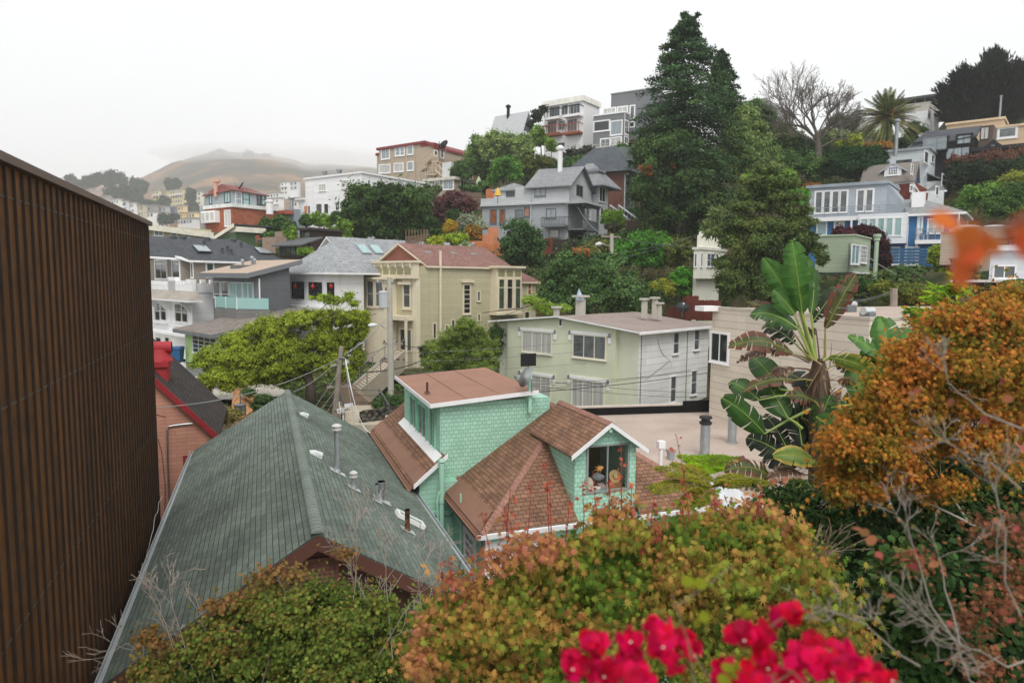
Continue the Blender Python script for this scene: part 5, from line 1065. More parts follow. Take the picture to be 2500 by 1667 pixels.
# ---- red house with blue gable
H=House('red_shingle_house','red shingled house with white trim, blue gable and arched dormer window','H',1188,1165,1400,76,50,850,1400)
RS=siding('7c3626',.2,.5,.6,.15);H.box('wall',RS,0,H.wr,0,H.wl,H.zb,H.zt)
zt=H.zt;RF=plain('77706a',.9,.1,1);rb=H.rx(1292);zb_=H.zr(1245,1040)
mb=MB();mb.prism([H.P(-.3,-.3,zt),H.P(-.3,H.wl+.4,zt),H.P(rb*.62,H.wl+.4,zb_+.2),H.P(rb*.62,-.3,zb_+.2)][::-1],(0,0,-.14));mb.prism([H.P(rb*.62,-.3,zb_+.2),H.P(rb*.62,H.wl+.4,zb_+.2),H.P(rb*1.2,H.wl+.4,zt+.1),H.P(rb*1.2,-.3,zt+.1)][::-1],(0,0,-.14));mb.build('roof',RF,H.root)
mb=MB();mb.prism([H.P(0,0,zt),H.P(rb*1.15,0,zt),H.P(rb*.62,0,zb_)],H.L*.2);mb.build('gable',siding('3f6ea8',.25,.8,.75),H.root);put(H,'R',[(1238,1075,1252,1150,1,1,'dark')],fw=.1)
mb=MB();H.mbox(mb,-.08,.14,-.1,.12,H.zb,zt+.05);H.mbox(mb,-.1,0,0,H.wl,zt-.25,zt);mb.build('trim',WHITE,H.root)
mb=MB();mb.prism([H.P(.12,-.05,zt-.1),H.P(.12,-.05,zt-.35),H.P(H.wr,-.05,zt-2.05),H.P(H.wr,-.05,zt-1.8)][::-1],H.L*.04);mb.build('rake_trim',WHITE,H.root)
r_=H.rx(1352);H.box('trim',WHITE,r_-.12,r_+.12,-.07,-.006,H.zb,zt-.9)
# dormer
l0,l1=H.lx(1160,.2),H.lx(1015,.2);zd0,zd1,zd2=H.zl(1088,1128,.2),H.zl(1088,1055,.2),H.zl(1088,1015,.2);lm=(l0+l1)/2
mb=MB();H.mbox(mb,.2,3,l0,l1,zd0,zd1);mb.prism([H.P(.2,l0,zd1),H.P(.2,lm,zd2-.1),H.P(.2,l1,zd1)][::-1],H.R*2.5);mb.build('dormer',WHITE,H.root)
mb=MB();mb.prism([H.P(.05,l0-.5,zd1-.3),H.P(.05,lm,zd2+.08),H.P(3,lm,zd2+.08),H.P(3,l0-.5,zd1-.3)][::-1],(0,0,-.14));mb.prism([H.P(.05,lm,zd2+.08),H.P(.05,l1+.5,zd1-.3),H.P(3,l1+.5,zd1-.3),H.P(3,lm,zd2+.08)][::-1],(0,0,-.14));mb.build('dormer_roof',plain('a3a6a6',.7),H.root)
mb=MB();mb.prism([H.P(.17,l0+.25,zd1-.1),H.P(.17,lm,zd2-.25),H.P(.17,l1-.25,zd1-.1)][::-1],H.R*.02);mb.build('dormer_panel',plain('3b5fa5'),H.root)
window(H.C+H.R*.2,H.L,-H.R,l0+.45,l1-.45,zd0+.3,zd1+.1,5,3,'dark',WHITE,.12,'arched_window',True,H.root)
for a,t_,c_,d in((1072,1240,1138,1295),):put(H,'L',[(a,t_,c_,d,2,2,'dark')],fw=.14)
mb=MB();lc=H.lx(1060);zz=H.zl(1060,1228);R0=1.1
for i in range(10):
 a0,a1=math.pi*i/10,math.pi*(i+1)/10
 mb.prism([H.P(-.08,lc+R0*math.cos(a0),zz+R0*.75*math.sin(a0)),H.P(-.08,lc+R0*math.cos(a1),zz+R0*.75*math.sin(a1)),H.P(-.08,lc+R0*.8*math.cos(a1),zz+R0*.6*math.sin(a1)),H.P(-.08,lc+R0*.8*math.cos(a0),zz+R0*.6*math.sin(a0))],H.R*.06)
mb.build('arch_trim',WHITE,H.root)
put(H,'R',[(1240,1255,1278,1292,1,1,'grey')],fw=.16)
H2=House('white_porch_shed','small white porch with grey roof right of the red house','H',1450,1245,1400,73,50,1400,1530);H2.wall(plain('c4c6c6',.8));H2.hip(0,H2.wr,0,H2.wl,H2.zt,H2.zt+.9,GRF,over=.25,edge=TRIM);put(H2,'L',[(1452,1268,1480,1330,1,1,'dark')],fw=.08)if False else None;put(H2,'R',[(1458,1268,1482,1330,1,1,'dark')],fw=.1)
# ---- blue house
H=House('blue_house','bright blue and pale grey house with white windows and wire railings','I',1738,395,940,62,53,330,1850)
BL=siding('2c6a9c',.3,8,.8,.06);zt=H.zt;LG=siding('99a0a8',.28,8,.85,.04);H.wall(BL,r1=9)
H.box('right_wall',plain('a6aaac',.8),0.3,H.wr,-.02,0,H.zb-2,zt)
lB=H.lx(1265);rU=1.2;lU0,lU1=H.lx(1050,rU),H.lx(305,rU);zU=H.zl(305,160,rU);zU=(zU+H.zl(1045,112,rU))/2
H.box('upper_storey',LG,rU,8,lU0,lU1,zt,zU);mb=MB();H.mbox(mb,rU-.25,8,lU0-.2,lU1+.25,zU,zU+.3);mb.prism([H.P(rU,lU0,zU+.1),H.P(rU,lU0,zt),H.P(rU,lU0-2.4,zt)],H.R*5);mb.build('upper_roof',plain('8b949b',.7),H.root)
put(H,'L',[(375,195,430,388,1,1,'grey'),(455,190,508,385,1,1,'grey'),(535,188,588,382,1,1,'grey'),(613,184,668,380,1,1,'grey'),(775,178,832,372,1,1,'grey'),(860,172,916,370,1,1,'grey')],fw=.16,off=rU,sill=False)
H.box('deck_edge',plain('a9adb0',.7),-.3,rU,lB-.2,lU1+.6,zt-.1,zt+.12)
mb=MB();l0,l1=lB,lU1+.5
for k in range(5):mb.tube([H.P(-.2,l0,zt+.25+k*.2),H.P(-.2,l1,zt+.25+k*.2)],.018 if k<4 else .035,4)
for k in range(9):l_=l0+(l1-l0)*k/8;mb.tube([H.P(-.2,l_,zt),H.P(-.2,l_,zt+1.05)],.03,4)
mb.build('wire_railing',METAL,H.root)
za,zb_=zt+.1,H.zl(1530,248,3.2);mb=MB();q=[H.P(-.45,-.5,za),H.P(-.45,lB,za),H.P(3.2,lB+1.0,zb_),H.P(3.2,3.4,zb_)];c5,c6=H.P(8.5,-.5,za),H.P(8.5,lB+3,za)
mb.poly([q[0],q[3],q[2],q[1]]);mb.poly([q[0],c5,q[3]]);mb.poly([q[3],c5,c6,q[2]]);mb.poly([q[1],q[2],c6]);mb.build('hip_roof',shingle('8e9090','7c7e7e',None,row=.2,wid=.35,bump=.3),H.root)
H.box('eave',WHITE,-.5,8.5,-.55,lB,zt-.12,zt+.09)
l0,l1=H.lx(1262,-1.0),H.lx(790,-1.0);z0,z1=H.zl(1000,685,-1.0),H.zl(1000,398,-1.0);H.box('white_bay',siding('c9cccf',.3,8,.9,.03),-1.0,0,l0,l1,z0,z1)
put(H,'L',[(823,452,880,600,1,1,'teal'),(903,450,960,600,1,1,'teal'),(985,446,1040,602,1,1,'teal'),(1065,444,1122,603,1,1,'teal'),(1148,442,1208,604,1,1,'teal')],fw=.12,off=-1.0,sill=False)
H.box('porch_beam',WHITE,-.6,0,l1,H.lx(340),H.zl(550,468,-.6),H.zl(550,430,-.6));H.box('porch_post',WHITE,-.6,-.4,H.lx(735,-.6),H.lx(718,-.6),H.zb,H.zl(550,468,-.6))
put(H,'L',[(405,480,485,598,1,1,'teal'),(572,475,650,598,1,1,'curtain')],fw=.12,off=0,sill=False)
put(H,'L',[(1098,728,1200,880,2,1,'teal'),(1280,726,1385,882,2,1,'teal')],fw=.12)
put(H,'L',[(1475,458,1520,575,1,1,'teal'),(1545,456,1602,575,1,1,'teal'),(1388,440,1402,570,1,1,'teal')],fw=.14)
l0,l1=H.lx(1610,-1.2),H.lx(1350,-1.2);z_=H.zl(1480,685,-1.2);mb=MB();H.mbox(mb,-1.2,0,l0,l1,z_,z_+.35);bal=mb.build('balcony',WHITE,H.root)
mb=MB()
for k in range(6):mb.tube([H.P(-1.15,l0,z_+.45+k*.18),H.P(-1.15,l1,z_+.45+k*.18)],.016 if k<5 else .035,4)
for k in range(5):l_=l0+(l1-l0)*k/4;mb.tube([H.P(-1.15,l_,z_+.3),H.P(-1.15,l_,z_+1.4)],.03,4)
for k in range(6):mb.tube([H.P(-1.15,l1,z_+.45+k*.18),H.P(0,l1,z_+.45+k*.18)],.016,4)
mb.build('railing',METAL,bal);PW=plain('c9cdd0',.5)
mb=MB();p=H.P(-.7,(l0+l1)/2-.4,z_+.35);mb.obox(p,H.L,-H.R,H.U,-.6,.6,-.3,.3,.68,.73)
for a in(-.55,.5):mb.obox(p,H.L,-H.R,H.U,a,a+.05,-.25,.25,0,.68)
tag(mb.build('patio_table',PW,None,p),'white patio table on the balcony of the blue house','table')
for i,dx in enumerate((-1.0,.95)):
 mb=MB();q=p-H.L*dx;mb.obox(q,H.R,H.L,H.U,-.22,.22,-.22,.22,.42,.46);mb.obox(q,H.R,H.L,H.U,-.22,.22,(.18 if dx<0 else-.22),(.22 if dx<0 else-.18),.46,.9)
 for a in(-.2,.17):
  for c_ in(-.2,.17):mb.obox(q,H.R,H.L,H.U,a,a+.03,c_,c_+.03,0,.42)
 tag(mb.build('patio_chair',PW,None,q),'patio chair %s of the white table on the blue house balcony'%('left','right')[i],'chair','balcony chairs')
for l_ in(.1,H.lx(1270),H.lx(1372)):H.box('corner_board',WHITE,-.05,-.004,l_-.1,l_+.1,H.zb,zt-.12)
put(H,'R',[(1758,445,1802,540,2,1,'sky')],fw=.1,off=-.03)
mb=MB();l_=H.lx(1360,1.5);H.mbox(mb,1.0,2.2,l_-.5,l_+.5,zt+.8,zt+2.2);mb.build('roof_hatch',WHITE,H.root)
mb=MB()
for k in range(5):H.mbox(mb,-2.3,-2.24,-2,lB+3,H.zb+.6+k*.28,H.zb+.8+k*.28)
mb.build('slat_fence',plain('2c5a80',.7),H.root)
# ---- sage green little house
H=House('sage_green_house','small sage green clapboard house with a tall pipe on its corner','I',735,608,985,51,52,398,925)
SG=siding('93a189',.3,8,.8,.05);H.wall(SG,z0=H.zl(560,962));H.box('lower_wall',plain('71826b',.85,.15,.6),.3,H.wr-.2,.25,H.wl,H.zb-2,H.zl(560,962))
H.box('roof_coping',plain('a2af98'),-.08,H.wr+.05,-.08,H.wl+.05,H.zt,H.zt+.1);H.box('base_trim',WHITE,-.04,H.wr+.02,-.06,-.005,H.zr(830,976),H.zr(830,966)+.05)
put(H,'R',[(742,714,815,878,2,1,'teal'),(828,722,886,868,4,4,'dark')],fw=.09)
mb=MB();p=at('I',925,990,48.5);h=(990-600)/3.92/FPX*48.5;mb.lathe(p,[(.14,-2),(.14,h-.5),(.2,h-.45),(.2,h-.25),(.26,h-.2),(.26,h),(.1,h)],12);mb.build('flue_pipe',plain('93a58d',.7),H.root)
mb=MB();l_=H.lx(722);mb.tube([H.P(-.05,l_,H.zl(722,680)),H.P(-.05,l_,H.zl(722,960))],.03,4);mb.build('conduit_pipe',METAL,H.root)
# ---- moorish cream house
H=House('cream_parapet_house','cream stucco house with a rounded parapet and projecting bay','J',1740,168,1250,61,50,1690,1960)
CR=plain('cccabd',.85,.06);z0=H.zr(1800,410)
H.box('bay',CR,-.0,H.wr,0,H.wl,z0,H.zt);H.box('wall',CR,.6,H.wr,.6,H.wl+.3,H.zb-2,z0);H.box('bay_coping',plain('c4c3b8'),-.12,H.wr,-.12,H.wl+.12,H.zt,H.zt+.22)
H.box('parapet',CR,.5,H.wr,.6,min(H.wl-.1,1.6),H.zt+.2,H.zt+1.3)
mb=MB();rc=(H.rx(1720,.6)+H.rx(1860,.6))/2;r0=H.rx(1720,.6)
rr_=1.55;pts=[H.P(rc+.5+rr_*math.cos(math.pi*i/14),.55,H.zt+1.3+.75*math.sin(math.pi*i/14))for i in range(15)];mb.prism(pts[::-1],H.L*.35);mb.build('rounded_parapet',plain('c4c3b8'),H.root)
put(H,'L',[(1702,205,1716,308,1,1,'grey')],fw=.05,sill=True);put(H,'R',[(1748,202,1760,308,1,1,'grey'),(1800,205,1860,308,2,2,'grey')],fw=.06)
# ---- brown shed house
H=House('dark_brown_shingle_cottage','very dark brown shingled cottage with small paned windows among hedges','A',1710,830,1120,74,55,1598,2035)
DB=siding('3a2c25',.2,.4,.6,.25);H.wall(DB);H.box('roof_edge',plain('3f3b39',.8),-.3,H.wr,-.3,H.wl+.3,H.zt,H.zt+.25)
put(H,'L',[(1622,862,1698,932,3,2,'green')],frame=plain('33302b'),fw=.1)
l0=H.lx(1600,-2);H.box('front_wing',DB,-2.2,0,l0-1,H.lx(1400,-2),H.zb,H.zl(1500,985,-2));mb=MB();l1=H.lx(1385,-2);zf=H.zl(1500,985,-2.2);mb.prism([H.P(-2.8,l0-1.2,zf),H.P(-2.8,l1+.2,zf),H.P(0,l1+.2,zf+.9),H.P(0,l0-1.2,zf+.9)][::-1],(0,0,-.15));mb.build('wing_roof',plain('57595a',.8,.1,2),H.root)
put(H,'L',[(1410,1002,1450,1080,2,2,'green'),(1460,1002,1500,1080,2,2,'green'),(1510,1002,1550,1078,2,2,'green')],frame=plain('33302b'),fw=.08,off=-2.2)
# ---- right edge houses
H=House('tan_clapboard_box','tan clapboard box house with white skylight domes behind the red leaves','I',1958,575,885,44,53,1602,None,lenr=4)
TC=siding('a08f7d',.2,8,.62,.05);H.wall(TC,z0=H.zl(1780,888));H.box('roof_edge',plain('8c7d6d'),-.05,H.wr,-.05,H.wl+.05,H.zt,H.zt+.08)
for x in(1810,2065):
 mb=MB();p=at('I',x,552,48);mb.lathe(p,[(1.05,-.5),(1.05,.0),(.9,.16),(.55,.28),(.05,.33)],16);mb.build('skylight_dome',plain('cfcdd0',.3,.05),H.root)
H=House('beige_stucco_house','beige stucco house with dark framed windows at the right edge','I',2650,500,1070,44,53,1800,None,lenr=5);H.wall(plain('9f9586',.85,.06));put(H,'L',[(2260,632,2338,706,2,2,'sky')],frame=DARKF,fw=.05);put(H,'L',[(2120,635,2245,668,2,1,'warm')],frame=plain('8f8476'),fw=.05);put(H,'L',[(1970,690,1982,780,1,1,'dark')],fw=.08)if False else None
H=House('white_shed_house','white clapboard building with a long slider window at the right edge','I',2600,705,1100,31,54,2090,None,lenr=4)
WW=siding('c3c5c9',.26,8,.82,.04);H.wall(WW);put(H,'L',[(2142,905,2335,1008,2,1,'grey')],fw=.08)
mb=MB();H.mbox(mb,-.35,H.wr,-.3,H.wl+.5,H.zt-.2,H.zt+.05);mb.build('roof',plain('c9cbce',.6),H.root)
H=House('weathered_shed','weathered dark timber shed with peeling paint below the white building','I',2500,1060,1330,27,54,1945,None,lenr=4)
b=NB('peeling_paint');n=b.noise(3,6,stretch=(1,1,6));c=b.ramp(n,[(.45,srgb('2b2522')),(.58,srgb('3d3431')),(.62,srgb('a8a5a2'))]);PEEL=b.fin(c,.9)
H.wall(PEEL);H.box('roof_slab',plain('b3adaa',.7),-.4,H.wr,-.3,H.wl+.8,H.zt,H.zt+.1)
mb=MB()
for k in range(14):H.mbox(mb,-.06,0.001,-.01,H.wl+.01,H.zt-.32-k*.32,H.zt-.05-k*.32)
mb.build('cladding_boards',PEEL,H.root)
# big metal flue at right
p=at('I',1672,1150,33);h=(1150-830)/3.92/FPX*33;mb=MB();mb.lathe(p,[(.105,-2),(.105,h-.3),(.15,h-.28),(.15,h-.2),(.2,h-.16),(.2,h-.05),(.26,h-.04),(.26,h),(.02,h+.01)],14);r_=thing('metal_flue','tall brownish metal flue with a flat cap standing before the tan clapboard box','flue',p-Vector((0,0,2)));mb.build('pipe',plain('7e716a',.35,.2,4,.7),r_)
# fences
def fence(name,label,A_,B_,h,mat,boards=.16,posts=2.2,horiz=False,seed=3):
 rg=random.Random(seed);r0=thing(name,label,'fence',A_);e=(B_-A_);L_=Vector((e.x,e.y,0)).length;ez=e.z/L_;e=Vector((e.x,e.y,0)).normalized();n=Vector((-e.y,e.x,0));mb=MB();x=0
 if horiz:
  k=0
  while k*boards<h:mb.obox(A_,e,n,Vector((0,0,1)),0,L_,-.02,.02,k*boards,(k+1)*boards-.02);k+=1
 else:
  while x<L_:z=ez*x;j=rg.uniform(-.03,.03);mb.obox(A_,e,n,Vector((0,0,1)),x,x+boards-.015,-.015+j*.2,.015+j*.2,z-.6,z+h+j);x+=boards
 mb.build('boards',mat,r0);x=0
 while x<L_:m=MB();z=ez*x;m.obox(A_,e,n,Vector((0,0,1)),x-.06,x+.06,.02,.14,z-.6,z+h-.05);m.build('post',mat,r0);x+=posts
 return r0
RW=plain('7a3a2a',.8,.2,3);OW=siding('b8713f',.16,2.5,.6,.15);GW=plain('756355',.85,.25,4);DW=plain('3a3430',.85,.2,3)
def A3(F,x,y,D):return at(F,x,y,D)
def fpx(name,label,F,x0,x1,yt0,yt1,yb,D0,D1,mat,**k):
 a,b_=at(F,x0,yb,D0),at(F,x1,yb,D1);h=(yb-min(yt0,yt1))/FR[F][2]/FPX*(D0+D1)/2;return fence(name,label,a,b_,h,mat,**k)
fpx('red_fence','dark red board fence behind the pale green house','J',1620,1720,552,552,690,55,56,RW)
fpx('red_fence','lower dark red fence under the cream parapet house','J',1716,1900,590,600,700,56,58,RW)
mb=MB();a,b_=at('J',1455,665,53),at('J',1620,552,55);z0=a.z-2.0
e=(b_-a);tag_=MB();tag_.prism([Vector((a.x,a.y,z0)),Vector((b_.x,b_.y,z0)),b_,a.lerp(b_,.72)+Vector((0,0,-.3)),a.lerp(b_,.5)+Vector((0,0,-.25)),a],Vector((0,.06,0)));tag(tag_.build('sloping_fence',siding('7a3a2a',5,.16,.6),None,a),'dark red fence panel with a curved sloping top behind the roof stacks','fence')
for(x0,x1,yt,yb,D)in((1535,1645,1180,1300,76),(1470,1605,1262,1400,75),(1308,1478,1345,1490,74),(1600,1710,1340,1450,75.5)):
 fpx('orange_fence','new orange wood fence section, %s'%{1535:'the tallest step at the top',1470:'the middle step',1308:'the lowest step on the left',1600:'the short one beside the dark young tree'}[x0],'E',x0,x1,yt,yt,yb+40,D,D,OW,horiz=True).__setitem__('group','stepped orange fence')
fpx('orange_fence','low orange wood border right behind the red brown roof','E',1150,1310,1472,1472,1500,73,74,OW,horiz=True)
fpx('orange_fence','upright orange board fence beside the yellow parasol','E',1510,1598,752,752,860,95,95,plain('b5663a',.8,.15,3))
fpx('dark_fence','dark brown board fence under the porch of the grey shingle house','G',245,480,1372,1380,1460,80,82,DW);fpx('red_fence','short reddish fence left of the dark fence under the porch house','G',185,245,1362,1362,1450,79,80,RW)
fpx('grey_fence','weathered grey board fence right of the white garden stairs','G',888,1045,1205,1205,1320,82,83,GW)
fpx('grey_fence','old board fence on the slope above the purple shrub','E',1300,1450,790,800,930,98,100,GW)
fpx('grey_fence','pale board fence left of the dark brown cottage','A',1372,1490,850,850,960,78,78,plain('8d7a6a',.85,.2,3));fpx('grey_fence','pale board fence running down behind the long dark roof','A',1245,1370,905,905,1010,77,77,plain('8d7a6a',.85,.2,3))
def parasol(F,x,yt,yb,D,mat,label):
 p=at(F,x,yb,D);h=(yb-yt)/FR[F][2]/FPX*D;r0=thing('closed_parasol',label,'parasol',p,'closed parasols');mb=MB();mb.lathe(p,[(.5,h*.15),(.48,h*.2),(.38,h*.5),(.16,h*.85),(.02,h)],9);mb.build('canopy',mat,r0);m=MB();m.tube([p-Vector((0,0,.8)),p+Vector((0,0,h*.2))],.05,6);m.build('pole',GW,r0)
parasol('E',1424,605,705,110,plain('a3ab88',.8),'closed pale green parasol on the terrace of the taupe annex');parasol('E',1638,732,838,88,plain('c9a22e',.8),'closed yellow parasol on the roof terrace of the grey shingle house')
# terraces of the garden on the slope
mb=MB();W_=plain('7b6450',.9,.25,3)
for k in range(6):
 y=1290+k*22;a,b_=at('E',600,y,75-k*.5),at('E',870-20*k,y-30,78-k*.5);mb.tube([a,b_],.06,4)
for k in range(8):
 x=605+k*34;a=at('E',x,1400,74);mb.tube([a,a+Vector((0,0,1.9))],.05,4)
tag(mb.build('garden_trellis',W_,None,at('E',700,1400,74)),'low brown trellis terracing on the slope behind the grey skylight roof','trellis')
# ==== terrain, far hill, vegetation
def m_px(px,D):return px/FPX*D
ctrl=[]
for H in HOUSES:
 if isinstance(H,Grid)or H.C.y<34:continue
 for r,l in((0,0),(H.wr,0),(0,H.wl),(H.wr*.5,H.wl*.5)):
  if abs(r)<40 and abs(l)<40:p=H.P(r,l,H.zb+.2);ctrl.append((p.x,p.y,p.z))
for F,x,y,D in(('S',500,1290,46),('S',700,1330,44),('S',900,1440,38),('D',620,960,44),('C',200,1500,44),('C',800,1300,50),('C',1100,1200,52),('J',60,1300,50),('J',800,760,62),('J',1300,480,70),('J',1450,560,64),('G',700,1330,84),('G',1100,1330,84),('T',450,1560,74),('T',900,1500,74),('E',300,1380,80),('E',750,1330,80),('E',1150,1430,75),('E',1150,1020,96),('E',900,830,108),('E',1600,760,112),('G',480,700,122),('G',700,760,112),('H',250,1150,88),('H',700,1180,84),('H',500,900,104),('H',900,900,104),('H',1700,1150,86),('H',2000,1350,70),('H',1700,680,120),('I',1000,1010,58),('I',1400,1060,52),('I',700,1200,46),('Z',1800,560,70),('Z',1900,300,110),('Z',2100,260,130),('Z',2450,220,140),('A',1500,930,84),('A',2100,960,84)):
 p=at(F,x,y,D);ctrl.append((p.x,p.y,p.z))
for x in range(-30,70,6):
 for y in range(2,34,6):ctrl.append((x,y,-13.5))
for x in(-60,-40,-20,0):ctrl+=[(x,120,2),(x,160,4)]
for x in(20,60,100,140):ctrl+=[(x,165,24),(x,220,20)]
ctrl+=[(-60,30,-12),(-60,60,-9),(-60,90,-2),(100,30,-8),(140,60,2),(120,90,14)]
CT=np.array(ctrl)
def ground_z(X,Y):
 X=np.atleast_1d(X);Y=np.atleast_1d(Y);out=np.zeros(len(X))
 for i in range(0,len(X),4000):
  d2=(X[i:i+4000,None]-CT[None,:,0])**2+(Y[i:i+4000,None]-CT[None,:,1])**2+6;w_=1/d2**1.9;out[i:i+4000]=(w_*CT[None,:,2]).sum(1)/w_.sum(1)
 return out-.25
xs=np.arange(-120,170,2.5);ys=np.arange(-10,225,2.5);XX,YY=np.meshgrid(xs,ys);ZZ=ground_z(XX.ravel(),YY.ravel())
ZZ+=.25*np.sin(XX.ravel()*.7)*np.cos(YY.ravel()*.9)
V=np.stack([XX.ravel(),YY.ravel(),ZZ],1);nx_,ny_=len(xs),len(ys);idx=np.arange(nx_*ny_).reshape(ny_,nx_)
Fq=np.stack([idx[:-1,:-1].ravel(),idx[:-1,1:].ravel(),idx[1:,1:].ravel(),idx[1:,:-1].ravel()],1)
b=NB('soil');c=b.ramp(b.noise(.35,8),[(.32,srgb('1f2616')),(.47,srgb('353d22')),(.58,srgb('4d4630')),(.7,srgb('66583f'))]);c=b.mul(c,b.noise(3,5),.7,1.25);b.bump(b.noise(2.5,6),.6,.2);SOIL=b.fin(c,.95,.1)
tag(np_mesh('hillside_ground',V,Fq,SOIL,None,(0,0,-10),smooth=True),kind='structure')
FS=2.5
# the far hill
AZ=np.linspace(-250,1350,110);crest_x=[-250,60,150,260,350,420,495,558,631,667,716,752,825,897,1000,1350];crest_y=[520,490,470,458,439,408,383,377,381,387,394,407,408,412,425,470]
def horizon_y(x):return 675+.0085*(x-1250)
DS=np.concatenate([np.linspace(185,420,22),np.linspace(430,760,34),np.linspace(780,1000,5)]);rows=[]
rgn=np.random.RandomState(11)
def fbm(x,y):
 s=0
 for k,(fx,a)in enumerate(((.006,1),(.013,.55),(.03,.28),(.07,.12))):s=s+a*np.sin(x*fx*6.28+k*1.7+1.6*np.sin(y*fx*5+k))*np.cos(y*fx*5.1+k*2.3+1.3*np.sin(x*fx*4))
 return s
def hill_z(px,D):
 cy_=np.interp(px,crest_x,crest_y);hy=horizon_y(px);e0=(hy-572)/FPX;e1=(hy-cy_)/FPX
 t=np.clip((D-185)/(720-185),0,1);e=e0+(e1-e0)*(t*t*(3-2*t)*.55+.45*t)
 z=e*D
 if np.ndim(D)==0 and D>720 or np.ndim(D)==0 and D>720:z=e*720-(D-720)*.25
 return z
VH=[]
for D in DS:
 for px in AZ:
  d=ray('Z',px,560);X=d.x/d.y*D*FS;z=float(hill_z(px,D));k=math.sin(min(1,(D-185)/300)*1.57)*(1 if D<700 else .3)
  z+=k*2.2*float(fbm(X/FS,D*.8))if D<720 else 0;VH.append((X,D*FS,(z-(4 if D<190 else 0))*FS))
n1=len(AZ);FH=[(j*n1+i,j*n1+i+1,(j+1)*n1+i+1,(j+1)*n1+i)for j in range(len(DS)-1)for i in range(n1-1)]
b=NB('dry_hillside');c=b.ramp(b.noise(.006,10,rough=.66),[(.38,srgb('2f3526')),(.48,srgb('4c4632')),(.55,srgb('80603f')),(.66,srgb('967049'))]);c=b.mul(c,b.noise(.04,6),.65,1.25);DRY=b.fin(c,.95,.05)
tag(np_mesh('far_hill',np.array(VH),np.array(FH),DRY,None,(-100,500,20),smooth=True),kind='structure')
# the plain beyond, to the horizon
mb=MB();mb.poly([Vector((-3500,150,-14)),Vector((3500,150,-14)),Vector((3500,4500,-14)),Vector((-3500,4500,-14))]);tag(mb.build('valley_ground',plain('5d6148',.95,.3,.02)),kind='structure')
# ---- leaves
LEAFS={'dia':[(0,0),(.5,.28),(1,0),(.5,-.28)],'round':[(0,0),(.2,.35),(.7,.38),(1,0),(.7,-.38),(.2,-.35)],'long':[(0,0),(.4,.13),(1,0),(.4,-.13)]}
def star(n,inner=.28,spread=4.4,lens=None):
 pts=[(0,0)]
 for i in range(n):
  a=-spread/2+spread*i/(n-1);L_=(lens[i]if lens else 1)
  pts.append((.35+.65*L_*math.cos(a),.65*L_*math.sin(a)))
  if i<n-1:a2=a+spread/(n-1)/2;pts.append((.35+inner*math.cos(a2)*.8,inner*math.sin(a2)*.8))
 return pts
LEAFS['maple7']=star(7,.21,4.4,[.45,.72,.95,1.05,.95,.72,.45]);LEAFS['maple5']=star(5,.2,3.6,[.6,.85,1,.85,.6]);LEAFS['lobed']=star(5,.38,3.4,[.6,.85,.95,.85,.6])
def leaves(name,mat,P,N,size,shape='dia',parent=None,seed=1,up=None,jitter=.35,droop=.0,kind=None,curl=0.0):
 rg=np.random.RandomState(seed);n=len(P);sh=np.array(LEAFS[shape]);k=len(sh)
 N=N/np.maximum(1e-6,np.linalg.norm(N,axis=1,keepdims=True))
 T=rg.normal(size=(n,3))if up is None else up+rg.normal(size=(n,3))*jitter
 T=T-(T*N).sum(1,keepdims=True)*N;T/=np.maximum(1e-6,np.linalg.norm(T,axis=1,keepdims=True));T[:,2]-=droop;T/=np.linalg.norm(T,axis=1,keepdims=True)
 B=np.cross(N,T);S=size*(.65+.7*rg.rand(n))[:,None]
 V=P[:,None,:]+S[:,None]*(sh[None,:,0,None]*T[:,None,:]+sh[None,:,1,None]*B[:,None,:])
 if curl:V=V-N[:,None,:]*S[:,None]*curl*((sh[None,:,0,None]-.3)**2+1.2*sh[None,:,1,None]**2)
 Fi=np.arange(n*k).reshape(n,k)
 o=np_mesh(name,V.reshape(-1,3),Fi,mat,parent);tag(o,kind=kind);return o
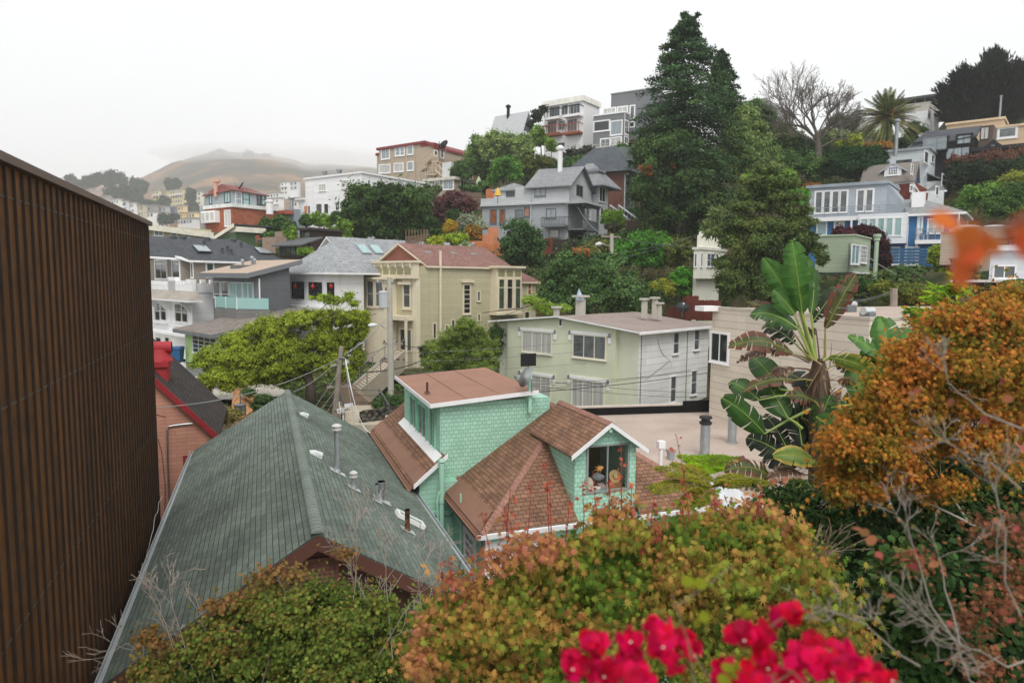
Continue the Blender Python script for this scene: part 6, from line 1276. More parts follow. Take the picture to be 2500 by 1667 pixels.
def blob_points(F,blobs,D,n,seed,depth=.8,clump=.22,fill=.15,ddj=0.0,shell=.62):
 """leaf positions and outward normals spread through clumps over the ellipsoids"""
 rg=np.random.RandomState(seed);sc=FR[F][2];Ps,Ns=[],[];areas=np.array([b_[2]*b_[3]for b_ in blobs],float);tot=areas.sum()
 for bi,b_ in enumerate(blobs):
  cx,cy_,rx,ry=b_[:4];Db=D+(b_[4]if len(b_)>4 else rg.uniform(-ddj,ddj));c=np.array(at(F,cx,cy_,Db));ax=np.array([m_px(rx/sc,Db),m_px(rx/sc,Db)*depth,m_px(ry/sc,Db)])
  nb=int(n*areas[bi]/tot);rm=(ax[0]*ax[2])**.5;cr=max(clump*rm,.12);nc=max(6,int(3.2*(1/clump)**2*.55))
  dirs=rg.normal(size=(nc,3));dirs/=np.linalg.norm(dirs,axis=1,keepdims=True);rad=shell+(1-shell)*rg.rand(nc)**.6
  rad*=1-.13*rg.rand(nc)+.12*np.sin(dirs[:,0]*5+bi)*np.cos(dirs[:,2]*4+bi*2)
  cc=c+dirs*rad[:,None]*ax;which=rg.randint(0,nc,nb);q=rg.normal(size=(nb,3));q/=np.linalg.norm(q,axis=1,keepdims=True);q*=(rg.rand(nb)**.45)[:,None]
  sz=cr*(.6+.8*rg.rand(nc))[which][:,None];p=cc[which]+q*sz*np.array([1.15,1.15,.8]);far_=rg.rand(nb)<.22;p[far_]+=(dirs[which][far_]*.5+rg.normal(size=(far_.sum(),3))*.6)*sz[far_]*1.1;out=dirs[which]*.55+q*.9+np.array([0,-.15,.5])+rg.normal(size=(nb,3))*.45
  Ps.append(p);Ns.append(out)
  nf=int(nb*fill)
  if nf:d2=rg.normal(size=(nf,3));d2/=np.linalg.norm(d2,axis=1,keepdims=True);Ps.append(c+d2*(rg.rand(nf)**.4*.72)[:,None]*ax);Ns.append(d2+rg.normal(size=(nf,3))*.5)
 return np.concatenate(Ps),np.concatenate(Ns)
def limbs(base,targets,r0,mat,parent,name='trunk',seed=1,split=.45):
 rg=random.Random(seed);mb=MB();base=Vector(base);cen=sum((Vector(t)for t in targets),Vector())/len(targets);fork=base.lerp(cen,split);fork.x=base.x*.6+fork.x*.4;fork.y=base.y*.6+fork.y*.4
 mb.tube([base-Vector((0,0,.6)),base.lerp(fork,.5)+Vector((rg.uniform(-.1,.1),0,0))*r0*5,fork],[r0*1.25,r0,r0*.8],7)
 for t in targets:
  t=Vector(t);m_=fork.lerp(t,.5)+Vector((rg.uniform(-.5,.5),rg.uniform(-.4,.4),rg.uniform(0,.5)))*r0*3;mb.tube([fork,fork.lerp(m_,.5),m_,t],[r0*.6,r0*.45,r0*.32,r0*.12],5)
  for k in range(3):e=m_.lerp(t,.3+.2*k);mb.tube([e,e+Vector((rg.uniform(-1,1),rg.uniform(-1,1),rg.uniform(-.2,.9)))*r0*6],[r0*.16,r0*.05],4)
 return mb.build(name,mat,parent,smooth=True)
TC=[0]
def tree(name,label,F,blobs,D,cols,n,size,base=None,shape='dia',cat='tree',group=None,depth=.8,clump=.22,fill=.2,tr=.25,trunk_r=None,patch=None,shell=.62,ddj=None,bark=BARK,mat=None,droop=0,part='crown',pv=.25):
 TC[0]+=1;sd_=TC[0]*13+5;sc=FR[F][2];n=int(n*1.0)
 if base is None:lo=max(blobs,key=lambda b_:b_[1]+b_[3]);base=(sum(b_[0]for b_ in blobs)/len(blobs),lo[1]+lo[3]*1.05)
 pb=at(F,base[0],base[1],D);root=thing(name,label,cat,pb,group);rm=sum(m_px(b_[2]/sc,D)for b_ in blobs)/len(blobs)
 P,N=blob_points(F,blobs,D,n,sd_,depth,clump,fill,rm*.35 if ddj is None else ddj,shell)
 leaves(part,mat or leafmat(tuple(cols),patch or .5/max(.3,rm),tr,pv=pv),P,N,size,shape,root,sd_,droop=droop)
 tg=[at(F,b_[0],b_[1],D)for b_ in blobs][:9];r_=trunk_r or max(.04,rm*.09);limbs(pb,tg,r_,bark,root,'trunk' if cat=='tree' else 'stem',sd_)
 return root
DG1=('182414','263a1c','3d5426','5a7234');MG=('22331a','3a5226','56753a','7a9650');LG1=('33481a','527025','78963a','9bb34e');OLV=('3c4024','5b5f33','7b7c45','9a9658');YG=('55611a','7d8a26','a3ad38','c0c050')
shrub=lambda*a,**k:tree(*a,cat='shrub',**k)
S_=1.0
tree('oak_tree','broad dark green tree in front of the white block house','E',[(150,950,300,240),(540,900,290,200),(250,1180,280,160),(700,1010,170,200),(330,800,270,110),(60,1100,180,200),(560,1180,230,130)],84,('1c2814','2c421e','46612c','6f8c40'),42000,.38,base=(420,1400),clump=.2)
tree('round_tree','rounded green tree left of the hedges behind the pale fences','A',[(1300,800,85,80),(1270,850,60,60)],87,MG,5000,.32,group='round clipped trees by the white house');tree('round_tree','rounded green tree right behind the pale fences, before the blue grey cottage','A',[(1430,770,110,65),(1500,800,70,60)],86,MG,6000,.32,group='round clipped trees by the white house')
tree('round_tree','small rounded tree directly in front of the white block house, left one','A',[(1690,735,65,50)],92,MG,3500,.32,group='round clipped trees by the white house');tree('round_tree','rounded tree in front of the white block house, middle and widest one','A',[(1820,725,95,60),(1900,740,60,50)],91,LG1,5000,.32,group='round clipped trees by the white house');tree('round_tree','narrow rounded tree in front of the white block house, next to the big dark tree','A',[(1985,705,50,50)],90,MG,2500,.32,group='round clipped trees by the white house')
shrub('ivy_bush','bright green leafy bush left of the dark brown cottage','A',[(1530,865,48,62)],75,LG1,3500,.28);shrub('loose_bush','yellow green loose bush on the right of the dark brown cottage','A',[(2060,800,70,80),(2050,900,80,60),(1950,835,60,20)],80,LG1,7000,.28);shrub('grassy_bush','small bright grassy bush under the dark brown cottage','A',[(1680,1050,85,35)],71,LG1,3000,.25,shape='long');shrub('ivy_bush','low ivy under the pale fences','A',[(1310,885,60,25)],79,MG,2000,.25)
shrub('grey_green_bush','soft grey green bush right above the big dark tree','E',[(830,800,130,100),(780,900,110,90),(950,740,60,40)],98,('3a4a2c','53643c','6f7f4f','8a9766'),8000,.32)
shrub('purple_bush','purple brown twiggy bush below the taupe annex','E',[(1130,900,200,110),(1020,980,130,100),(1280,930,130,90),(1120,830,150,60)],93,('2c201e','4a3230','6a4643','856058'),12000,.3)
shrub('silver_bush','silvery grey green bush left of the grey shingle house','E',[(1330,1110,140,75),(1440,1160,90,50),(1250,1170,80,60)],81,('5d654f','7c846b','98a086','b3b89f'),6000,.22);shrub('autumn_bush','yellow and orange bush in the garden on the slope','E',[(1110,1160,70,60),(1060,1190,40,50)],79,('4d5a20','8a8a2c','c28a2e','d0a04a'),3500,.24);shrub('autumn_bush','green bush with orange berries beside the orange fence steps','E',[(1360,1220,85,65),(1400,1290,60,60)],78,('34481d','58692a','b0692e','c47a3a'),3500,.24)
shrub('dark_bush','dark bushes between the silver bush and the garden trellis','E',[(960,1210,110,60),(1150,1040,80,60),(880,1120,90,70)],82,DG1,4500,.28)
shrub('lime_bush','bright yellow green mounded bush above the red brown roof, left one','E',[(970,1345,120,60),(930,1410,90,45)],73,YG,5500,.22);shrub('lime_bush','bright green mounded bush above the red brown roof, right one','E',[(1160,1320,150,65),(1090,1410,140,60)],73.5,('4a5c1c','6f8527','94a838','aebb4c'),6500,.22)
tree('willow_tree','soft pale green tree below the pale skyline house','E',[(1640,220,180,100),(1800,260,160,120),(1900,330,150,110),(1560,330,130,120),(1950,220,90,80)],118,('4d5f33','6a7d45','869a5b','a0b173'),22000,.42,base=(1700,640))
tree('tall_green_tree','tall mid green tree at the left of the tree group above the parasol','E',[(1420,260,110,110),(1380,380,100,130),(1450,500,110,110)],120,('2f4420','4a6430','688445','86a05c'),14000,.4,base=(1450,660));tree('leafy_tree','small leafy green tree in front of the dark green bay house','E',[(1220,510,110,65),(1290,560,90,60),(1180,560,70,40)],119,MG,6500,.38)
tree('bright_round_tree','brighter green rounded tree in the middle of the group above the parasol','E',[(1740,470,150,75),(1660,540,90,90),(1820,560,100,90),(1590,620,60,60)],112,('2a4a1c','47702a','639038','7ea54b'),12000,.36,base=(1740,720))
tree('layered_tree','dark olive tree with flat layers and orange tips below the white block','E',[(2080,430,150,70),(2030,520,150,60),(2150,560,130,60),(2220,440,70,60),(2000,600,110,50)],113,('27331a','41501f','666a2a','a0662f'),12000,.36,base=(2080,720),clump=.16);tree('bright_top_tree','bright green tree just left of the balconies of the white block','E',[(2090,110,70,70),(2130,190,70,60),(2060,200,60,50)],121,LG1,6500,.38,base=(2130,330));tree('bright_top_tree','bright green tufted tree under the lower balconies of the white block','E',[(2230,230,60,45),(2260,280,50,40)],120,LG1,3500,.38,base=(2240,420))
tree('windswept_tree','sparse black windswept tree at the left edge of the white block','G',[(110,290,50,35),(170,240,35,30),(50,375,30,30),(90,330,50,20)],133,('10150d','1b2415','29351f','37462a'),1700,.45,base=(175,470),fill=.0,clump=.3)
shrub('dark_hedge','dark purple green shrubs at the foot of the white block','G',[(440,640,100,60),(540,610,60,50)],119,('1e1d20','33302f','45513a','5a6a48'),6000,.34);shrub('hillside_bush','green bushes above the dark hipped roof','G',[(400,730,130,65),(300,760,80,50),(500,700,80,50)],112,('1f331a','365028','527036','6f8c48'),8000,.34);shrub('hillside_bush','light green bush in front of the grey modern house terrace','G',[(840,600,80,60),(790,640,60,40),(610,670,60,45)],113,MG,5500,.34);shrub('red_leaf_bush','dark red leaved bush at the edge of the tall conifer','G',[(960,540,45,28)],100,('3a1e1c','5a2e2a','70403a','4c4a30'),1500,.3)
shrub('vine_hedge','dark green vines over the terrace edge behind the purple bush','E',[(1330,735,120,28),(1480,705,80,40),(1420,750,80,40)],105,MG,4500,.3)
tree('dark_young_tree','slender dark green tree between the orange fence and the porch house','C',[(1290,70,120,80),(1200,190,80,80),(1400,150,95,90),(1310,230,120,90),(1390,290,80,60),(1230,300,70,50)],70,('1b2a18','2c4223','436034','5c7c46'),13000,.26,base=(1330,460))
tree('round_green_tree','big round dark green tree with a rusty patch on top behind the pale green house','J',[(700,320,200,140),(900,420,260,180),(560,440,150,160),(1080,470,180,140),(500,580,130,110),(760,560,280,110),(1100,590,220,90),(950,300,150,100)],55,('26381e','3a542a','557240','768f58'),42000,.24,base=(800,760))
shrub('rusty_crown_patch','rusty orange leaved bush top crowning the round green tree','J',[(740,200,75,30),(690,250,50,25)],55.5,('5a4a26','8c5a34','a8663c','7b6a34'),2000,.2)
tree('bright_green_tree','bright green tree behind the street lamp pole, largest one','J',[(1220,130,190,70),(1120,220,150,80),(1330,240,140,80),(1400,130,110,90),(1260,70,120,50)],68,('26481a','3c6a24','57892f','79a544'),17000,.26,base=(1250,420));tree('olive_tree','olive green bushy tree left of the cream parapet house','J',[(1560,170,100,90),(1530,250,90,60)],66,('38461f','545f2b','707a3a','8d914c'),6000,.26,base=(1560,380));shrub('olive_bush','olive bush left behind the street lamp','J',[(900,150,120,45),(830,190,80,30)],71,OLV,4500,.24)
shrub('yellow_green_bush','yellow green rounded bush left of the red sloping fence','J',[(1430,490,100,70),(1360,490,70,50)],61,('4a5a1e','6e7a28','928f38','a8963c'),6000,.22);shrub('fresh_green_bush','fresh green bush in front of the cream parapet house wall','J',[(1600,400,90,80),(1620,480,80,60),(1530,430,50,50)],63,('2f5a1c','4a8028','66a037','88b850'),7000,.22);shrub('dark_leaf_bush','dark glossy bush right behind the roof chimneys','J',[(1370,570,65,60),(1200,640,60,30)],56,DG1,4000,.2)
shrub('porch_bush','bright green bush in front of the white railed stairs','G',[(770,1170,95,55),(730,1200,60,50),(830,1210,60,45)],83,('3c5a1a','5d8226','82a636','a2bf4c'),6500,.24);shrub('mauve_bush','dusky mauve bush under the bright porch bush','G',[(770,1265,85,35)],82.5,('33262a','4c3a3c','55603a','6c7a4a'),2500,.24);shrub('dark_round_bush','dark clipped bush behind the weathered board fence','G',[(960,1145,100,35)],89,('1c3516','2c4c20','3d602b','527838'),3500,.24);shrub('small_cone_bush','small bright green pointed bush in front of the weathered fence','G',[(1052,1250,28,45)],79,LG1,1500,.2);shrub('slope_bush','mid green bushes on the slope under the tall conifer, right part','G',[(1400,1200,120,60),(1300,1260,120,50),(1480,1290,80,60)],78,('2c431f','47632d','638041','82995a'),9000,.25);shrub('slope_bush','mid green bushes below the weathered board fence','G',[(1180,1230,90,50),(960,1330,130,50),(640,1430,120,40)],77,MG,7000,.25)
# layered tree with brownish tips before the blue house
tree('layered_pine','large layered green tree with reddish tips in front of the blue house','U',[(600,300,130,45),(540,390,190,40),(760,410,150,40),(480,500,180,50),(720,520,200,50),(430,610,200,55),(800,640,200,60),(400,750,210,70),(880,740,150,50),(640,780,240,70),(300,880,150,90),(520,930,240,100),(900,880,170,60),(1020,960,100,50),(350,1090,210,110),(600,1110,200,110),(1070,1050,55,60),(400,1270,210,100),(600,1320,190,90),(300,1240,150,110)],48,('26331c','3d4e28','5c6e38','827a46'),85000,.17,base=(610,1480),clump=.2,trunk_r=.2,shell=.3)
# conifers
def conifer(name,label,F,top,prof,D,cols,nb,per,size,base,flat=.35,droopk=.18,upturn=0.0,depth=1.0,shape='dia',up=None):
 TC[0]+=1;rg=np.random.RandomState(TC[0]*7);sc=FR[F][2];root=thing(name,label,'tree',at(F,base[0],base[1],D));ys=[p[0]for p in prof];xl=[p[1]for p in prof];xr=[p[2]for p in prof];Ps,Ns=[],[];mb=MB()
 for i in range(nb):
  y=ys[0]+(ys[-1]-ys[0])*rg.rand()**.75;axx=top[0]+(base[0]-top[0])*(y-top[1])/(base[1]-top[1]);L_,R__=m_px((axx-np.interp(y,ys,xl))/sc,D),m_px((np.interp(y,ys,xr)-axx)/sc,D)
  az=rg.rand()*2*math.pi;ca,sa=math.cos(az),math.sin(az);ln=(R__ if ca>0 else L_)*abs(ca)+((L_+R__)/2*depth)*abs(sa);ln=max(.3,ln/(abs(ca)+abs(sa))*1.0*(1.15 if abs(ca)>.8 else 1.25))*(.62+.42*rg.rand())
  ln=min(ln,max(L_,R__)*1.05);c=np.array(at(F,axx,y,D));dr=np.array([ca,sa,0]);tipz=-droopk*ln+upturn*ln
  ts=.06+.94*rg.rand(per)**.75;pos=c+dr*(ts*ln)[:,None];pos[:,2]+=tipz*ts**1.5;sp=(.05+.09*(1-ts))*ln+.12;side=np.array([-sa,ca,0]);pos+=side*(rg.normal(size=per)*sp)[:,None];pos[:,2]+=rg.normal(size=per)*sp*flat-.22*np.abs(rg.normal(size=per))*ts;pos+=dr*(rg.normal(size=per)*sp*.4)[:,None]
  Ps.append(pos);Ns.append(np.array([ca*.4,sa*.4,.9])+rg.normal(size=(per,3))*.55)
  if i%3==0:mb.tube([Vector(c),Vector(c+dr*ln*.5+np.array([0,0,tipz*.3])),Vector(c+dr*ln*.9+np.array([0,0,tipz*.85]))],[.09,.05,.02],4)
 P,N=np.concatenate(Ps),np.concatenate(Ns);leaves('crown',leafmat(tuple(cols),.35,.2),P,N,size,shape,root,TC[0],up=up)
 t_,b_=at(F,top[0],top[1],D),at(F,base[0],base[1],D);r_=(t_-b_).length*.016;mb.tube([b_-Vector((0,0,1)),b_.lerp(t_,.5),t_],[r_,r_*.55,.03],8);mb.build('trunk',BARK,root);return root
conifer('redwood_tree','towering dark green redwood rising above the whole hillside','T',(492,28),[(28,488,498),(90,425,578),(190,350,635),(260,330,700),(350,285,775),(480,250,860),(600,205,890),(740,185,900),(880,150,900),(1050,150,880),(1250,150,860),(1450,200,820)],76,('1c2c1c','2c452c','46623a','687e4c'),330,240,.28,(500,1560),flat=.14)
tree('redwood_second_top','thin twin treetop beside the main redwood tip','T',[(560,120,35,45),(590,60,12,30),(575,190,40,30)],77,('1a2b1a','2b4025'),900,.28,base=(560,330),fill=0,clump=.4,shell=.2)
conifer('dark_fir_tree','second dark conifer with a pointed top on the right of the redwood','T',(757,285),[(285,750,765),(340,705,810),(430,690,850),(540,660,885),(640,650,912),(760,640,930)],80,('15241b','213627','355036','506a48'),110,200,.28,(770,1100),flat=.14)
tree('dark_broadleaf_tree','dense dark broadleaf tree at the foot of the redwood with a few orange leaves','T',[(300,1080,170,140),(450,1000,200,130),(280,1270,160,130),(480,1230,200,160),(650,1150,170,160),(380,1400,200,110),(620,1370,180,110),(200,1020,90,90)],73,('1c2a16','30442230'[:6],'4a6434','74884e'),48000,.28,base=(450,1580))
shrub('orange_leaf_spray','small sprays of orange leaves low on the left edge of the dark tree','T',[(215,1130,55,22),(415,1110,22,12),(250,1170,40,14)],71,('70402a','8c5030','5a4428'),260,.2,fill=0)
tree('light_crown_tree','lighter green tree leaning on the right side of the redwood','T',[(900,800,130,110),(960,900,140,120),(850,930,110,120),(1000,1010,130,110),(900,1080,160,120),(1060,1110,130,100)],77,('34482a','566c38','7c9052','a0ae72'),30000,.26,base=(950,1400));tree('glossy_round_tree','round green tree just right of the second conifer','T',[(1000,720,90,70),(1070,780,70,70),(1020,840,80,60)],92,MG,8500,.3,base=(1040,1000));tree('low_spreading_tree','low spreading tree with flat green sprays above the layered tree','T',[(1000,1210,110,50),(1150,1230,110,50),(1080,1290,140,50),(1230,1200,70,60)],62,('3a5020','56702c','74903e','8fa852'),11000,.22,base=(1090,1500),clump=.18)
tree('round_pine_tree','dark umbrella shaped pine above the red shingled house','H',[(700,960,180,80),(850,960,130,90),(560,1010,110,90),(700,1060,230,80),(880,1050,90,60)],82,('0f2411','1b3818','2c4f22','42672f'),26000,.24,base=(720,1240),clump=.16,trunk_r=.3)
for(lab,bl_,D,cols,n,sz)in(('lime green bushes above the round pine',[(690,840,85,45),(560,880,50,30)],92,YG,4500,.28),('orange brown bush behind the round pine',[(920,880,100,32),(800,870,50,22)],97,('5a4a20','8a6428','a8742e','6b6a30'),3500,.28),('grey olive thicket below the pale ridge house',[(640,690,110,50),(560,660,60,35),(700,650,50,30)],112,('454a36','5d6048','72745a','868870'),5000,.36),('soft light green bush under the grey olive thicket',[(560,790,90,45),(480,780,60,50)],104,('4a5e34','66794a','82935f','9ba878'),4500,.32),('dark thicket behind the bare tree',[(230,900,150,90),(380,900,120,90),(120,870,110,70),(470,930,90,60)],92,('1c2b16','2f4522','466030','5f7a42'),13000,.3),('green thicket around the foot of the bare tree',[(170,1020,140,90),(330,1050,130,90),(60,980,110,90),(450,1080,80,70)],84,MG,14000,.27),('bright bush left of the grey roofed blue house',[(240,1290,80,60),(180,1350,80,60)],64,('2d5a1e','47802c','5f9a38','78a848'),5000,.22),('orange tinted bush under the round pine',[(350,1225,85,30)],74,('5a5424','8a6a2c','9c5a28','6b6a30'),2200,.24),('dark green bushes behind the palm',[(1190,760,50,110),(1120,850,90,40),(1250,740,50,30)],106,DG1,6000,.34),('rust tinged hedge under the black house',[(1600,1000,120,45),(1780,980,130,50),(1960,960,140,50),(2090,930,80,50)],84,('3a2420','5a3a30','6e4a3a','4c5030'),11000,.27),('dark green hedge mass right of the pale blue house',[(1620,1090,120,80),(1800,1080,160,80),(2000,1060,160,80),(1700,1180,120,50)],83,('121c10','1f2f18','304524','486034'),17000,.28),('yellow green bush at the right edge under the hedge',[(2060,1140,110,45),(2000,1190,80,30)],70,('4c5a20','727a2e','92943c','8a8a50'),4500,.24),('light green bushes right of the blue house',[(1690,1270,90,60),(1780,1330,110,60),(1640,1330,60,60),(1850,1230,60,60)],64,('34501e','517430','71963f','93b058'),11000,.22),('mid green bushes at the right edge',[(1980,1290,130,100),(2080,1240,80,70),(1900,1380,120,80),(2060,1400,100,80)],60,('24381b','3b5628','567438','74904e'),14000,.22)):
 shrub('hillside_thicket',lab,'H',bl_,D,cols,n,sz,group=None)
# cypress with upswept tufts
TC[0]+=1;rg=np.random.RandomState(99);bl_=[(1860,190,60,70),(1850,290,120,110),(1700,350,160,80),(2000,380,180,120),(1560,450,120,70),(1750,500,200,110),(1520,560,100,70),(1620,640,180,70),(1950,560,220,120),(2090,300,90,60),(2130,480,120,150),(1840,640,250,60)]
P,N=blob_points('H',bl_,118,36000,77,.8,.2,.2,2.0,.5);root=thing('cypress_tree','nearly black cypress with upswept tufts at the top right','tree',at('H',1900,720,118));c0=np.array(at('H',1850,900,118));up_=(P-c0);up_/=np.linalg.norm(up_,axis=1,keepdims=True)
P2=P+up_*(rg.rand(len(P))**2)[:,None]*1.6;leaves('crown',leafmat(('060b07','0b130c','121e12','1c2a1c'),.3,.1),P2,np.cross(up_,rg.normal(size=P.shape)),.75,'long',root,5,up=up_,jitter=.22);limbs(at('H',1900,760,118),[at('H',x,y,118)for x,y in((1850,290),(1600,560),(2050,400))],.6,BARK,root)
# palm
def frond(mb_pts,P0,dirv,L_,droop,wid,nl,rg,rachis,dens=1.0):
 P0=Vector(P0);d=Vector(dirv).normalized();hz=Vector((d.x,d.y,0));pts=[]
 for i in range(9):
  t=i/8;p=P0+d*L_*t+Vector((0,0,-droop*L_*t*t));pts.append(p)
 rachis.tube(pts,[.05*L_/3*(1-.8*i/8)for i in range(9)],4)
 for i in range(nl):
  t=.12+.88*i/nl;k=min(7,int(t*8));p=pts[k].lerp(pts[k+1],t*8-k);tg=(pts[k+1]-pts[k]).normalized();s=tg.cross(Vector((0,0,1))).normalized()
  for sg in(1,-1):
   l_=wid*math.sin(math.pi*min(1,.12+t*.88))**.6;q=p+(tg*.55+s*sg*.8-Vector((0,0,.28+rg.uniform(0,.15)))).normalized()*l_;w_=tg*.032*L_/3+Vector((0,0,.0))
   mb_pts.poly([p-w_,p+w_,q]);
PALM=leafmat(('26331a','3c4c24','566634','6d7a44'),.5,.15);PALMD=plain('7a5236',.9,.2)
root=thing('palm_tree','large round headed date palm on the skyline','tree',at('H',960,900,100));cp=at('H',975,650,100);rg2=random.Random(5);ra=MB();lf=MB()
for i in range(125):
 az=rg2.uniform(0,6.283);el=rg2.choice([rg2.uniform(.4,1.45),rg2.uniform(-.3,.7),rg2.uniform(-1.2,-.1)]);d=Vector((math.cos(az)*math.cos(el),math.sin(az)*math.cos(el),math.sin(el)));frond(lf,cp,d,rg2.uniform(4.1,5.6),.15+.25*max(0,math.cos(el))*rg2.uniform(.6,1.2),.8,30,rg2,ra)
lf.build('fronds',PALM,root);ra.build('rachises',plain('8a7a3c',.7,.2),root);mb=MB();b_=at('H',960,960,100);mb.tube([b_,cp-Vector((0,0,.5)),cp+Vector((0,0,.3))],[.6,.7,.4],10);mb.build('trunk',BARK,root)
mb=MB()
for i in range(40):az=rg2.uniform(0,6.283);el=rg2.uniform(.1,1.2);d=Vector((math.cos(az)*math.cos(el),math.sin(az)*math.cos(el),math.sin(el)));mb.tube([cp,cp+d*1.2,cp+d*1.7-Vector((0,0,.4))],[.03,.03,.09],4)
mb.build('fruit_stalks',plain('b5672a',.8,.2),root)
# recursive bare branching
def branch(mb,p,d,L_,r,depth,rg,spread=.6,seg=2,grav=0.0,kids=(2,3),tips=None,minr=.004,sides=4):
 p=Vector(p);d=Vector(d).normalized();pts=[p];q=p;dd=d.copy()
 for i in range(seg):
  dd=(dd+Vector((rg.gauss(0,.12),rg.gauss(0,.12),rg.gauss(0,.12)-grav))).normalized();q=q+dd*L_/seg;pts.append(q)
 mb.tube(pts,[max(minr,r*(1-.35*i/seg))for i in range(seg+1)],sides if depth>1 else 3,cap=False)
 if depth<=0:
  if tips is not None:tips.append((q,dd))
  return
 for k in range(rg.randint(*kids)):
  nd=(dd+Vector((rg.gauss(0,spread),rg.gauss(0,spread),rg.gauss(0,spread*.7)+.1))).normalized();st=pts[-1]if k==0 else pts[rg.randint(max(1,seg-1),seg)]
  branch(mb,st,nd,L_*rg.uniform(.62,.86),r*.62,depth-1,rg,spread,seg,grav,kids,tips,minr,sides)
root=thing('bare_tree','leafless grey branching tree on the skyline left of the palm','tree',at('H',370,1200,88));mb=MB();rg3=random.Random(12);b_=at('H',370,1160,88);fk=at('H',395,760,88);mb.tube([b_,b_.lerp(fk,.5)+Vector((.3,0,0)),fk],[.55,.42,.3],8)
for i in range(11):
 a=-1.15+2.3*i/10;st=b_.lerp(fk,.55+.45*rg3.random());branch(mb,st,Vector((math.sin(a)*1.0,rg3.gauss(0,.4),math.cos(a)*.9+.25)),rg3.uniform(2.1,2.7),.17,6,rg3,.36,2,0,(2,3),None,.018)
mb.build('branches',plain('5a524a',.9,.2,3),root)
root=thing('bare_tree','thin bare tree leaning left behind the grey olive thicket','tree',at('H',160,830,100));mb=MB()
for i in range(5):branch(mb,at('H',170,830,100),Vector((rg3.uniform(-.6,.5),0,1)),3.4,.12,5,rg3,.33,2,0,(2,3),None,.018)
mb.build('branches',plain('5f5750',.9,.2,3),root)
# dark red maple, hedges around the sage house
tree('purple_leaf_tree','dark purple leaved tree in front of the white bay of the blue house','I',[(640,580,130,50),(820,560,110,45),(930,620,110,60),(1000,700,60,70),(960,800,80,100),(1010,850,60,70)],56,('1c0f14','33191f','4d2830','64383c'),15000,.2,base=(960,1000))
shrub('box_hedge','dark green clipped hedge below the sage green house','I',[(700,1080,120,70),(850,1080,110,60),(640,1160,80,60)],45,('1b3016','2c4a20','3f602a','557a38'),9000,.16);shrub('climber_hedge','yellow and green climber over the wall right of the clipped hedge','I',[(1000,1090,120,45),(1180,1130,120,60),(1330,1130,110,60),(1080,1180,150,60),(1300,1220,130,40)],42,('2b3c1c','4a5c26','7a7c30','a09038'),14000,.15);shrub('loose_bush','loose green bush below the blue house windows','I',[(1230,960,130,60),(1350,1010,130,50),(1120,1010,80,40),(1450,1030,60,40)],54,('223a1c','3a5a2a','577a3a','7a9852'),9000,.19)
tree('angel_trumpet_tree','yellow green small tree at the right corner of the blue house','I',[(1530,760,80,50),(1590,830,60,90),(1500,830,60,50),(1570,940,60,60)],52,('4a5e1e','71852c','96a63e','b3b954'),8000,.2,base=(1580,1040));tree('olive_leaf_tree','thin olive leaved tree under the tan clapboard box','I',[(1800,950,100,60),(1760,1040,90,50),(1850,900,50,40)],40,('3c4a30','566446','71805c','8c9874'),5000,.14,base=(1800,1150),clump=.3)
shrub('yucca','spiky narrow leaved plant left of the layered tree','U',[(200,690,60,50),(130,800,60,40)],55,('3a4a2a','5c6c40','7c8a58','98a474'),900,.7,shape='long');shrub('yucca','pale spiky yucca beside the lowest orange fence','E',[(1265,1415,45,40)],72.5,('5a6a4a','7f8f68','a0ac88','b8c0a0'),300,.8,shape='long')
# street trees
tree('lime_tree','wide bright yellow green street tree in the middle of the street','S',[(700,870,230,130),(950,680,230,120),(1300,530,260,120),(1650,440,250,100),(1950,420,230,90),(2200,400,170,80),(1150,800,280,130),(1550,720,260,140),(1900,640,200,130),(760,1040,220,110),(1080,980,220,80),(1480,940,170,80),(620,1130,80,90),(2150,620,140,130),(1850,900,120,90),(1300,960,280,110),(1350,690,230,130),(1650,870,210,110),(2000,790,150,130),(900,1120,150,80),(2270,520,90,150),(2230,820,80,120),(1000,820,220,120),(1050,1060,200,70),(1380,1070,180,60),(1620,1000,150,80),(2120,980,120,70)],43,('4a561a','72822a','9aa83c','bcc456'),210000,.125,base=(1740,1290),clump=.15,trunk_r=.32,tr=.35)
tree('lime_tree_spray','high light green sprays of the same street tree before the white house windows','S',[(1850,200,130,25),(1980,240,110,40),(2150,190,50,45),(2200,260,60,30),(500,920,80,22)],42,('4c5a1c','71852a','96a83a','b4c254'),4500,.12,base=(2000,420),fill=0,clump=.3)
tree('willow_leaf_tree','feathery green tree in front of the victorian house side wall','C',[(870,790,90,60),(780,880,130,80),(960,880,120,100),(660,970,120,80),(850,1000,200,110),(1040,990,80,130),(640,1080,120,60),(900,1110,220,60)],47,('38481e','556a2a','77893c','95a152'),42000,.17,base=(850,1280),shape='long',droop=.6,clump=.2)
shrub('dark_shrub','dark shrub behind the willow leaved tree next to the pale green house','C',[(1100,850,50,60),(1110,960,40,90),(560,1000,60,60)],50,DG1,4000,.18);shrub('tree_fern','light green ferny plant left of the round green tree','J',[(330,590,80,30),(430,630,90,35),(480,680,70,25),(600,650,60,25)],52,('4a6224','6c8a34','92ac4c','b0c468'),3500,.26,shape='long')
shrub('street_bush','olive brown bush behind the pink house roof','S',[(700,1410,170,70),(520,1400,90,60),(850,1450,130,60),(680,1500,200,50)],35,('3a4020','5a5c2e','7c7440','93844c'),16000,.12);shrub('street_bush','dark green bush on the dug bank above the green roof','S',[(1230,1290,100,50),(1180,1350,70,40),(1080,1210,60,40)],39,('1e301a','334a26','4b6436','647e4a'),7000,.12);shrub('street_bush','green plants on the stone wall beside the concrete pole','C',[(330,1370,90,40),(200,1400,60,30),(420,1300,40,50),(330,1450,110,40)],41,MG,7000,.12)
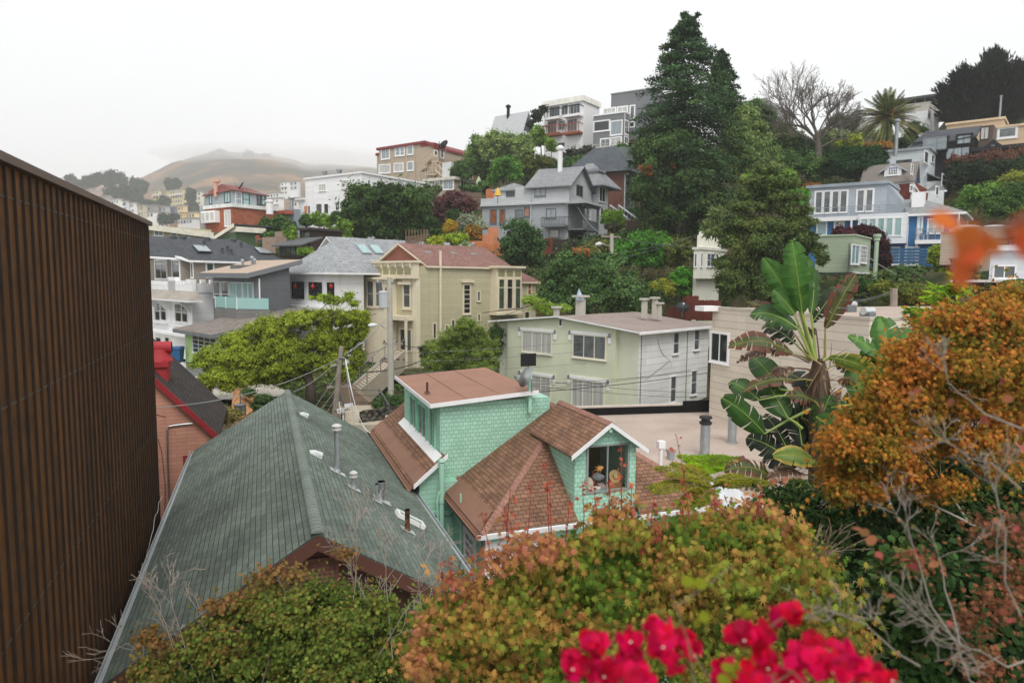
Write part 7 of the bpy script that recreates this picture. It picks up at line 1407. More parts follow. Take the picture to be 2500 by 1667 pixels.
shrub('round_box_bush','small round bright green clipped bush beside the garage','D',[(562,830,62,60)],46,('35551a','4f7a24','6c9a30','88b03e'),4500,.12)
# ground cover filling the slope
rg=np.random.RandomState(4);X=rg.uniform(-45,100,11000);Y=rg.uniform(44,135,11000);Zg=ground_z(X,Y);ok=np.ones(len(X),bool)
for H in HOUSES:
 if isinstance(H,Grid):continue
 dx,dy=X-H.C.x,Y-H.C.y;r=dx*H.R.x+dy*H.R.y;l=dx*H.L.x+dy*H.L.y;ok&=~((r>-1.6)&(r<min(H.wr,16)+1.2)&(l>-1.6)&(l<min(H.wl,25)+1.2))
X,Y,Zg=X[ok],Y[ok],Zg[ok];n=len(X);per=34;q=rg.normal(size=(n*per,3));q/=np.linalg.norm(q,axis=1,keepdims=True);rr=np.repeat(.35+.85*rg.rand(n)**2,per);P=np.stack([np.repeat(X,per),np.repeat(Y,per),np.repeat(Zg,per)],1)+q*rr[:,None]*np.array([1.2,1.2,.7]);
o=leaves('ground_cover',leafmat(('1e2c16','344a22','51652f','7a7040'),.12,.2),P,q+np.array([0,-.2,.6]),.36,'dia',None,8);tag(o,kind='stuff')
# ==== street furniture, stairs, cables
WOODP=plain('8b8074',.9,.2,3);CONP=plain('a09d92',.85,.12,3);WIRE=plain('2f3133',.6);WIREL=plain('8e9190',.6)
def gp(F,x,y,D):return at(F,x,y,D)
PB=gp('C',300,1500,41);PT=gp('C',285,430,41)
root=thing('utility_pole','tall grey concrete utility pole with a transformer and street lamp before the victorian house','utility pole',PB,None)
mb=MB();mb.tube([PB-Vector((0,0,3)),PT],.21,10,r1=.15);mb.build('pole',CONP,root)
def arm(root,F,x0,x1,y,D,nm='crossarm',dy=0):
 a,b_=gp(F,x0,y,D),gp(F,x1,y+dy,D+.6);e=(b_-a).normalized();n=e.cross(Vector((0,0,1))).normalized();mb=MB();mb.obox(a,e,n,n.cross(e)*-1 if False else Vector((0,0,1)),0,(b_-a).length,.1,.2,-.06,.06);o=mb.build(nm,WOODP,root)
 for k in(.06,.3,.7,.94):m=MB();c=a+e*(b_-a).length*k+n*.15;m.lathe(c,[(.03,.05),(.06,.1),(.06,.16),(.03,.2)],8);m.build('insulator',plain('5a4e48',.3),o)
 return a,b_
arm(root,'C',230,380,935,41);arm(root,'C',230,400,1062,41,dy=12);arm(root,'C',215,340,1072,41.4)
c=gp('C',243,655,41);mb=MB();mb.lathe(c-Vector((0,0,.1)),[(.25,0),(.3,.05),(.3,.9),(.32,.92),(.32,.98),(.2,1.05),(.02,1.08)],14);tr_=mb.build('transformer',plain('a5a9ab',.4,.06),root)
for dx in(-.12,.12):mb=MB();mb.lathe(c+Vector((dx,0,.95)),[(.04,0),(.06,.08),(.03,.16),(.05,.22)],8);mb.build('bushing',plain('4a4440',.3),tr_)
mb=MB();a=gp('C',270,812,41);b_=gp('C',215,788,40.8);b2=gp('C',190,795,40.6);mb.tube([a,a.lerp(b_,.5)-Vector((0,0,.12)),b_,b2],.03,6);la=mb.build('lamp_arm',GALV,root)
mb=MB();d_=gp('C',122,798,40.2)-b2;mb.tube([b2,b2+d_*.35,b2+d_*.8,b2+d_],[.06,.13,.12,.03],10);mb.build('lamp_head',plain('c4c6c4',.4),root)
mb=MB();
for x,y in((195,465),(305,465)):mb.tube([gp('C',285,y+15,41),gp('C',x,y,41)],.03,5);mb.lathe(gp('C',x,y,41),[(.07,-.12),(.09,0),(.05,.12)],8)
mb.build('switch_gear',METAL,root)
P2B=gp('S',1985,1530,36);P2T=gp('S',2062,725,36)
root=thing('utility_pole','weathered brown wooden utility pole leaning beside the street sign','utility pole',P2B);mb=MB();mb.tube([P2B-(P2T-P2B)*.3,P2T],.16,10,r1=.12);mb.build('pole',WOODP,root);arm(root,'S',1900,2150,1150,36,dy=-15)
mb=MB();mb.tube([gp('S',2040,840,35.9),gp('S',2100,850,35.9)],.07,8);mb.build('splice_box',plain('6f7072',.5),root)
root=thing('utility_pole','wooden utility pole with a street lamp among the trees behind the round green tree','utility pole',gp('J',1000,320,63));mb=MB();mb.tube([gp('J',1000,420,63),gp('J',1000,38,63)],.17,8);mb.build('pole',CONP,root)
mb=MB();a,b_=gp('J',912,62,63),gp('J',1072,68,63);mb.tube([a,b_],.09,4);mb.tube([gp('J',960,225,63),gp('J',1040,240,63)],.09,4);mb.build('crossarm',WOODP,root)
mb=MB();mb.tube([gp('J',985,140,63),gp('J',945,130,63),gp('J',920,118,63)],.04,5);mb.build('lamp_arm',GALV,root);mb=MB();mb.tube([gp('J',920,118,63),gp('J',895,122,63),gp('J',865,128,63)],[.08,.2,.08],8);mb.build('lamp_head',plain('c4c6c4',.4),root)
root=thing('wooden_post','short wooden post standing behind the flat gravel roof','post',gp('I',1105,1260,40));mb=MB();a=gp('I',1105,1290,40);b_=gp('I',1108,1112,40);mb.tube([a,b_],.2,8);mb.build('post',WOODP,root)
# sign VULCAN
c=gp('S',2066,1402,35.2);root=thing('street_sign','small white street sign reading VULCAN beside the wooden pole','street sign',gp('S',2066,1560,35.2));e=Vector((.96,.2,.13)).normalized();n=Vector((.2,-.98,0)).normalized();up_=n.cross(e)*-1;up_=up_ if up_.z>0 else-up_
mb=MB();mb.tube([gp('S',2066,1600,35.2),c-Vector((0,0,.1))],.035,6);mb.build('pole',plain('2b2c2c'),root)
w_=50/4.3556/FPX*35.2;mb=MB();mb.obox(c,e,n,up_,-w_,w_,-.01,.01,-.12,.12);sg_=mb.build('sign_plate',plain('d8d8d4',.5,.04),root)
cu=bpy.data.curves.new('lettering','FONT');cu.body='VULCAN';cu.size=.21;cu.align_x='CENTER';cu.align_y='CENTER';cu.extrude=.003;to=bpy.data.objects.new('t',cu);COL.objects.link(to);bpy.context.view_layer.update();me=bpy.data.meshes.new_from_object(to.evaluated_get(bpy.context.evaluated_depsgraph_get()));bpy.data.objects.remove(to)
o=bpy.data.objects.new('lettering',me);COL.objects.link(o);me.materials.clear();me.materials.append(BLACK);o.parent=sg_;M_=Matrix((e,up_,n)).transposed().to_4x4();M_.translation=c+n*.013-parent_loc(sg_);o.matrix_local=M_
mb=MB();mb.obox(gp('S',2140,1345,35),e,n,up_,-.22,.22,-.01,.01,-.09,.09);tag(mb.build('small_sign',WHITE,None,gp('S',2140,1345,35)),'tiny blank white sign plate above the street sign','sign')
# cables
def cable(F0,x0,y0,D0,F1,x1,y1,D1,sag=.4,r=.02,m=WIRE,lab=''):
 a,b_=gp(F0,x0,y0,D0),gp(F1,x1,y1,D1);pts=[a.lerp(b_,i/14)-Vector((0,0,sag*4*(i/14)*(1-i/14)))for i in range(15)];mb=MB();mb.tube(pts,r*.72,4);tag(mb.build('cable',m,None,a),'overhead cable '+lab,'cable','overhead cables')
cable('S',90,1372,26,'S',2040,845,36,.5,.022,WIREL,'pale, from the brown clad building up to the leaning wooden pole')
for(a,b_,lab)in(((2040,850),(1550,1205),'slanting down left from the wooden pole to the green ridge'),):cable('S',*a,36,'S',*b_,33,.2,.018,WIREL,lab)
for i,(x1,y1)in enumerate(((0,832),(0,1005),(0,1250),(0,1010))):cable('S',2100,800+10*i,36,'C',(272,240,215,270)[i],(740,770,800,960)[i],41,.15,.018,WIREL if i<2 else WIRE,'between the wooden and the concrete pole, number %s from the top'%('one','two','three','four')[i])
for i,(x0,y0,x1,y1,s)in enumerate(((2060,960,1785,1360,0),(2010,1170,1845,1395,0),(2010,1260,1900,1430,0))):cable('S',x0,y0,36,'S',x1,y1,34,.0,.015,WIREL,'guy strand %s left of the wooden pole'%('longest','middle','shortest')[i])
cable('S',2105,850,36,'V',1065,290,29,.9,.028,plain('d5d6d4',.5),'thick white, drooping from the wooden pole to the mint house gutter');cable('S',2095,880,36,'V',1040,340,29,.5,.015,WIREL,'thin, beside the thick white one to the mint house gutter');cable('S',2100,860,36,'V',880,265,33,.2,.015,WIREL,'short, hanging in front of the street stairs')
for i,(y0,y1)in enumerate(((1290,1295),(1330,1335),(1388,1380))):cable('C',0,y0,38,'C',420,y1,40,.02,.018,WIRE,'level, crossing behind the mint house box, %s'%('upper','middle','lower')[i])
for i,(y0,y1,r)in enumerate(((1020,970,.012),(1085,1062,.012),(1165,1130,.012))):cable('C',300,y0 if i else 1015,41,'J',1830,(815,900,1010)[i],47,.25,.016,plain('6d706f',.6),'thin grey, crossing the pale green house, %s'%('upper','middle','lower')[i])
for i,(x0,y0,x1,y1,r)in enumerate(((330,1340,1830,1135,.02),(330,1355,1830,1185,.035),(330,1290,1830,1160,.018),(330,1250,1810,1360,.018),(330,1300,1800,1400,.018))):cable('J',x0,y0,31,'J',x1,y1,42,.12,r*.8,WIRE,'dark, from the mint house mast to the beige building, %s'%('upper','thick one','second','fourth','lowest')[i])
cable('C',385,950,41,'C',760,860,55,.5,.03,WIRE,'dark, from the concrete pole to the victorian wall');cable('C',590,1040,52,'C',60,1155,40,.3,.05,WIRE,'thick bundle crossing in front of the concrete pole');cable('C',1060,760,55,'J',1040,190,63,.6,.03,WIRE,'from the lamp pole among the trees towards the victorian bay');cable('C',1000,700,57,'J',520,600,58,.1,.04,WIRE,'from the small bracket on the victorian wall')
for i,(x1,y1)in enumerate(((1700,10),(1640,70),(1690,145))):cable('J',1030,(200,245,60)[i],63,'U' if i==0 else 'J',0 if i==0 else x1,850 if i==0 else y1,60,.2,.03,plain('5b5f5e'),'climbing right from the lamp pole, %s'%('steepest','middle','lowest')[i])
cable('G',465,1090,84,'J',930,50,63,.4,.03,plain('8f9392'),'from the porch house down to the lamp pole');cable('X',1650,650,52,'I',1500,1085,44,.5,.035,WIREL,'pale, drooping from the sage green house to the right');cable('I',1500,1085,44,'I',1590,1085,30,.05,.02,WIREL,'short, over the small whorled tree');cable('I',1775,1155,24,'I',1965,1290,16,.02,.012,WIREL,'short pale, right of the small whorled tree')
for i in range(3):cable('I',590,1225+8*i,36,'I',1090,1130+9*i,40,.2,.018,plain('5b5f5e'),'thin, from the banana plant towards the short wooden post, %s'%('upper','middle','lower')[i])
cable('D',270,340,36,'D',840,462,44,.15,.035,WIRE,'black, from the red chimney to the lime tree');cable('D',215,1105,27,'D',1150,1130,38,.3,.015,WIRE,'thin black, crossing the pink gable, upper');cable('D',215,1110,27,'D',1150,1158,38,.25,.015,WIRE,'thin black, crossing the pink gable, lower');cable('D',720,1278,31,'D',1500,1150,36,.35,.022,WIREL,'pale, from the pink house eave to the street')
# street stairs
ST2=plain('aaa08e',.85,.12,2)
def stairs(name,label,a,b_,wvec,n,wall=.9,top=None):
 root=thing(name,label,'stairs',a);d=b_-a;dh=Vector((d.x,d.y,0))/n;wv=Vector(wvec);mb=MB()
 for i in range(n):
  p=a+d*(i/n);q=[p,p+dh,p+dh+wv,p+wv];z=a.z+d.z*(i+1)/n;mb.hexa([Vector((k.x,k.y,z-.45))for k in q],[Vector((k.x,k.y,z))for k in q])
 if mb.f:mb.build('steps',ST2,root)
 for off in(Vector(),wv):
  m=MB();o=a+off;t=b_+off;w2=wv.normalized()*.22*(-1 if off.length==0 else 1);m.prism([o+Vector((0,0,wall*.3)),t+Vector((0,0,wall*.3)),t-Vector((0,0,1.2)),o-Vector((0,0,1.2))],w2);m.build('side_wall',ST2,root)
  m=MB();
  for k in range(5):p=o.lerp(t,k/4)+w2*.5;m.tube([p,p+Vector((0,0,1.1))],.03,5)
  m.tube([o+w2*.5+Vector((0,0,1.1)),t+w2*.5+Vector((0,0,1.1))],.03,5);m.build('handrail',METAL,root)
 return root
stairs('street_stairs','long pale concrete stair flight climbing right behind the poles',gp('C',0,1370,45),gp('C',400,1010,52),Vector((-.9,1.9,0)),24);stairs('street_stairs','lower concrete stair flight behind the street sign',gp('S',2120,1560,37.5),gp('S',2060,1350,42),Vector((2.2,.3,0)),12)
mb=MB();a,b_=gp('C',-120,1400,43.5),gp('C',130,1420,42.5);mb.prism([a+Vector((0,0,1.9)),b_+Vector((0,0,.3)),b_-Vector((0,0,2)),a-Vector((0,0,2))],Vector((.1,.5,0)));tag(mb.build('retaining_wall',plain('7c6b58',.9,.2,1),None,a),'brown retaining wall under the street stairs','wall')
b=NB('field_stone');vo=b.n('TexVoronoi');tcx=b.n('TexCoord');vo.inputs['Scale'].default_value=4.5;b.l(tcx.outputs['Object'],vo.inputs['Vector']);c_=b.ramp(vo.outputs['Distance'],[(.1,srgb('6e6a60')),(.5,srgb('4c493f')),(.7,srgb('1d1d18'))]);b.bump(vo.outputs['Distance'],.8,.1);STONE=b.fin(c_,.9)
mb=MB();a,b_=gp('V',930,250,38),gp('V',1350,190,39);mb.prism([a+Vector((0,0,1.0)),b_+Vector((0,0,1.0)),b_-Vector((0,0,2.0)),a-Vector((0,0,2))],Vector((.1,.5,0)));tag(mb.build('stone_wall',STONE,None,a),'dark fieldstone garden wall behind the green and mint roofs','wall')
# street with kerb, dug bank, bins
mb=MB();q=[gp('S',420,1290,45),gp('S',860,1330,43),gp('S',1500,1280,47),gp('S',1400,1110,54),gp('S',900,1100,54),gp('S',420,1230,49)];z=-8.55;mb.poly([Vector((p.x,p.y,p.z+.25))for p in q]);tag(mb.build('pavement',plain('a8a196',.9,.08),None,(0,45,-8)),kind='structure')
mb=MB();a=gp('S',900,1420,39);q=[gp('S',890,1400,38.5),gp('S',1000,1480,37),gp('S',1120,1400,38.5),gp('S',1150,1240,42),gp('S',1060,1130,45),gp('S',915,1160,43)];cc=sum(q,Vector())/6+Vector((0,0,.6))
for i in range(6):mb.poly([q[i],q[(i+1)%6],cc+Vector((0,-.5,.1))]);mb.poly([q[i]-Vector((0,0,3)),q[(i+1)%6]-Vector((0,0,3)),q[(i+1)%6],q[i]])
b=NB('clay');c_=b.ramp(b.noise(1.8,8),[(.3,srgb('8a5f40')),(.55,srgb('b5875f')),(.75,srgb('c9a27c'))]);b.bump(b.noise(3,6),.8,.1);CLAY=b.fin(c_,.95,.05);tag(mb.build('dug_bank',CLAY,None,a),kind='structure')
def bin_(name,label,p,s,body,lid):
 root=thing(name,label,'bin',p,'wheelie bins');mb=MB();mb.hexa([p+Vector((x*.26*s,y*.26*s,0))for x,y in((-1,-1),(1,-1),(1,1),(-1,1))],[p+Vector((x*.33*s,y*.33*s,.95*s))for x,y in((-1,-1),(1,-1),(1,1),(-1,1))]);mb.build('body',body,root)
 m=MB();m.hexa([p+Vector((x*.36*s,y*.36*s,.95*s))for x,y in((-1,-1.1),(1,-1.1),(1,1),(-1,1))],[p+Vector((x*.3*s,y*.3*s,1.08*s))for x,y in((-1,-1.1),(1,-1.1),(1,1),(-1,1))]);m.build('lid',lid,root);m=MB()
 for x in(-1,1):m.tube([p+Vector((x*.3*s,.28*s,.1*s)),p+Vector((x*.36*s,.28*s,.1*s))],.1*s,8)
 m.build('axle',BLACK,root)
BLU=plain('1f5a8c',.5,.05);bin_('wheelie_bin','blue wheelie bin on the terrace left of the lime green house',gp('D',492,440,53),1.15,BLU,BLU);bin_('wheelie_bin','dark green wheelie bin left of the blue one',gp('D',432,438,53.6),1.05,plain('23392c',.5),plain('2c4a38',.5));bin_('wheelie_bin','black wheelie bin standing further left by the white house wall',gp('D',345,345,55),.8,BLACK,BLACK)
mb=MB();c=gp('S',988,1450,36);mb.lathe(c,[(.28,0),(.3,.1),(.3,.5),(.34,.52),(.34,.58),(.2,.6)],10);mb.tube([c,gp('S',988,1195,36)],.03,6);tag(mb.build('traffic_bollard',METAL,None,c),'grey barrel with an upright rod on the dug bank','barrel')
# ---- far neighbourhood
FW=['cfcfca','b9b5a2','d6d3c4','a8adb2','c9b98a','bfc2c2','c4bd9c'];rgf=random.Random(3)
far=[(130,262,245,40,55,'c4bd9c','pale yellow block with two roof pitches'),(1105,255,1275,420,290,'c4ba90','tall stepped pale yellow terrace with dark windows'),(935,265,1020,385,300,'c4ba90','pale yellow terrace on the left of the tall stepped one'),(1020,270,1100,330,305,'b5aa88','tan block joined between the yellow terraces'),(1350,275,1440,395,290,'c9c7b8','cream terrace half hidden behind the blue grey top floor'),(775,412,870,560,235,'b3aa90','tan tower block with narrow stair window'),(875,415,980,470,250,'8d8f8c','grey flat block right of the tan tower'),(985,425,1100,480,250,'a3a8ab','pale grey low block with long windows'),(1100,428,1172,480,252,'5f7286','blue grey block beside the yellow one'),(1172,415,1275,480,248,'d0b98a','peach yellow block with balconies'),(865,478,980,560,225,'d2d3d0','white block with dark balconies'),(985,490,1095,545,228,'bfc0b8','off white block with small windows'),(1180,488,1250,540,226,'c9a862','ochre yellow block'),(1255,482,1390,530,226,'d2c592','light yellow long block'),(1170,540,1390,580,215,'c5c7c6','long low white block at the front'),(700,388,772,500,245,'d0d2d0','white stepped block next to the tan tower'),(630,372,695,470,255,'b9c0c6','pale blue block behind the brown clad wall'),(520,350,630,440,265,'cfd0cc','white block just above the brown coping'),(360,320,520,400,270,'9b9890','grey block with one dark window'),(255,245,360,300,330,'b5b0a6','faded hillside houses under the trees'),(425,245,500,290,335,'c3bdb2','faded pale house between the distant trees'),(2205,178,2300,285,300,'d2d2ce','white apartment tower with rounded balconies'),(2300,172,2400,270,305,'bfc2c6','pale grey apartment block right of the white tower'),(2070,285,2230,345,250,'c9cbc9','white long block with continuous balconies'),(2075,340,2235,395,240,'d0d0cc','white lower block with a red stripe'),(2310,372,2390,410,230,'c5c5c0','small white house by the big white one')]
for i,(x0,y0,x1,y1,D,col,lab)in enumerate(far[1:]):
 H=House('distant_house','distant '+lab,'R',x1-(x1-x0)*.25,y0,y1+40,D*FS,52,x0,x1,cat='house',group='houses of the far neighbourhood');H.wall(plain(col,.85,.06));H.box('roof',plain('8a8882',.8),-.6,H.wr+.6,-.6,H.wl+.6,H.zt,H.zt+.9)
 nf=max(1,round((y1-y0)/4.055/FPX*D*FS/4.6));nw=max(2,min(6,int(H.wl/4.5)));k=0
 for f in range(nf):
  for w in range(nw):
   if k>=24:break
   z0=H.zt-1.2-4.6*f-2.2;l0=H.wl*(w+.5)/nw-1.2;mb=MB();H.mbox(mb,-.1,.02,l0,l0+2.2+1.0*(i%2),z0,z0+2.3);mb.build('window',(DARKF,plain('4f565c',.4),plain('7a8084',.3))[(i+f+w)%3],H.root);k+=1
 if i in(0,1,20,22,23):H.box('balcony',WHITE,-1.6,-.12,.3,H.wl-.3,H.zt-5.4,H.zt-4.1)
for(lab,bl_,D,n,sz)in(('large distant dark tree with a domed crown',[(400,150,75,50),(360,180,50,40)],330,2500,1.3),('wide distant dark tree right of the domed one',[(560,130,95,55),(510,180,60,50),(640,170,50,40)],328,3200,1.3),('airy distant tree at the far left of the skyline',[(130,150,50,40),(170,190,70,35),(110,190,50,25)],335,1800,1.3),('pointed distant tree left of the domed one',[(280,165,30,35),(280,205,60,45)],332,1500,1.3),('distant trees behind the white blocks',[(760,190,50,45),(830,220,60,60),(760,260,90,40)],325,3200,1.3),('distant green trees below the domed one',[(650,280,110,60),(550,290,80,40),(760,320,90,60)],300,4500,1.2),('two dark pointed distant trees on the dry hill',[(1110,190,40,45),(1170,190,45,45),(1140,230,75,30)],330,2600,1.2),('distant dark tree between the yellow terraces',[(1060,370,45,50)],282,1400,1.1),('distant dark trees right of the yellow terraces',[(1320,310,40,70),(1330,430,60,50)],270,3000,1.1),('distant round green trees before the blocks',[(1080,545,80,38),(1160,520,40,22)],205,2600,.8),('distant low trees under the yellow terraces',[(900,390,60,22),(980,390,50,18)],280,1500,1.0)):
 shrub('distant_trees',lab,'R',bl_,D*FS,('1c2a1c','2c3e2a','42563a'),int(n*1.6),sz*2.1,trunk_r=.8,fill=.3)
shrub('hilltop_trees','faint trees in the mist on the hilltop, right group','A',[(1110,85,45,45),(1170,130,70,35),(1280,95,40,25)],690*FS,('2c3e2a','42563a'),1500,7,trunk_r=.8);shrub('hilltop_trees','faint trees in the mist on the hilltop, left group','A',[(820,55,50,30),(740,75,40,18)],690*FS,('2c3e2a','42563a'),1000,7,trunk_r=.8)
# ---- haze
mb=MB();mb.box(-1400,1500,-30,2560,-16,330)
b=NB('haze');pv=b.n('VolumePrincipled');pv.inputs['Color'].default_value=(.985,.99,1,1);pv.inputs['Density'].default_value=.00036;pv.inputs['Anisotropy'].default_value=0
b.t.nodes.remove(b.b);b.l(pv.outputs[0],b.out.inputs['Volume']);hz=tag(mb.build('haze',b.mat,None,(0,500,0)),kind='stuff')
for i,(x,y,D,rx,rz)in enumerate(((690,392,1700,300,34),(560,384,1720,170,24),(860,408,1650,280,28))):
 c=at('Z',x,y,D);V,F_=[],[];rgq=random.Random(i)
 for j in range(11):
  for k in range(18):a,p=2*math.pi*k/18,math.pi*j/10;q=1+.16*math.sin(3*a+i)*math.sin(3*p)+.1*math.sin(5*a+2*i);V.append((c.x+rx*q*math.sin(p)*math.cos(a),c.y+160*q*math.sin(p)*math.sin(a),c.z+rz*q*math.cos(p)))
 F_=[(j*18+k,(j+1)*18+k,(j+1)*18+(k+1)%18,j*18+(k+1)%18)for j in range(10)for k in range(18)]
 if i==0:b=NB('fog');pv=b.n('VolumePrincipled');pv.inputs['Color'].default_value=(1,1,1,1);pv.inputs['Density'].default_value=.003;b.t.nodes.remove(b.b);b.l(pv.outputs[0],b.out.inputs['Volume']);FOG=b.mat
 tag(np_mesh('fog',V,F_,FOG,None,c),kind='stuff')
LG_=.98;SAT_=-.03
# ==== near plants
def leafcloud(name,label,F,blobs,D,cols,n,size,shape,cat='tree',base=None,seed=1,clump=.2,fill=.12,tr=.35,depth=.9,nup=(0,-.45,.6),curl=.35,droop=.35,pv=.3,patch=.9,bark=BARK,trunk_r=.05,ddj=.3,shell=.5,low=None,njit=.55,lowk=.35):
 root=thing(name,label,cat,at(F,*(base or(blobs[0][0],max(b_[1]+b_[3]for b_ in blobs)+150)),D));P,N=blob_points(F,blobs,D,n,seed,depth,clump,fill,ddj,shell)
 rg=np.random.RandomState(seed+50);N=N*.45+np.array(nup)*1.0+rg.normal(size=N.shape)*njit
 leaves('leaves',leafmat(tuple(cols),patch,tr,pv=pv),P,N,size,shape,root,seed,droop=droop,curl=curl)
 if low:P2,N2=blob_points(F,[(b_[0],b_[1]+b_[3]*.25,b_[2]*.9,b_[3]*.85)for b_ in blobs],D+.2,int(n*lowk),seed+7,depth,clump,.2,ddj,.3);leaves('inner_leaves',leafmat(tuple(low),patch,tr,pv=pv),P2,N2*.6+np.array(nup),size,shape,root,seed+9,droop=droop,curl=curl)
 return root
def twigs(root,F,specs,D,mat,seed=1,name='branch',depth=4,L_=.5,r=.012,spread=.4,minr=.003):
 rg=random.Random(seed)
 for sp in specs:
  mb=MB();a,b_=at(F,sp[0],sp[1],D),at(F,sp[2],sp[3],D+rg.uniform(-.2,.2));mb.tube([a,a.lerp(b_,.5)+Vector((rg.gauss(0,.03),0,rg.gauss(0,.03))),b_],[r,r*.8,r*.6],5);branch(mb,b_,b_-a,L_*rg.uniform(.7,1.2),r*.6,depth,rg,spread,2,0,(2,3),None,minr,4);branch(mb,a.lerp(b_,.55),(b_-a)+Vector((rg.gauss(0,.2),0,rg.gauss(0,.2))),L_*.7,r*.45,depth-1,rg,spread,2,0,(2,3),None,minr,4);mb.build(name,mat,root)
TW=plain('8c8076',.9,.2,8);TWL=plain('9a958a',.9,.25,9)
# shrub at the bottom left: small lobed green leaves turning rusty
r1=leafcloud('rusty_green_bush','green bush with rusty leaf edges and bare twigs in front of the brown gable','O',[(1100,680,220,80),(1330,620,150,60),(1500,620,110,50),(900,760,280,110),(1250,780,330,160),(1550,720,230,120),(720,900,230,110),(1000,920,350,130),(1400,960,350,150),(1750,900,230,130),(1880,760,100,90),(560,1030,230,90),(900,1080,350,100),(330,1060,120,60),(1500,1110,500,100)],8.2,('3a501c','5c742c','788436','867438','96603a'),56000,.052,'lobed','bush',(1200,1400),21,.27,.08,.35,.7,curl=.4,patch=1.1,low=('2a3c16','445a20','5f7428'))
leaves_sp=blob_points('O',[(1060,480,45,25),(960,500,40,30),(1180,490,60,25),(700,670,60,25),(810,640,50,20),(300,840,50,25),(260,870,40,20),(1460,360,30,18),(1500,380,30,20),(350,900,60,30)],8.1,900,5,.7,.3,0,.1,.4);leaves('tip_leaves',leafmat(('5c6430','7c6434','9a6440'),.9,.3),leaves_sp[0],leaves_sp[1]+np.array([0,-.4,.5]),.06,'lobed',r1,4,droop=.3,curl=.4)
twigs(r1,'O',[(620,1180,480,800),(560,1150,400,780),(1500,800,1545,400),(1530,1000,1700,560),(1650,900,1560,560),(1760,1000,1720,520),(1900,1100,1985,620),(700,1180,640,840),(480,1180,300,1000),(1600,1100,1830,720),(980,1144,1040,860)],8.0,TW,3,depth=4,L_=.30,r=.008,spread=.45)
# japanese maple across the bottom
MB_=[(990,360,130,50),(1250,240,180,60),(780,470,190,60),(1150,400,320,100),(1500,330,260,90),(1750,230,230,70),(2000,200,220,70),(2200,230,180,80),(560,600,200,70),(900,560,350,110),(1350,520,330,110),(1750,420,320,110),(2100,400,300,120),(330,690,110,70),(600,720,330,130),(1050,740,350,130),(1500,680,320,130),(1900,620,320,130),(2250,560,180,140),(260,800,180,110),(500,900,330,140),(950,950,380,150),(1400,900,350,150),(1900,850,350,160),(2250,800,180,150),(200,1000,180,110),(600,1080,400,110),(1200,1090,450,110),(1900,1060,450,120),(2400,430,130,90),(2460,650,180,120),(2520,880,200,140),(2350,1050,250,120)]
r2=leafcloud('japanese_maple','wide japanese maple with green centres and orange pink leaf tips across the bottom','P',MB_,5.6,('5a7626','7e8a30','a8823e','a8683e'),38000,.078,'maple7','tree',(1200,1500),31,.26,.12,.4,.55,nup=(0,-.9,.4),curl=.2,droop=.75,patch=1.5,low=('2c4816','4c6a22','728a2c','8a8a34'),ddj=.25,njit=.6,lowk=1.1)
sp_=blob_points('P',[(1290,60,50,30),(1240,120,90,50),(1180,200,120,50),(850,300,100,60),(400,620,80,80),(300,520,60,50),(2010,110,120,40),(1880,140,100,50),(2150,150,120,40),(150,820,90,110),(120,980,80,110),(700,330,90,50),(1480,190,60,50),(560,400,80,50)],5.5,1700,8,.7,.4,0,.15,.3);leaves('red_leaves',leafmat(('a4744e','a8664c','b08446','a05c54'),1.2,.35),sp_[0],sp_[1]*.5+np.array([0,-.7,.5]),.075,'maple7',r2,5,droop=.6,curl=.3)
rg=random.Random(17);mb=MB();lv=[]
for(x0,y0,x1,y1)in[(620,470,600,60),(650,420,640,-40),(720,380,760,-60),(870,330,850,-180),(880,300,870,-60),(960,300,985,20),(1060,330,1060,-60),(1160,260,1120,-120),(1230,200,1215,-60),(1290,120,1290,-300),(1360,250,1350,-40),(1470,300,1480,30),(1510,330,1500,180),(540,520,470,120),(430,600,385,330),(330,640,270,360),(1870,200,1830,-10),(2070,180,2110,-30),(1660,260,1640,60),(270,700,230,420),(1420,500,1400,340),(1690,200,1610,-330)]:
 a,b_=at('P',x0,y0,5.5),at('P',x1,y1,5.3+rg.uniform(-.2,.3));m_=a.lerp(b_,.5)+Vector((rg.gauss(0,.015),0,0));mb=MB();mb.tube([a,m_,b_],[.0055,.004,.002],4,cap=False);mb.build('shoot',plain('8a3a30',.6,.2,6),r2)
 for k in range(5):t=rg.uniform(.3,1);lv.append(a.lerp(b_,t))
Pp=np.repeat(np.array([tuple(v)for v in lv]),3,0);Pp+=np.random.RandomState(3).normal(size=Pp.shape)*.02;leaves('shoot_leaves',leafmat(('7a3a34','a04a3a','b5684a'),1,.3),Pp,np.random.RandomState(2).normal(size=Pp.shape)+np.array([0,-.6,.3]),.045,'maple5',r2,6,droop=.4)
twigs(r2,'P',[(900,1300,700,900),(1300,1300,1500,800),(1700,1300,1600,700),(2100,1200,2200,700),(600,1300,400,800)],5.9,plain('6b5a4c',.9,.2,6),8,depth=4,L_=.34,r=.018)
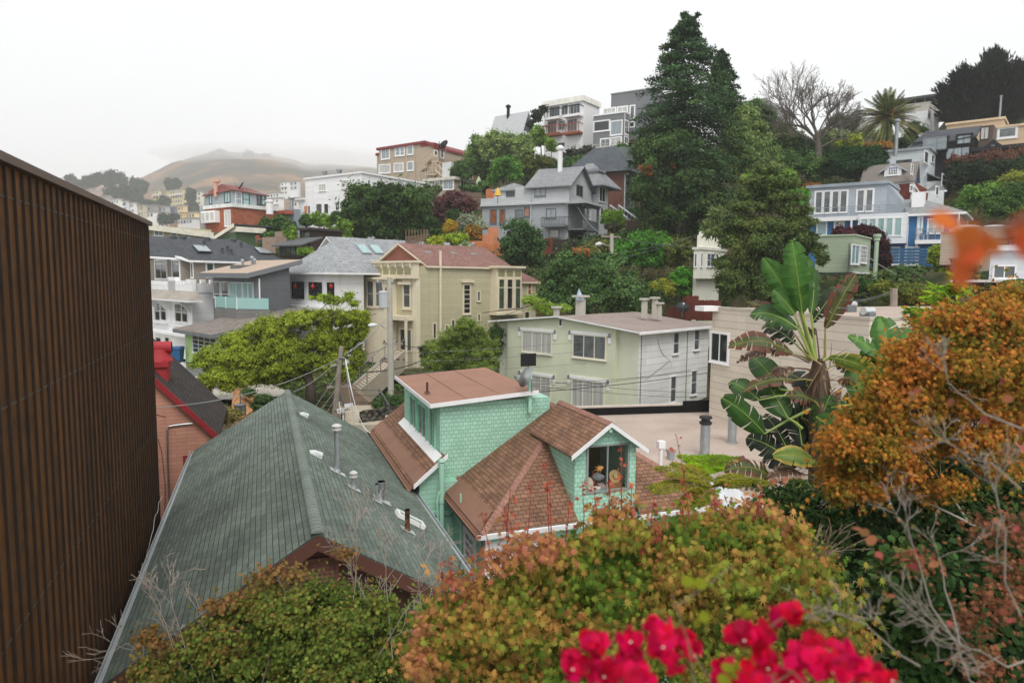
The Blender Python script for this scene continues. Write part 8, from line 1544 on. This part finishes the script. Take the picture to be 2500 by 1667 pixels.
# orange maple on the right
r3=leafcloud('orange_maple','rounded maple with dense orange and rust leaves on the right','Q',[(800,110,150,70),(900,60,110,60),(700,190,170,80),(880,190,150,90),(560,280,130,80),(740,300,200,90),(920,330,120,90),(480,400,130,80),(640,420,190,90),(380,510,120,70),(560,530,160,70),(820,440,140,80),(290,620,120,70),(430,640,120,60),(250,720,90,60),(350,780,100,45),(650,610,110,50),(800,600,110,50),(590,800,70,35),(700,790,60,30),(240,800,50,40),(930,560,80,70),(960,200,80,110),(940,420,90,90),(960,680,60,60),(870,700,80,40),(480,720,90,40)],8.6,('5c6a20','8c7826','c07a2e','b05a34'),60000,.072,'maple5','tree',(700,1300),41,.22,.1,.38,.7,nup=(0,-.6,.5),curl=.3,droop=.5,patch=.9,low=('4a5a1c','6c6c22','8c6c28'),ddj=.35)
twigs(r3,'Q',[(790,950,560,840),(560,840,380,790),(760,940,600,700),(640,880,430,700),(850,800,780,560)],8.7,TWL,9,depth=4,L_=.36,r=.018,spread=.4)
leafcloud('dark_undergrowth','dark green undergrowth below the orange maple','Q',[(500,880,220,80),(150,960,200,90),(40,870,130,70),(220,860,140,60),(250,1070,120,90),(330,1000,120,80),(750,860,220,120),(300,900,150,60),(900,800,120,150),(600,1000,250,100),(850,1000,180,120),(950,680,80,90),(620,700,170,70)],10.2,('16240f','263c18','3a5424','3f4a20'),34000,.1,'dia','bush',(600,1500),51,.2,.2,.25,.8)
leafcloud('glossy_bush','dark glossy bush filling the lower right corner','Q',[(700,1200,220,150),(880,1100,160,180),(600,1350,200,150),(820,1400,230,170),(950,1300,120,250),(500,1150,120,110),(420,1250,140,130),(900,1560,200,120),(650,1560,200,120)],6.4,('16260f','27401a','3d5a28','6a5a34'),34000,.07,'round','bush',(700,1700),61,.18,.2,.25,.7,nup=(0,-.4,.6))
leafcloud('autumn_patch_bush','rusty leaved bush patches among twigs in the lower right','Q',[(850,960,110,50),(930,1120,80,70),(870,1250,80,50),(760,1330,90,40),(950,950,50,50),(800,1480,110,40),(560,1090,60,40)],5.2,('4a3c24','7a4a30','86563c','565a2c'),1500,.05,'maple5','bush',(850,1700),63,.22,.05,.3,.7)
# near blurred twigs
root=thing('bare_shrub','bare grey lichened twigs with a few pink leaves, close and blurred at the lower right','bush',at('Q',800,1650,2.6))
twigs(root,'Q',[(900,1640,700,1400),(973,1480,800,1440),(700,1400,560,1100),(720,1420,660,1200),(960,1300,900,960),(960,800,760,680),(560,1500,340,1330),(960,560,760,450)],2.5,plain('7c7468',.9,.2,9),33,depth=4,L_=.13,r=.0042,spread=.42,minr=.0013)
PK_=leafmat(('a8585a','9c4a44','a8704c','7a7a3c'),3,.4);Pn=[]
for x,y in((330,960),(380,970),(290,1010),(550,1110),(640,1090),(870,945),(940,960),(570,415),(540,430),(700,450),(830,530),(950,650),(900,370),(450,1220),(930,1300),(700,1330),(400,1060),(560,1060),(610,1070),(940,450)):
 for k in range(2):Pn.append(tuple(at('Q',x+rg.uniform(-18,18),y+rg.uniform(-14,14),2.4+rg.uniform(-.1,.1))))
Pn=np.array(Pn);leaves('leaves',PK_,Pn,np.random.RandomState(5).normal(size=Pn.shape)+np.array([0,-.9,.2]),.034,'round',root,5,droop=.3,curl=.5)
root=thing('red_leaf_twig','out of focus twig with orange red leaves hanging in at the upper right edge','twig',at('W',1300,300,.62));OR=leafmat(('c4502a','c8702a','b83a2a'),4,.45);mb=MB();mb.tube([at('W',1500,250,.62),at('W',1100,380,.62),at('W',800,330,.62),at('W',740,180,.62)],[.003,.0025,.002,.0015],5);mb.build('stem',plain('5a3a34',.8),root);Pn=[];Un=[]
for x,y,ux,uz in((800,330,-.6,-.9),(700,420,-.3,-1),(860,420,.3,-1),(980,400,.5,-.8),(760,560,-.3,-1),(700,640,-.4,-1),(1000,480,-.2,-1),(1100,400,.8,-.3),(1200,350,.9,-.2),(560,380,-.9,.4),(1250,420,.5,-.6),(640,700,-.3,-.9),(900,520,-.5,-.8),(1330,320,.6,.3)):Pn.append(tuple(at('W',x,y,.62)));Un.append((ux,0,uz))
Pn=np.array(Pn);leaves('leaves',OR,Pn,np.random.RandomState(6).normal(size=Pn.shape)*.3+np.array([0,-1,.25]),.026,'round',root,6,up=np.array(Un),jitter=.15,curl=.6)
# bougainvillea
root=thing('bougainvillea','vivid magenta red bougainvillea flowers close to the camera at the bottom','flowers',at('Z',1700,1760,1.5));LG_=1.0;SAT_=.1;BG=leafmat(('a80c30','d01440','e83068','b80e2c'),9,.5,rough=.5,pv=.3);rgn=np.random.RandomState(8);Pn,Nn,Wt=[],[],[]
for cx,cy_,rx,ry,n in((1400,1625,45,45,60),(1450,1570,40,35,45),(1480,1640,60,40,70),(1540,1600,45,40,55),(1560,1655,60,30,55),(1600,1530,28,25,22),(1535,1555,26,22,20),(1625,1545,26,22,16),(1610,1570,28,22,22),(1670,1560,34,28,30),(1690,1590,26,20,16),(1640,1615,30,22,26),(1810,1545,50,30,50),(1860,1550,40,34,34),(1905,1490,26,18,18),(1945,1497,22,20,14),(1870,1610,40,30,36),(1950,1600,45,34,44),(2010,1620,60,40,64),(2090,1630,60,34,56),(2150,1650,40,22,26),(1780,1660,60,22,40),(1930,1655,60,26,40),(1840,1650,40,22,24),(1980,1565,34,22,20),(2060,1585,34,24,22),(1770,1625,22,14,8)):
 q=rgn.normal(size=(n,3));q/=np.linalg.norm(q,axis=1,keepdims=True);c=np.array(at('Z',cx,cy_,1.5+rgn.uniform(-.12,.12)));k=1.5/FPX;Pn.append(c+q*(rgn.rand(n)**.4)[:,None]*np.array([rx*k,.03,ry*k])*.85);Nn.append(q+np.array([0,-.5,.2]));Wt.append(c)
leaves('bracts',BG,np.concatenate(Pn),np.concatenate(Nn),.030,'round',root,9,curl=.9);mb=MB()
for c in Wt[::2]:p=Vector(c)+Vector((rgn.uniform(-.01,.01),-.03,rgn.uniform(-.005,.01)));mb=MB();mb.lathe(p,[(.0005,-.0025),(.0028,0),(.0005,.0025)],6);mb.build('flower_tube',plain('e6dcc0',.6),root)
for a,b_ in(((1500,1700),(1600,1550)),((1750,1720),(1680,1580)),((1800,1720),(2000,1600)),((1900,1700),(1830,1540)),((1830,1560),(1920,1500)),((2000,1700),(1860,1600)),((1700,1700),(1640,1450)),((1650,1480),(1790,1380)),((2200,1667),(2050,1640))):p,q=at('Z',*a,1.52),at('Z',*b_,1.5);mb=MB();mb.tube([p,p.lerp(q,.5)+Vector((.01,0,.006)),q],[.0022,.0018,.001],5);mb.build('stem',plain('7a6a50',.8,.2,20),root)
Pn=np.array([tuple(at('Z',x,y,1.5))for x,y in((1705,1500),(1700,1520),(1720,1480),(1760,1625),(1770,1640),(1790,1620),(1800,1635),(1750,1650),(1690,1420),(1740,1410),(1660,1415),(1800,1490),(1815,1500),(1820,1610),(1845,1625))]);
for k in range(len(Pn)):leaves('bud',leafmat(('8a9430','a8b048'),5,.4),Pn[k:k+1],rgn.normal(size=(1,3))+np.array([0,-1,0]),.026,'round',root,3,up=np.array([.6,0,-.5]),jitter=.3,curl=.9)
# ---- giant bird of paradise
@cached
def paddle(tone):
 b=NB('banana_leaf');tc=b.n('TexCoord');sp=b.n('SeparateXYZ');b.l(tc.outputs['UV'],sp.inputs[0]);nz=b.noise(2.2,5);cs={'g':('3c661e','30561a','2a4a18','7a7a2a'),'b':('55852c','417322','3a611c','8a8a2c'),'d':('1c3214','172a12','142610','3a4a1c'),'y':('7a8a28','5a7a22','a89a2c','c4a030'),'r':('4a5a20','4a4a1c','50281a','6a3a24'),'x':('6a4a34','4a3428','5a4438','8a6a4c')}[tone];edge={'g':.95,'b':.97,'d':.95,'y':.7,'r':.45,'x':.3}[tone]
 ad=b.n('Math',operation='MULTIPLY_ADD');b.l(nz,ad.inputs[0]);ad.inputs[1].default_value=.42;u7=b.n('Math',operation='MULTIPLY');u7.inputs[1].default_value=.68;b.l(sp.outputs[0],u7.inputs[0]);b.l(u7.outputs[0],ad.inputs[2]);c=b.ramp(ad.outputs[0],[(.25,lin(cs[0])),(.6,lin(cs[1])),(min(.98,edge+.1),lin(cs[2])),(min(1,edge+.25),lin(cs[3]))])
 wv=b.n('Math',operation='SINE');ml=b.n('Math',operation='MULTIPLY');ml.inputs[1].default_value=260;b.l(sp.outputs[1],ml.inputs[0]);b.l(ml.outputs[0],wv.inputs[0]);b.bump(wv.outputs[0],.35,.01);c=b.mul(c,b.noise(6,3),.75,1.25);b.fin(c,.38,.4)
 td=b.n('BsdfTranslucent');b.l(c,td.inputs[0]);mx=b.n('MixShader');mx.inputs[0].default_value=.22 if tone!='x' else .1;b.l(b.b.outputs[0],mx.inputs[1]);b.l(td.outputs[0],mx.inputs[2]);b.l(mx.outputs[0],b.out.inputs[0]);return b.mat
def paddle_leaf(root,F,pet,a,tip,wpx,tone,tear=.3,bend=.12,roll=0.0,D=12.5,dd=0.0,seed=1,stalk=True,fold=.25,droop=.2):
 rg=random.Random(seed);A_,T_=at(F,*a,D),at(F,*tip,D+dd);d=T_-A_;L_=d.length;view=((A_+T_)/2).normalized();side=d.cross(view).normalized();nrm=side.cross(d).normalized()
 if nrm.dot(view)>0:nrm=-nrm
 ro=Matrix.Rotation(roll,3,d.normalized());side=ro@side;nrm=ro@nrm;up=Vector((0,0,1));w=wpx/FR[F][2]/FPX*D/2*1.15;n=30;tear=tear*.7
 mid=[A_+d*(i/n)+nrm*L_*.05*math.sin(math.pi*i/n)+(up*bend*L_*math.sin(math.pi*i/n*.9))-(up*droop*L_*.3*(i/n)**3)for i in range(n+1)]
 prof=lambda t:max(0,math.sin(math.pi*min(1,(t*.94+.04))))**.66*(1-.25*max(0,t-.6));mb=MB()
 for sg in(1,-1):
  i=0
  while i<n:
   k=min(n-i,rg.choice([1,2,2,3])if rg.random()<tear*1.8 else rg.randint(4,8));torn=rg.random()<tear*1.2;tilt=rg.gauss(0,.35 if torn else .06);shr=rg.uniform(.75,1)if torn else 1;back=rg.uniform(-.15,.25)*L_*.1
   for j in range(i,i+k):
    pts=[]
    for q,m_ in((0,j),(0,j+1),(1,j+1),(1,j)):
     t=m_/n;gap=0
     if q and torn:gap=(.2 if m_==i else(-.2 if m_==i+k else 0))*L_/n
     ww=w*prof(t)*shr*q;lead=d.normalized()*(ww*.25+gap+back*q)
     pts.append((mid[m_]+side*sg*ww*math.cos(fold+tilt*q*.6)-nrm*(-1)*ww*math.sin(fold+tilt)*.0+nrm*ww*(-.35*fold+math.sin(tilt)*.6)+lead,(q,t)))
    h=[(pts[0][0].lerp(pts[3][0],.5)+nrm*w*.06),(pts[1][0].lerp(pts[2][0],.5)+nrm*w*.06)];t0,t1=j/n,(j+1)/n
    if sg>0:mb.poly([pts[0][0],pts[1][0],h[1],h[0]],0,[(0,t0),(0,t1),(.5,t1),(.5,t0)]);mb.poly([h[0],h[1],pts[2][0],pts[3][0]],0,[(.5,t0),(.5,t1),(1,t1),(1,t0)])
    else:mb.poly([h[0],h[1],pts[1][0],pts[0][0]],0,[(.5,t0),(.5,t1),(0,t1),(0,t0)]);mb.poly([pts[3][0],pts[2][0],h[1],h[0]],0,[(1,t0),(1,t1),(.5,t1),(.5,t0)])
   i+=k
 o=mb.build('leaf',paddle(tone),root);mb=MB();mb.tube(mid,[max(.006,w*.055*(1-.8*i/n))for i in range(n+1)],5)
 if stalk:P0=at(F,*pet,D);mb.tube([P0,P0.lerp(A_,.5)+up*.02,A_,mid[2]],[w*.12,w*.09,w*.06,w*.05],6)
 mb.build('midrib',{'x':plain('5a4234',.8),'r':plain('8a7a3c',.6)}.get(tone,plain('8a9a44',.5,.1)),o);return o
root=thing('bird_of_paradise_plant','giant bird of paradise plant with torn banana like leaves in front of the beige building','plant',at('K',760,1560,12.5))
for i,a in enumerate([((700,735),(600,480),(480,330),120,'b',.5,.02,.2,.0),((720,735),(690,420),(660,130),110,'g',.5,.0,.5,.25),((715,735),(640,470),(585,30),150,'b',.6,.0,.1,-.3),((700,735),(620,440),(425,140),125,'b',.5,.0,-.3,.1),((690,740),(650,470),(470,230),120,'g',.8,.02,.3,.3),((720,740),(690,480),(705,230),90,'g',.3,.0,.7,.2),((770,740),(772,560),(945,235),120,'r',.7,.05,.35,-.1),((700,735),(620,560),(352,470),130,'g',.6,.1,.5,.3),((690,735),(580,560),(330,400),90,'r',.8,.06,.6,.5),((690,740),(590,700),(228,650),120,'r',.75,.1,.5,-.2),((680,750),(560,700),(275,745),80,'x',.9,.12,.7,.2),((690,740),(600,640),(420,540),120,'d',.7,.06,.4,.5),((760,740),(790,720),(1080,820),110,'y',.5,.1,.5,-.2),((700,850),(600,848),(310,900),90,'r',.7,.06,.6,-.1),((690,1010),(430,1150),(190,925),140,'g',.3,.02,.2,-.3),((640,1120),(560,1060),(440,850),170,'g',.2,.0,.2,.2),((700,1100),(640,1060),(670,830),140,'d',.3,.0,.2,.2),((640,930),(520,900),(360,700),140,'g',.25,.0,.4,.5),((600,930),(400,960),(235,850),110,'g',.3,.03,.4,.3),((760,1000),(700,1040),(880,1165),120,'b',.2,.02,.3,-.3),((800,1000),(990,990),(925,750),130,'b',.12,.0,.2,.1),((760,1330),(730,1320),(478,1262),110,'y',.3,.05,.4,-.2),((700,1480),(500,1420),(205,1350),130,'r',.85,.12,.5,-.2),((760,1500),(740,1470),(530,1445),110,'y',.5,.05,.4,.1),((640,1230),(540,1270),(330,1160),150,'d',.45,.03,.3,.2),((700,1250),(640,1210),(600,990),170,'d',.4,.0,.3,.3),((700,1260),(700,1230),(690,1000),160,'d',.4,.0,.2,.4),((700,1100),(760,1200),(740,980),140,'d',.4,.0,.2,.5),((800,980),(860,1110),(830,950),110,'g',.3,.0,.2,.3),((600,1300),(560,1240),(430,1030),120,'d',.6,.02,.5,.4),((760,930),(720,930),(560,800),120,'d',.5,.04,.5,.6),((700,1450),(480,1480),(190,1440),90,'x',.9,.1,.7,.3),((700,1200),(620,1330),(420,1290),120,'d',.7,.05,.4,.4),((740,740),(720,560),(660,600),70,'x',.9,0,.5,.2),((760,860),(840,850),(945,870),70,'x',.9,.05,.5,0),((760,860),(800,1000),(860,900),60,'x',.9,0,.5,0),((740,1350),(690,1350),(560,1180),150,'d',.4,0,.3,.5),((720,800),(600,780),(440,860),90,'x',.9,.1,.6,.1),((760,800),(840,760),(950,820),90,'r',.8,.08,.6,.1),((740,1000),(700,960),(560,930),100,'r',.8,.05,.5,-.1),((740,1180),(720,1120),(800,920),130,'g',.5,.02,.3,-.1),((740,1400),(660,1380),(440,1400),90,'x',.9,.1,.6,-.1),((740,1300),(700,1280),(820,1080),140,'d',.5,0,.3,.3),((720,740),(700,520),(830,330),100,'d',.6,.04,.5,.3)]):
 paddle_leaf(root,'K',a[0],a[1],a[2],a[3],a[4],a[5],a[6],a[7],12.5+(.25 if a[4]=='d' else 0)+.05*math.sin(i*2.4),a[8]*1.2,i+3)
mb=MB();rg=random.Random(4);tb,tt=at('K',750,1650,12.7),at('K',735,730,12.6);mb.tube([tb-Vector((0,0,3)),tb.lerp(tt,.5),tt.lerp(tb,.12),tt],[.17,.2,.19,.1],9);mb.build('trunk',plain('5a4a3c',.95,.35,8),root);mb=MB()
for i in range(130):
 p=tb.lerp(tt,rg.uniform(.35,.98))+Vector((rg.gauss(0,.1),rg.gauss(-.05,.1),0));l_=rg.uniform(.2,.6);e=Vector((rg.gauss(0,.5),rg.gauss(-.1,.3),-.8 if rg.random()<.7 else .5)).normalized()*l_;s=Vector((rg.gauss(0,1),rg.gauss(0,1),0)).normalized()*rg.uniform(.01,.035);mb.poly([p-s,p+s,p+e*.6+s*.8,p+e]);
mb.build('dead_leaf_strips',leafmat(('3a2a20','6a5040','9a8068','b09a80'),2,.15),root)
root=thing('bird_of_paradise_plant','second bright green bird of paradise plant between the torn one and the orange maple','plant',at('K',1160,1000,13.4))
for i,a in enumerate([((1160,900),(1150,760),(1080,470),140,'b',.1,0,.2,.1),((1150,900),(1160,760),(1260,550),140,'b',.12,.05,.3,.1),((1170,900),(1200,700),(1420,540),110,'y',.3,.06,.3,-.1),((1130,900),(1120,760),(900,585),80,'b',.5,.03,.6,.2),((1120,900),(1090,720),(1010,640),90,'g',.5,0,.6,.2),((1140,900),(1160,800),(1040,690),120,'b',.2,.0,.3,.3)]):paddle_leaf(root,'K',*a[:6],a[6],a[7],13.4,a[8],i+40)
root=thing('bird_of_paradise_plant','large round leaved plant at the right edge above the orange maple','plant',at('W',1250,1500,12));paddle_leaf(root,'W',(1260,1500),(1240,1310),(1250,1040),330,'g',.05,0,.1,12,0,71);paddle_leaf(root,'W',(1100,1500),(1040,1420),(1090,1250),160,'g',.1,0,.2,12,0,72)
leafcloud('green_filler_bush','leafy green bush between the two bird of paradise plants','K',[(1070,720,90,50),(1080,850,60,90),(1000,1000,70,110),(1120,640,50,30),(1120,760,60,60)],13.8,('2c4a1c','47702a','6a9440','8aae5a'),4500,.1,'round','bush',(1070,1100),81,.25,.1)
# whorled small tree
root=thing('whorled_tree','small bright tree with leaf whorls in tiers before the gravel roof','tree',at('I',1600,1560,15));rg=random.Random(9);Pn,Un=[],[];mb=MB()
for x,y in[(1690,1005),(1690,1090),(1620,1110),(1760,1110),(1580,1130),(1800,1140),(1510,1100),(1500,1160),(1680,1150),(1740,1170),(1530,1210),(1480,1250),(1580,1240),(1640,1230),(1350,1310),(1290,1330),(1410,1330),(1250,1320),(1320,1370),(1400,1390),(1260,1400),(1350,1430),(1440,1430),(1500,1390),(1560,1330),(1640,1320),(1700,1290),(1770,1300),(1820,1330),(1720,1370),(1300,1460),(1420,1480),(1880,1300),(1520,1300),(1460,1210)]:
 p=at('I',x,y,15+rg.uniform(-.5,.5));st=at('I',1620+(x-1620)*.35,min(1560,y+190),15);mb.tube([st,st.lerp(p,.6)+Vector((0,0,.03)),p],[.02,.012,.006],4,cap=False)
 for k in range(26):az=rg.uniform(0,6.28);Pn.append(tuple(p+Vector((rg.gauss(0,.03),rg.gauss(0,.03),rg.gauss(0,.025)))));Un.append((math.cos(az),math.sin(az),rg.uniform(-.05,.4)))
leaves('leaves',leafmat(('35551c','5c8228','8aae38','b4c850'),2.5,.35),np.array(Pn),np.random.RandomState(2).normal(size=(len(Pn),3))*.35+np.array([0,-.4,1]),.20,'long',root,5,up=np.array(Un),jitter=.1,curl=.3);mb.tube([at('I',1620,1800,15),at('I',1690,1300,15),at('I',1690,1010,15)],[.05,.035,.012],6);mb.build('branches',BARK,root)
# tree ferns
def fern(name,label,F,crown,tips,D,cols,seed,rough_=1):
 rg=random.Random(seed);c=at(F,*crown,D);root=thing(name,label,'fern',c-Vector((0,0,.8)));lf,ra=MB(),MB();Pn,Un,Nn=[],[],[]
 for(x,y,dd)in tips:
  t=at(F,x,y,D+dd);m=c.lerp(t,.5)+Vector((0,0,(t-c).length*.22));pts=[c.lerp(m,s).lerp(m.lerp(t,s),s)for s in[i/14 for i in range(15)]];ra.tube(pts,[.014*(1-.8*i/14)for i in range(15)],4);L_=(t-c).length
  for i in range(46):
   s=.12+.88*i/46;k=min(13,int(s*14));p=pts[k].lerp(pts[k+1],s*14-k);tg=(pts[k+1]-pts[k]).normalized();sd=tg.cross(Vector((0,0,1))).normalized();pl=L_*.26*math.sin(math.pi*min(1,.15+s*.85))**.8
   for sg in(1,-1):
    dv=(sd*sg+tg*.45-Vector((0,0,.25))).normalized()
    for j in range(7):Pn.append(tuple(p+dv*pl*(j/7)));Un.append(tuple(dv*.75+tg*(.8 if j%2 else-.6)));Nn.append((rg.gauss(0,.25),rg.gauss(-.2,.25),1))
 leaves('fronds',leafmat(tuple(cols),2,.35),np.array(Pn),np.array(Nn),.075,'long',root,seed,up=np.array(Un),jitter=.15);ra.build('rachises',plain('7a6a3c',.7),root)
fern('tree_fern','lime green tree fern seen from above on the gravel roof edge','Y',(1080,500),[(650,290,.5),(850,300,.9),(1080,290,1.0),(1300,300,.9),(1500,330,.5),(820,420,-.3),(1250,480,-.4),(1020,540,-.6),(900,520,-.5),(1200,400,.5),(980,360,.6),(1400,450,0),(740,360,.3),(1160,340,.8),(1090,420,.4),(950,430,.2)],13.2,('6f9424','8fb42e','a8c83c'),3)
fern('tree_fern','yellow olive tree fern fronds arching over the white awning','Y',(1120,720),[(240,740,0),(300,800,-.4),(340,460,.4),(560,400,.6),(760,430,.6),(500,560,-.2),(1500,560,.3),(1950,680,.2),(660,1040,-.5),(900,1000,-.6),(1300,640,-.2),(1700,640,.1)],11.8,('4f6420','7e8a2c','a0983c','a8883c'),4)
fern('tree_fern','light green tree fern in front of the victorian rear wing','J',(400,620),[(250,600,0),(300,680,-.5),(420,690,-1),(500,690,-.5),(560,650,0),(330,560,.5),(620,660,.3),(450,570,.6)],51,('5c7a28','86a83c','a8c45a'),5)
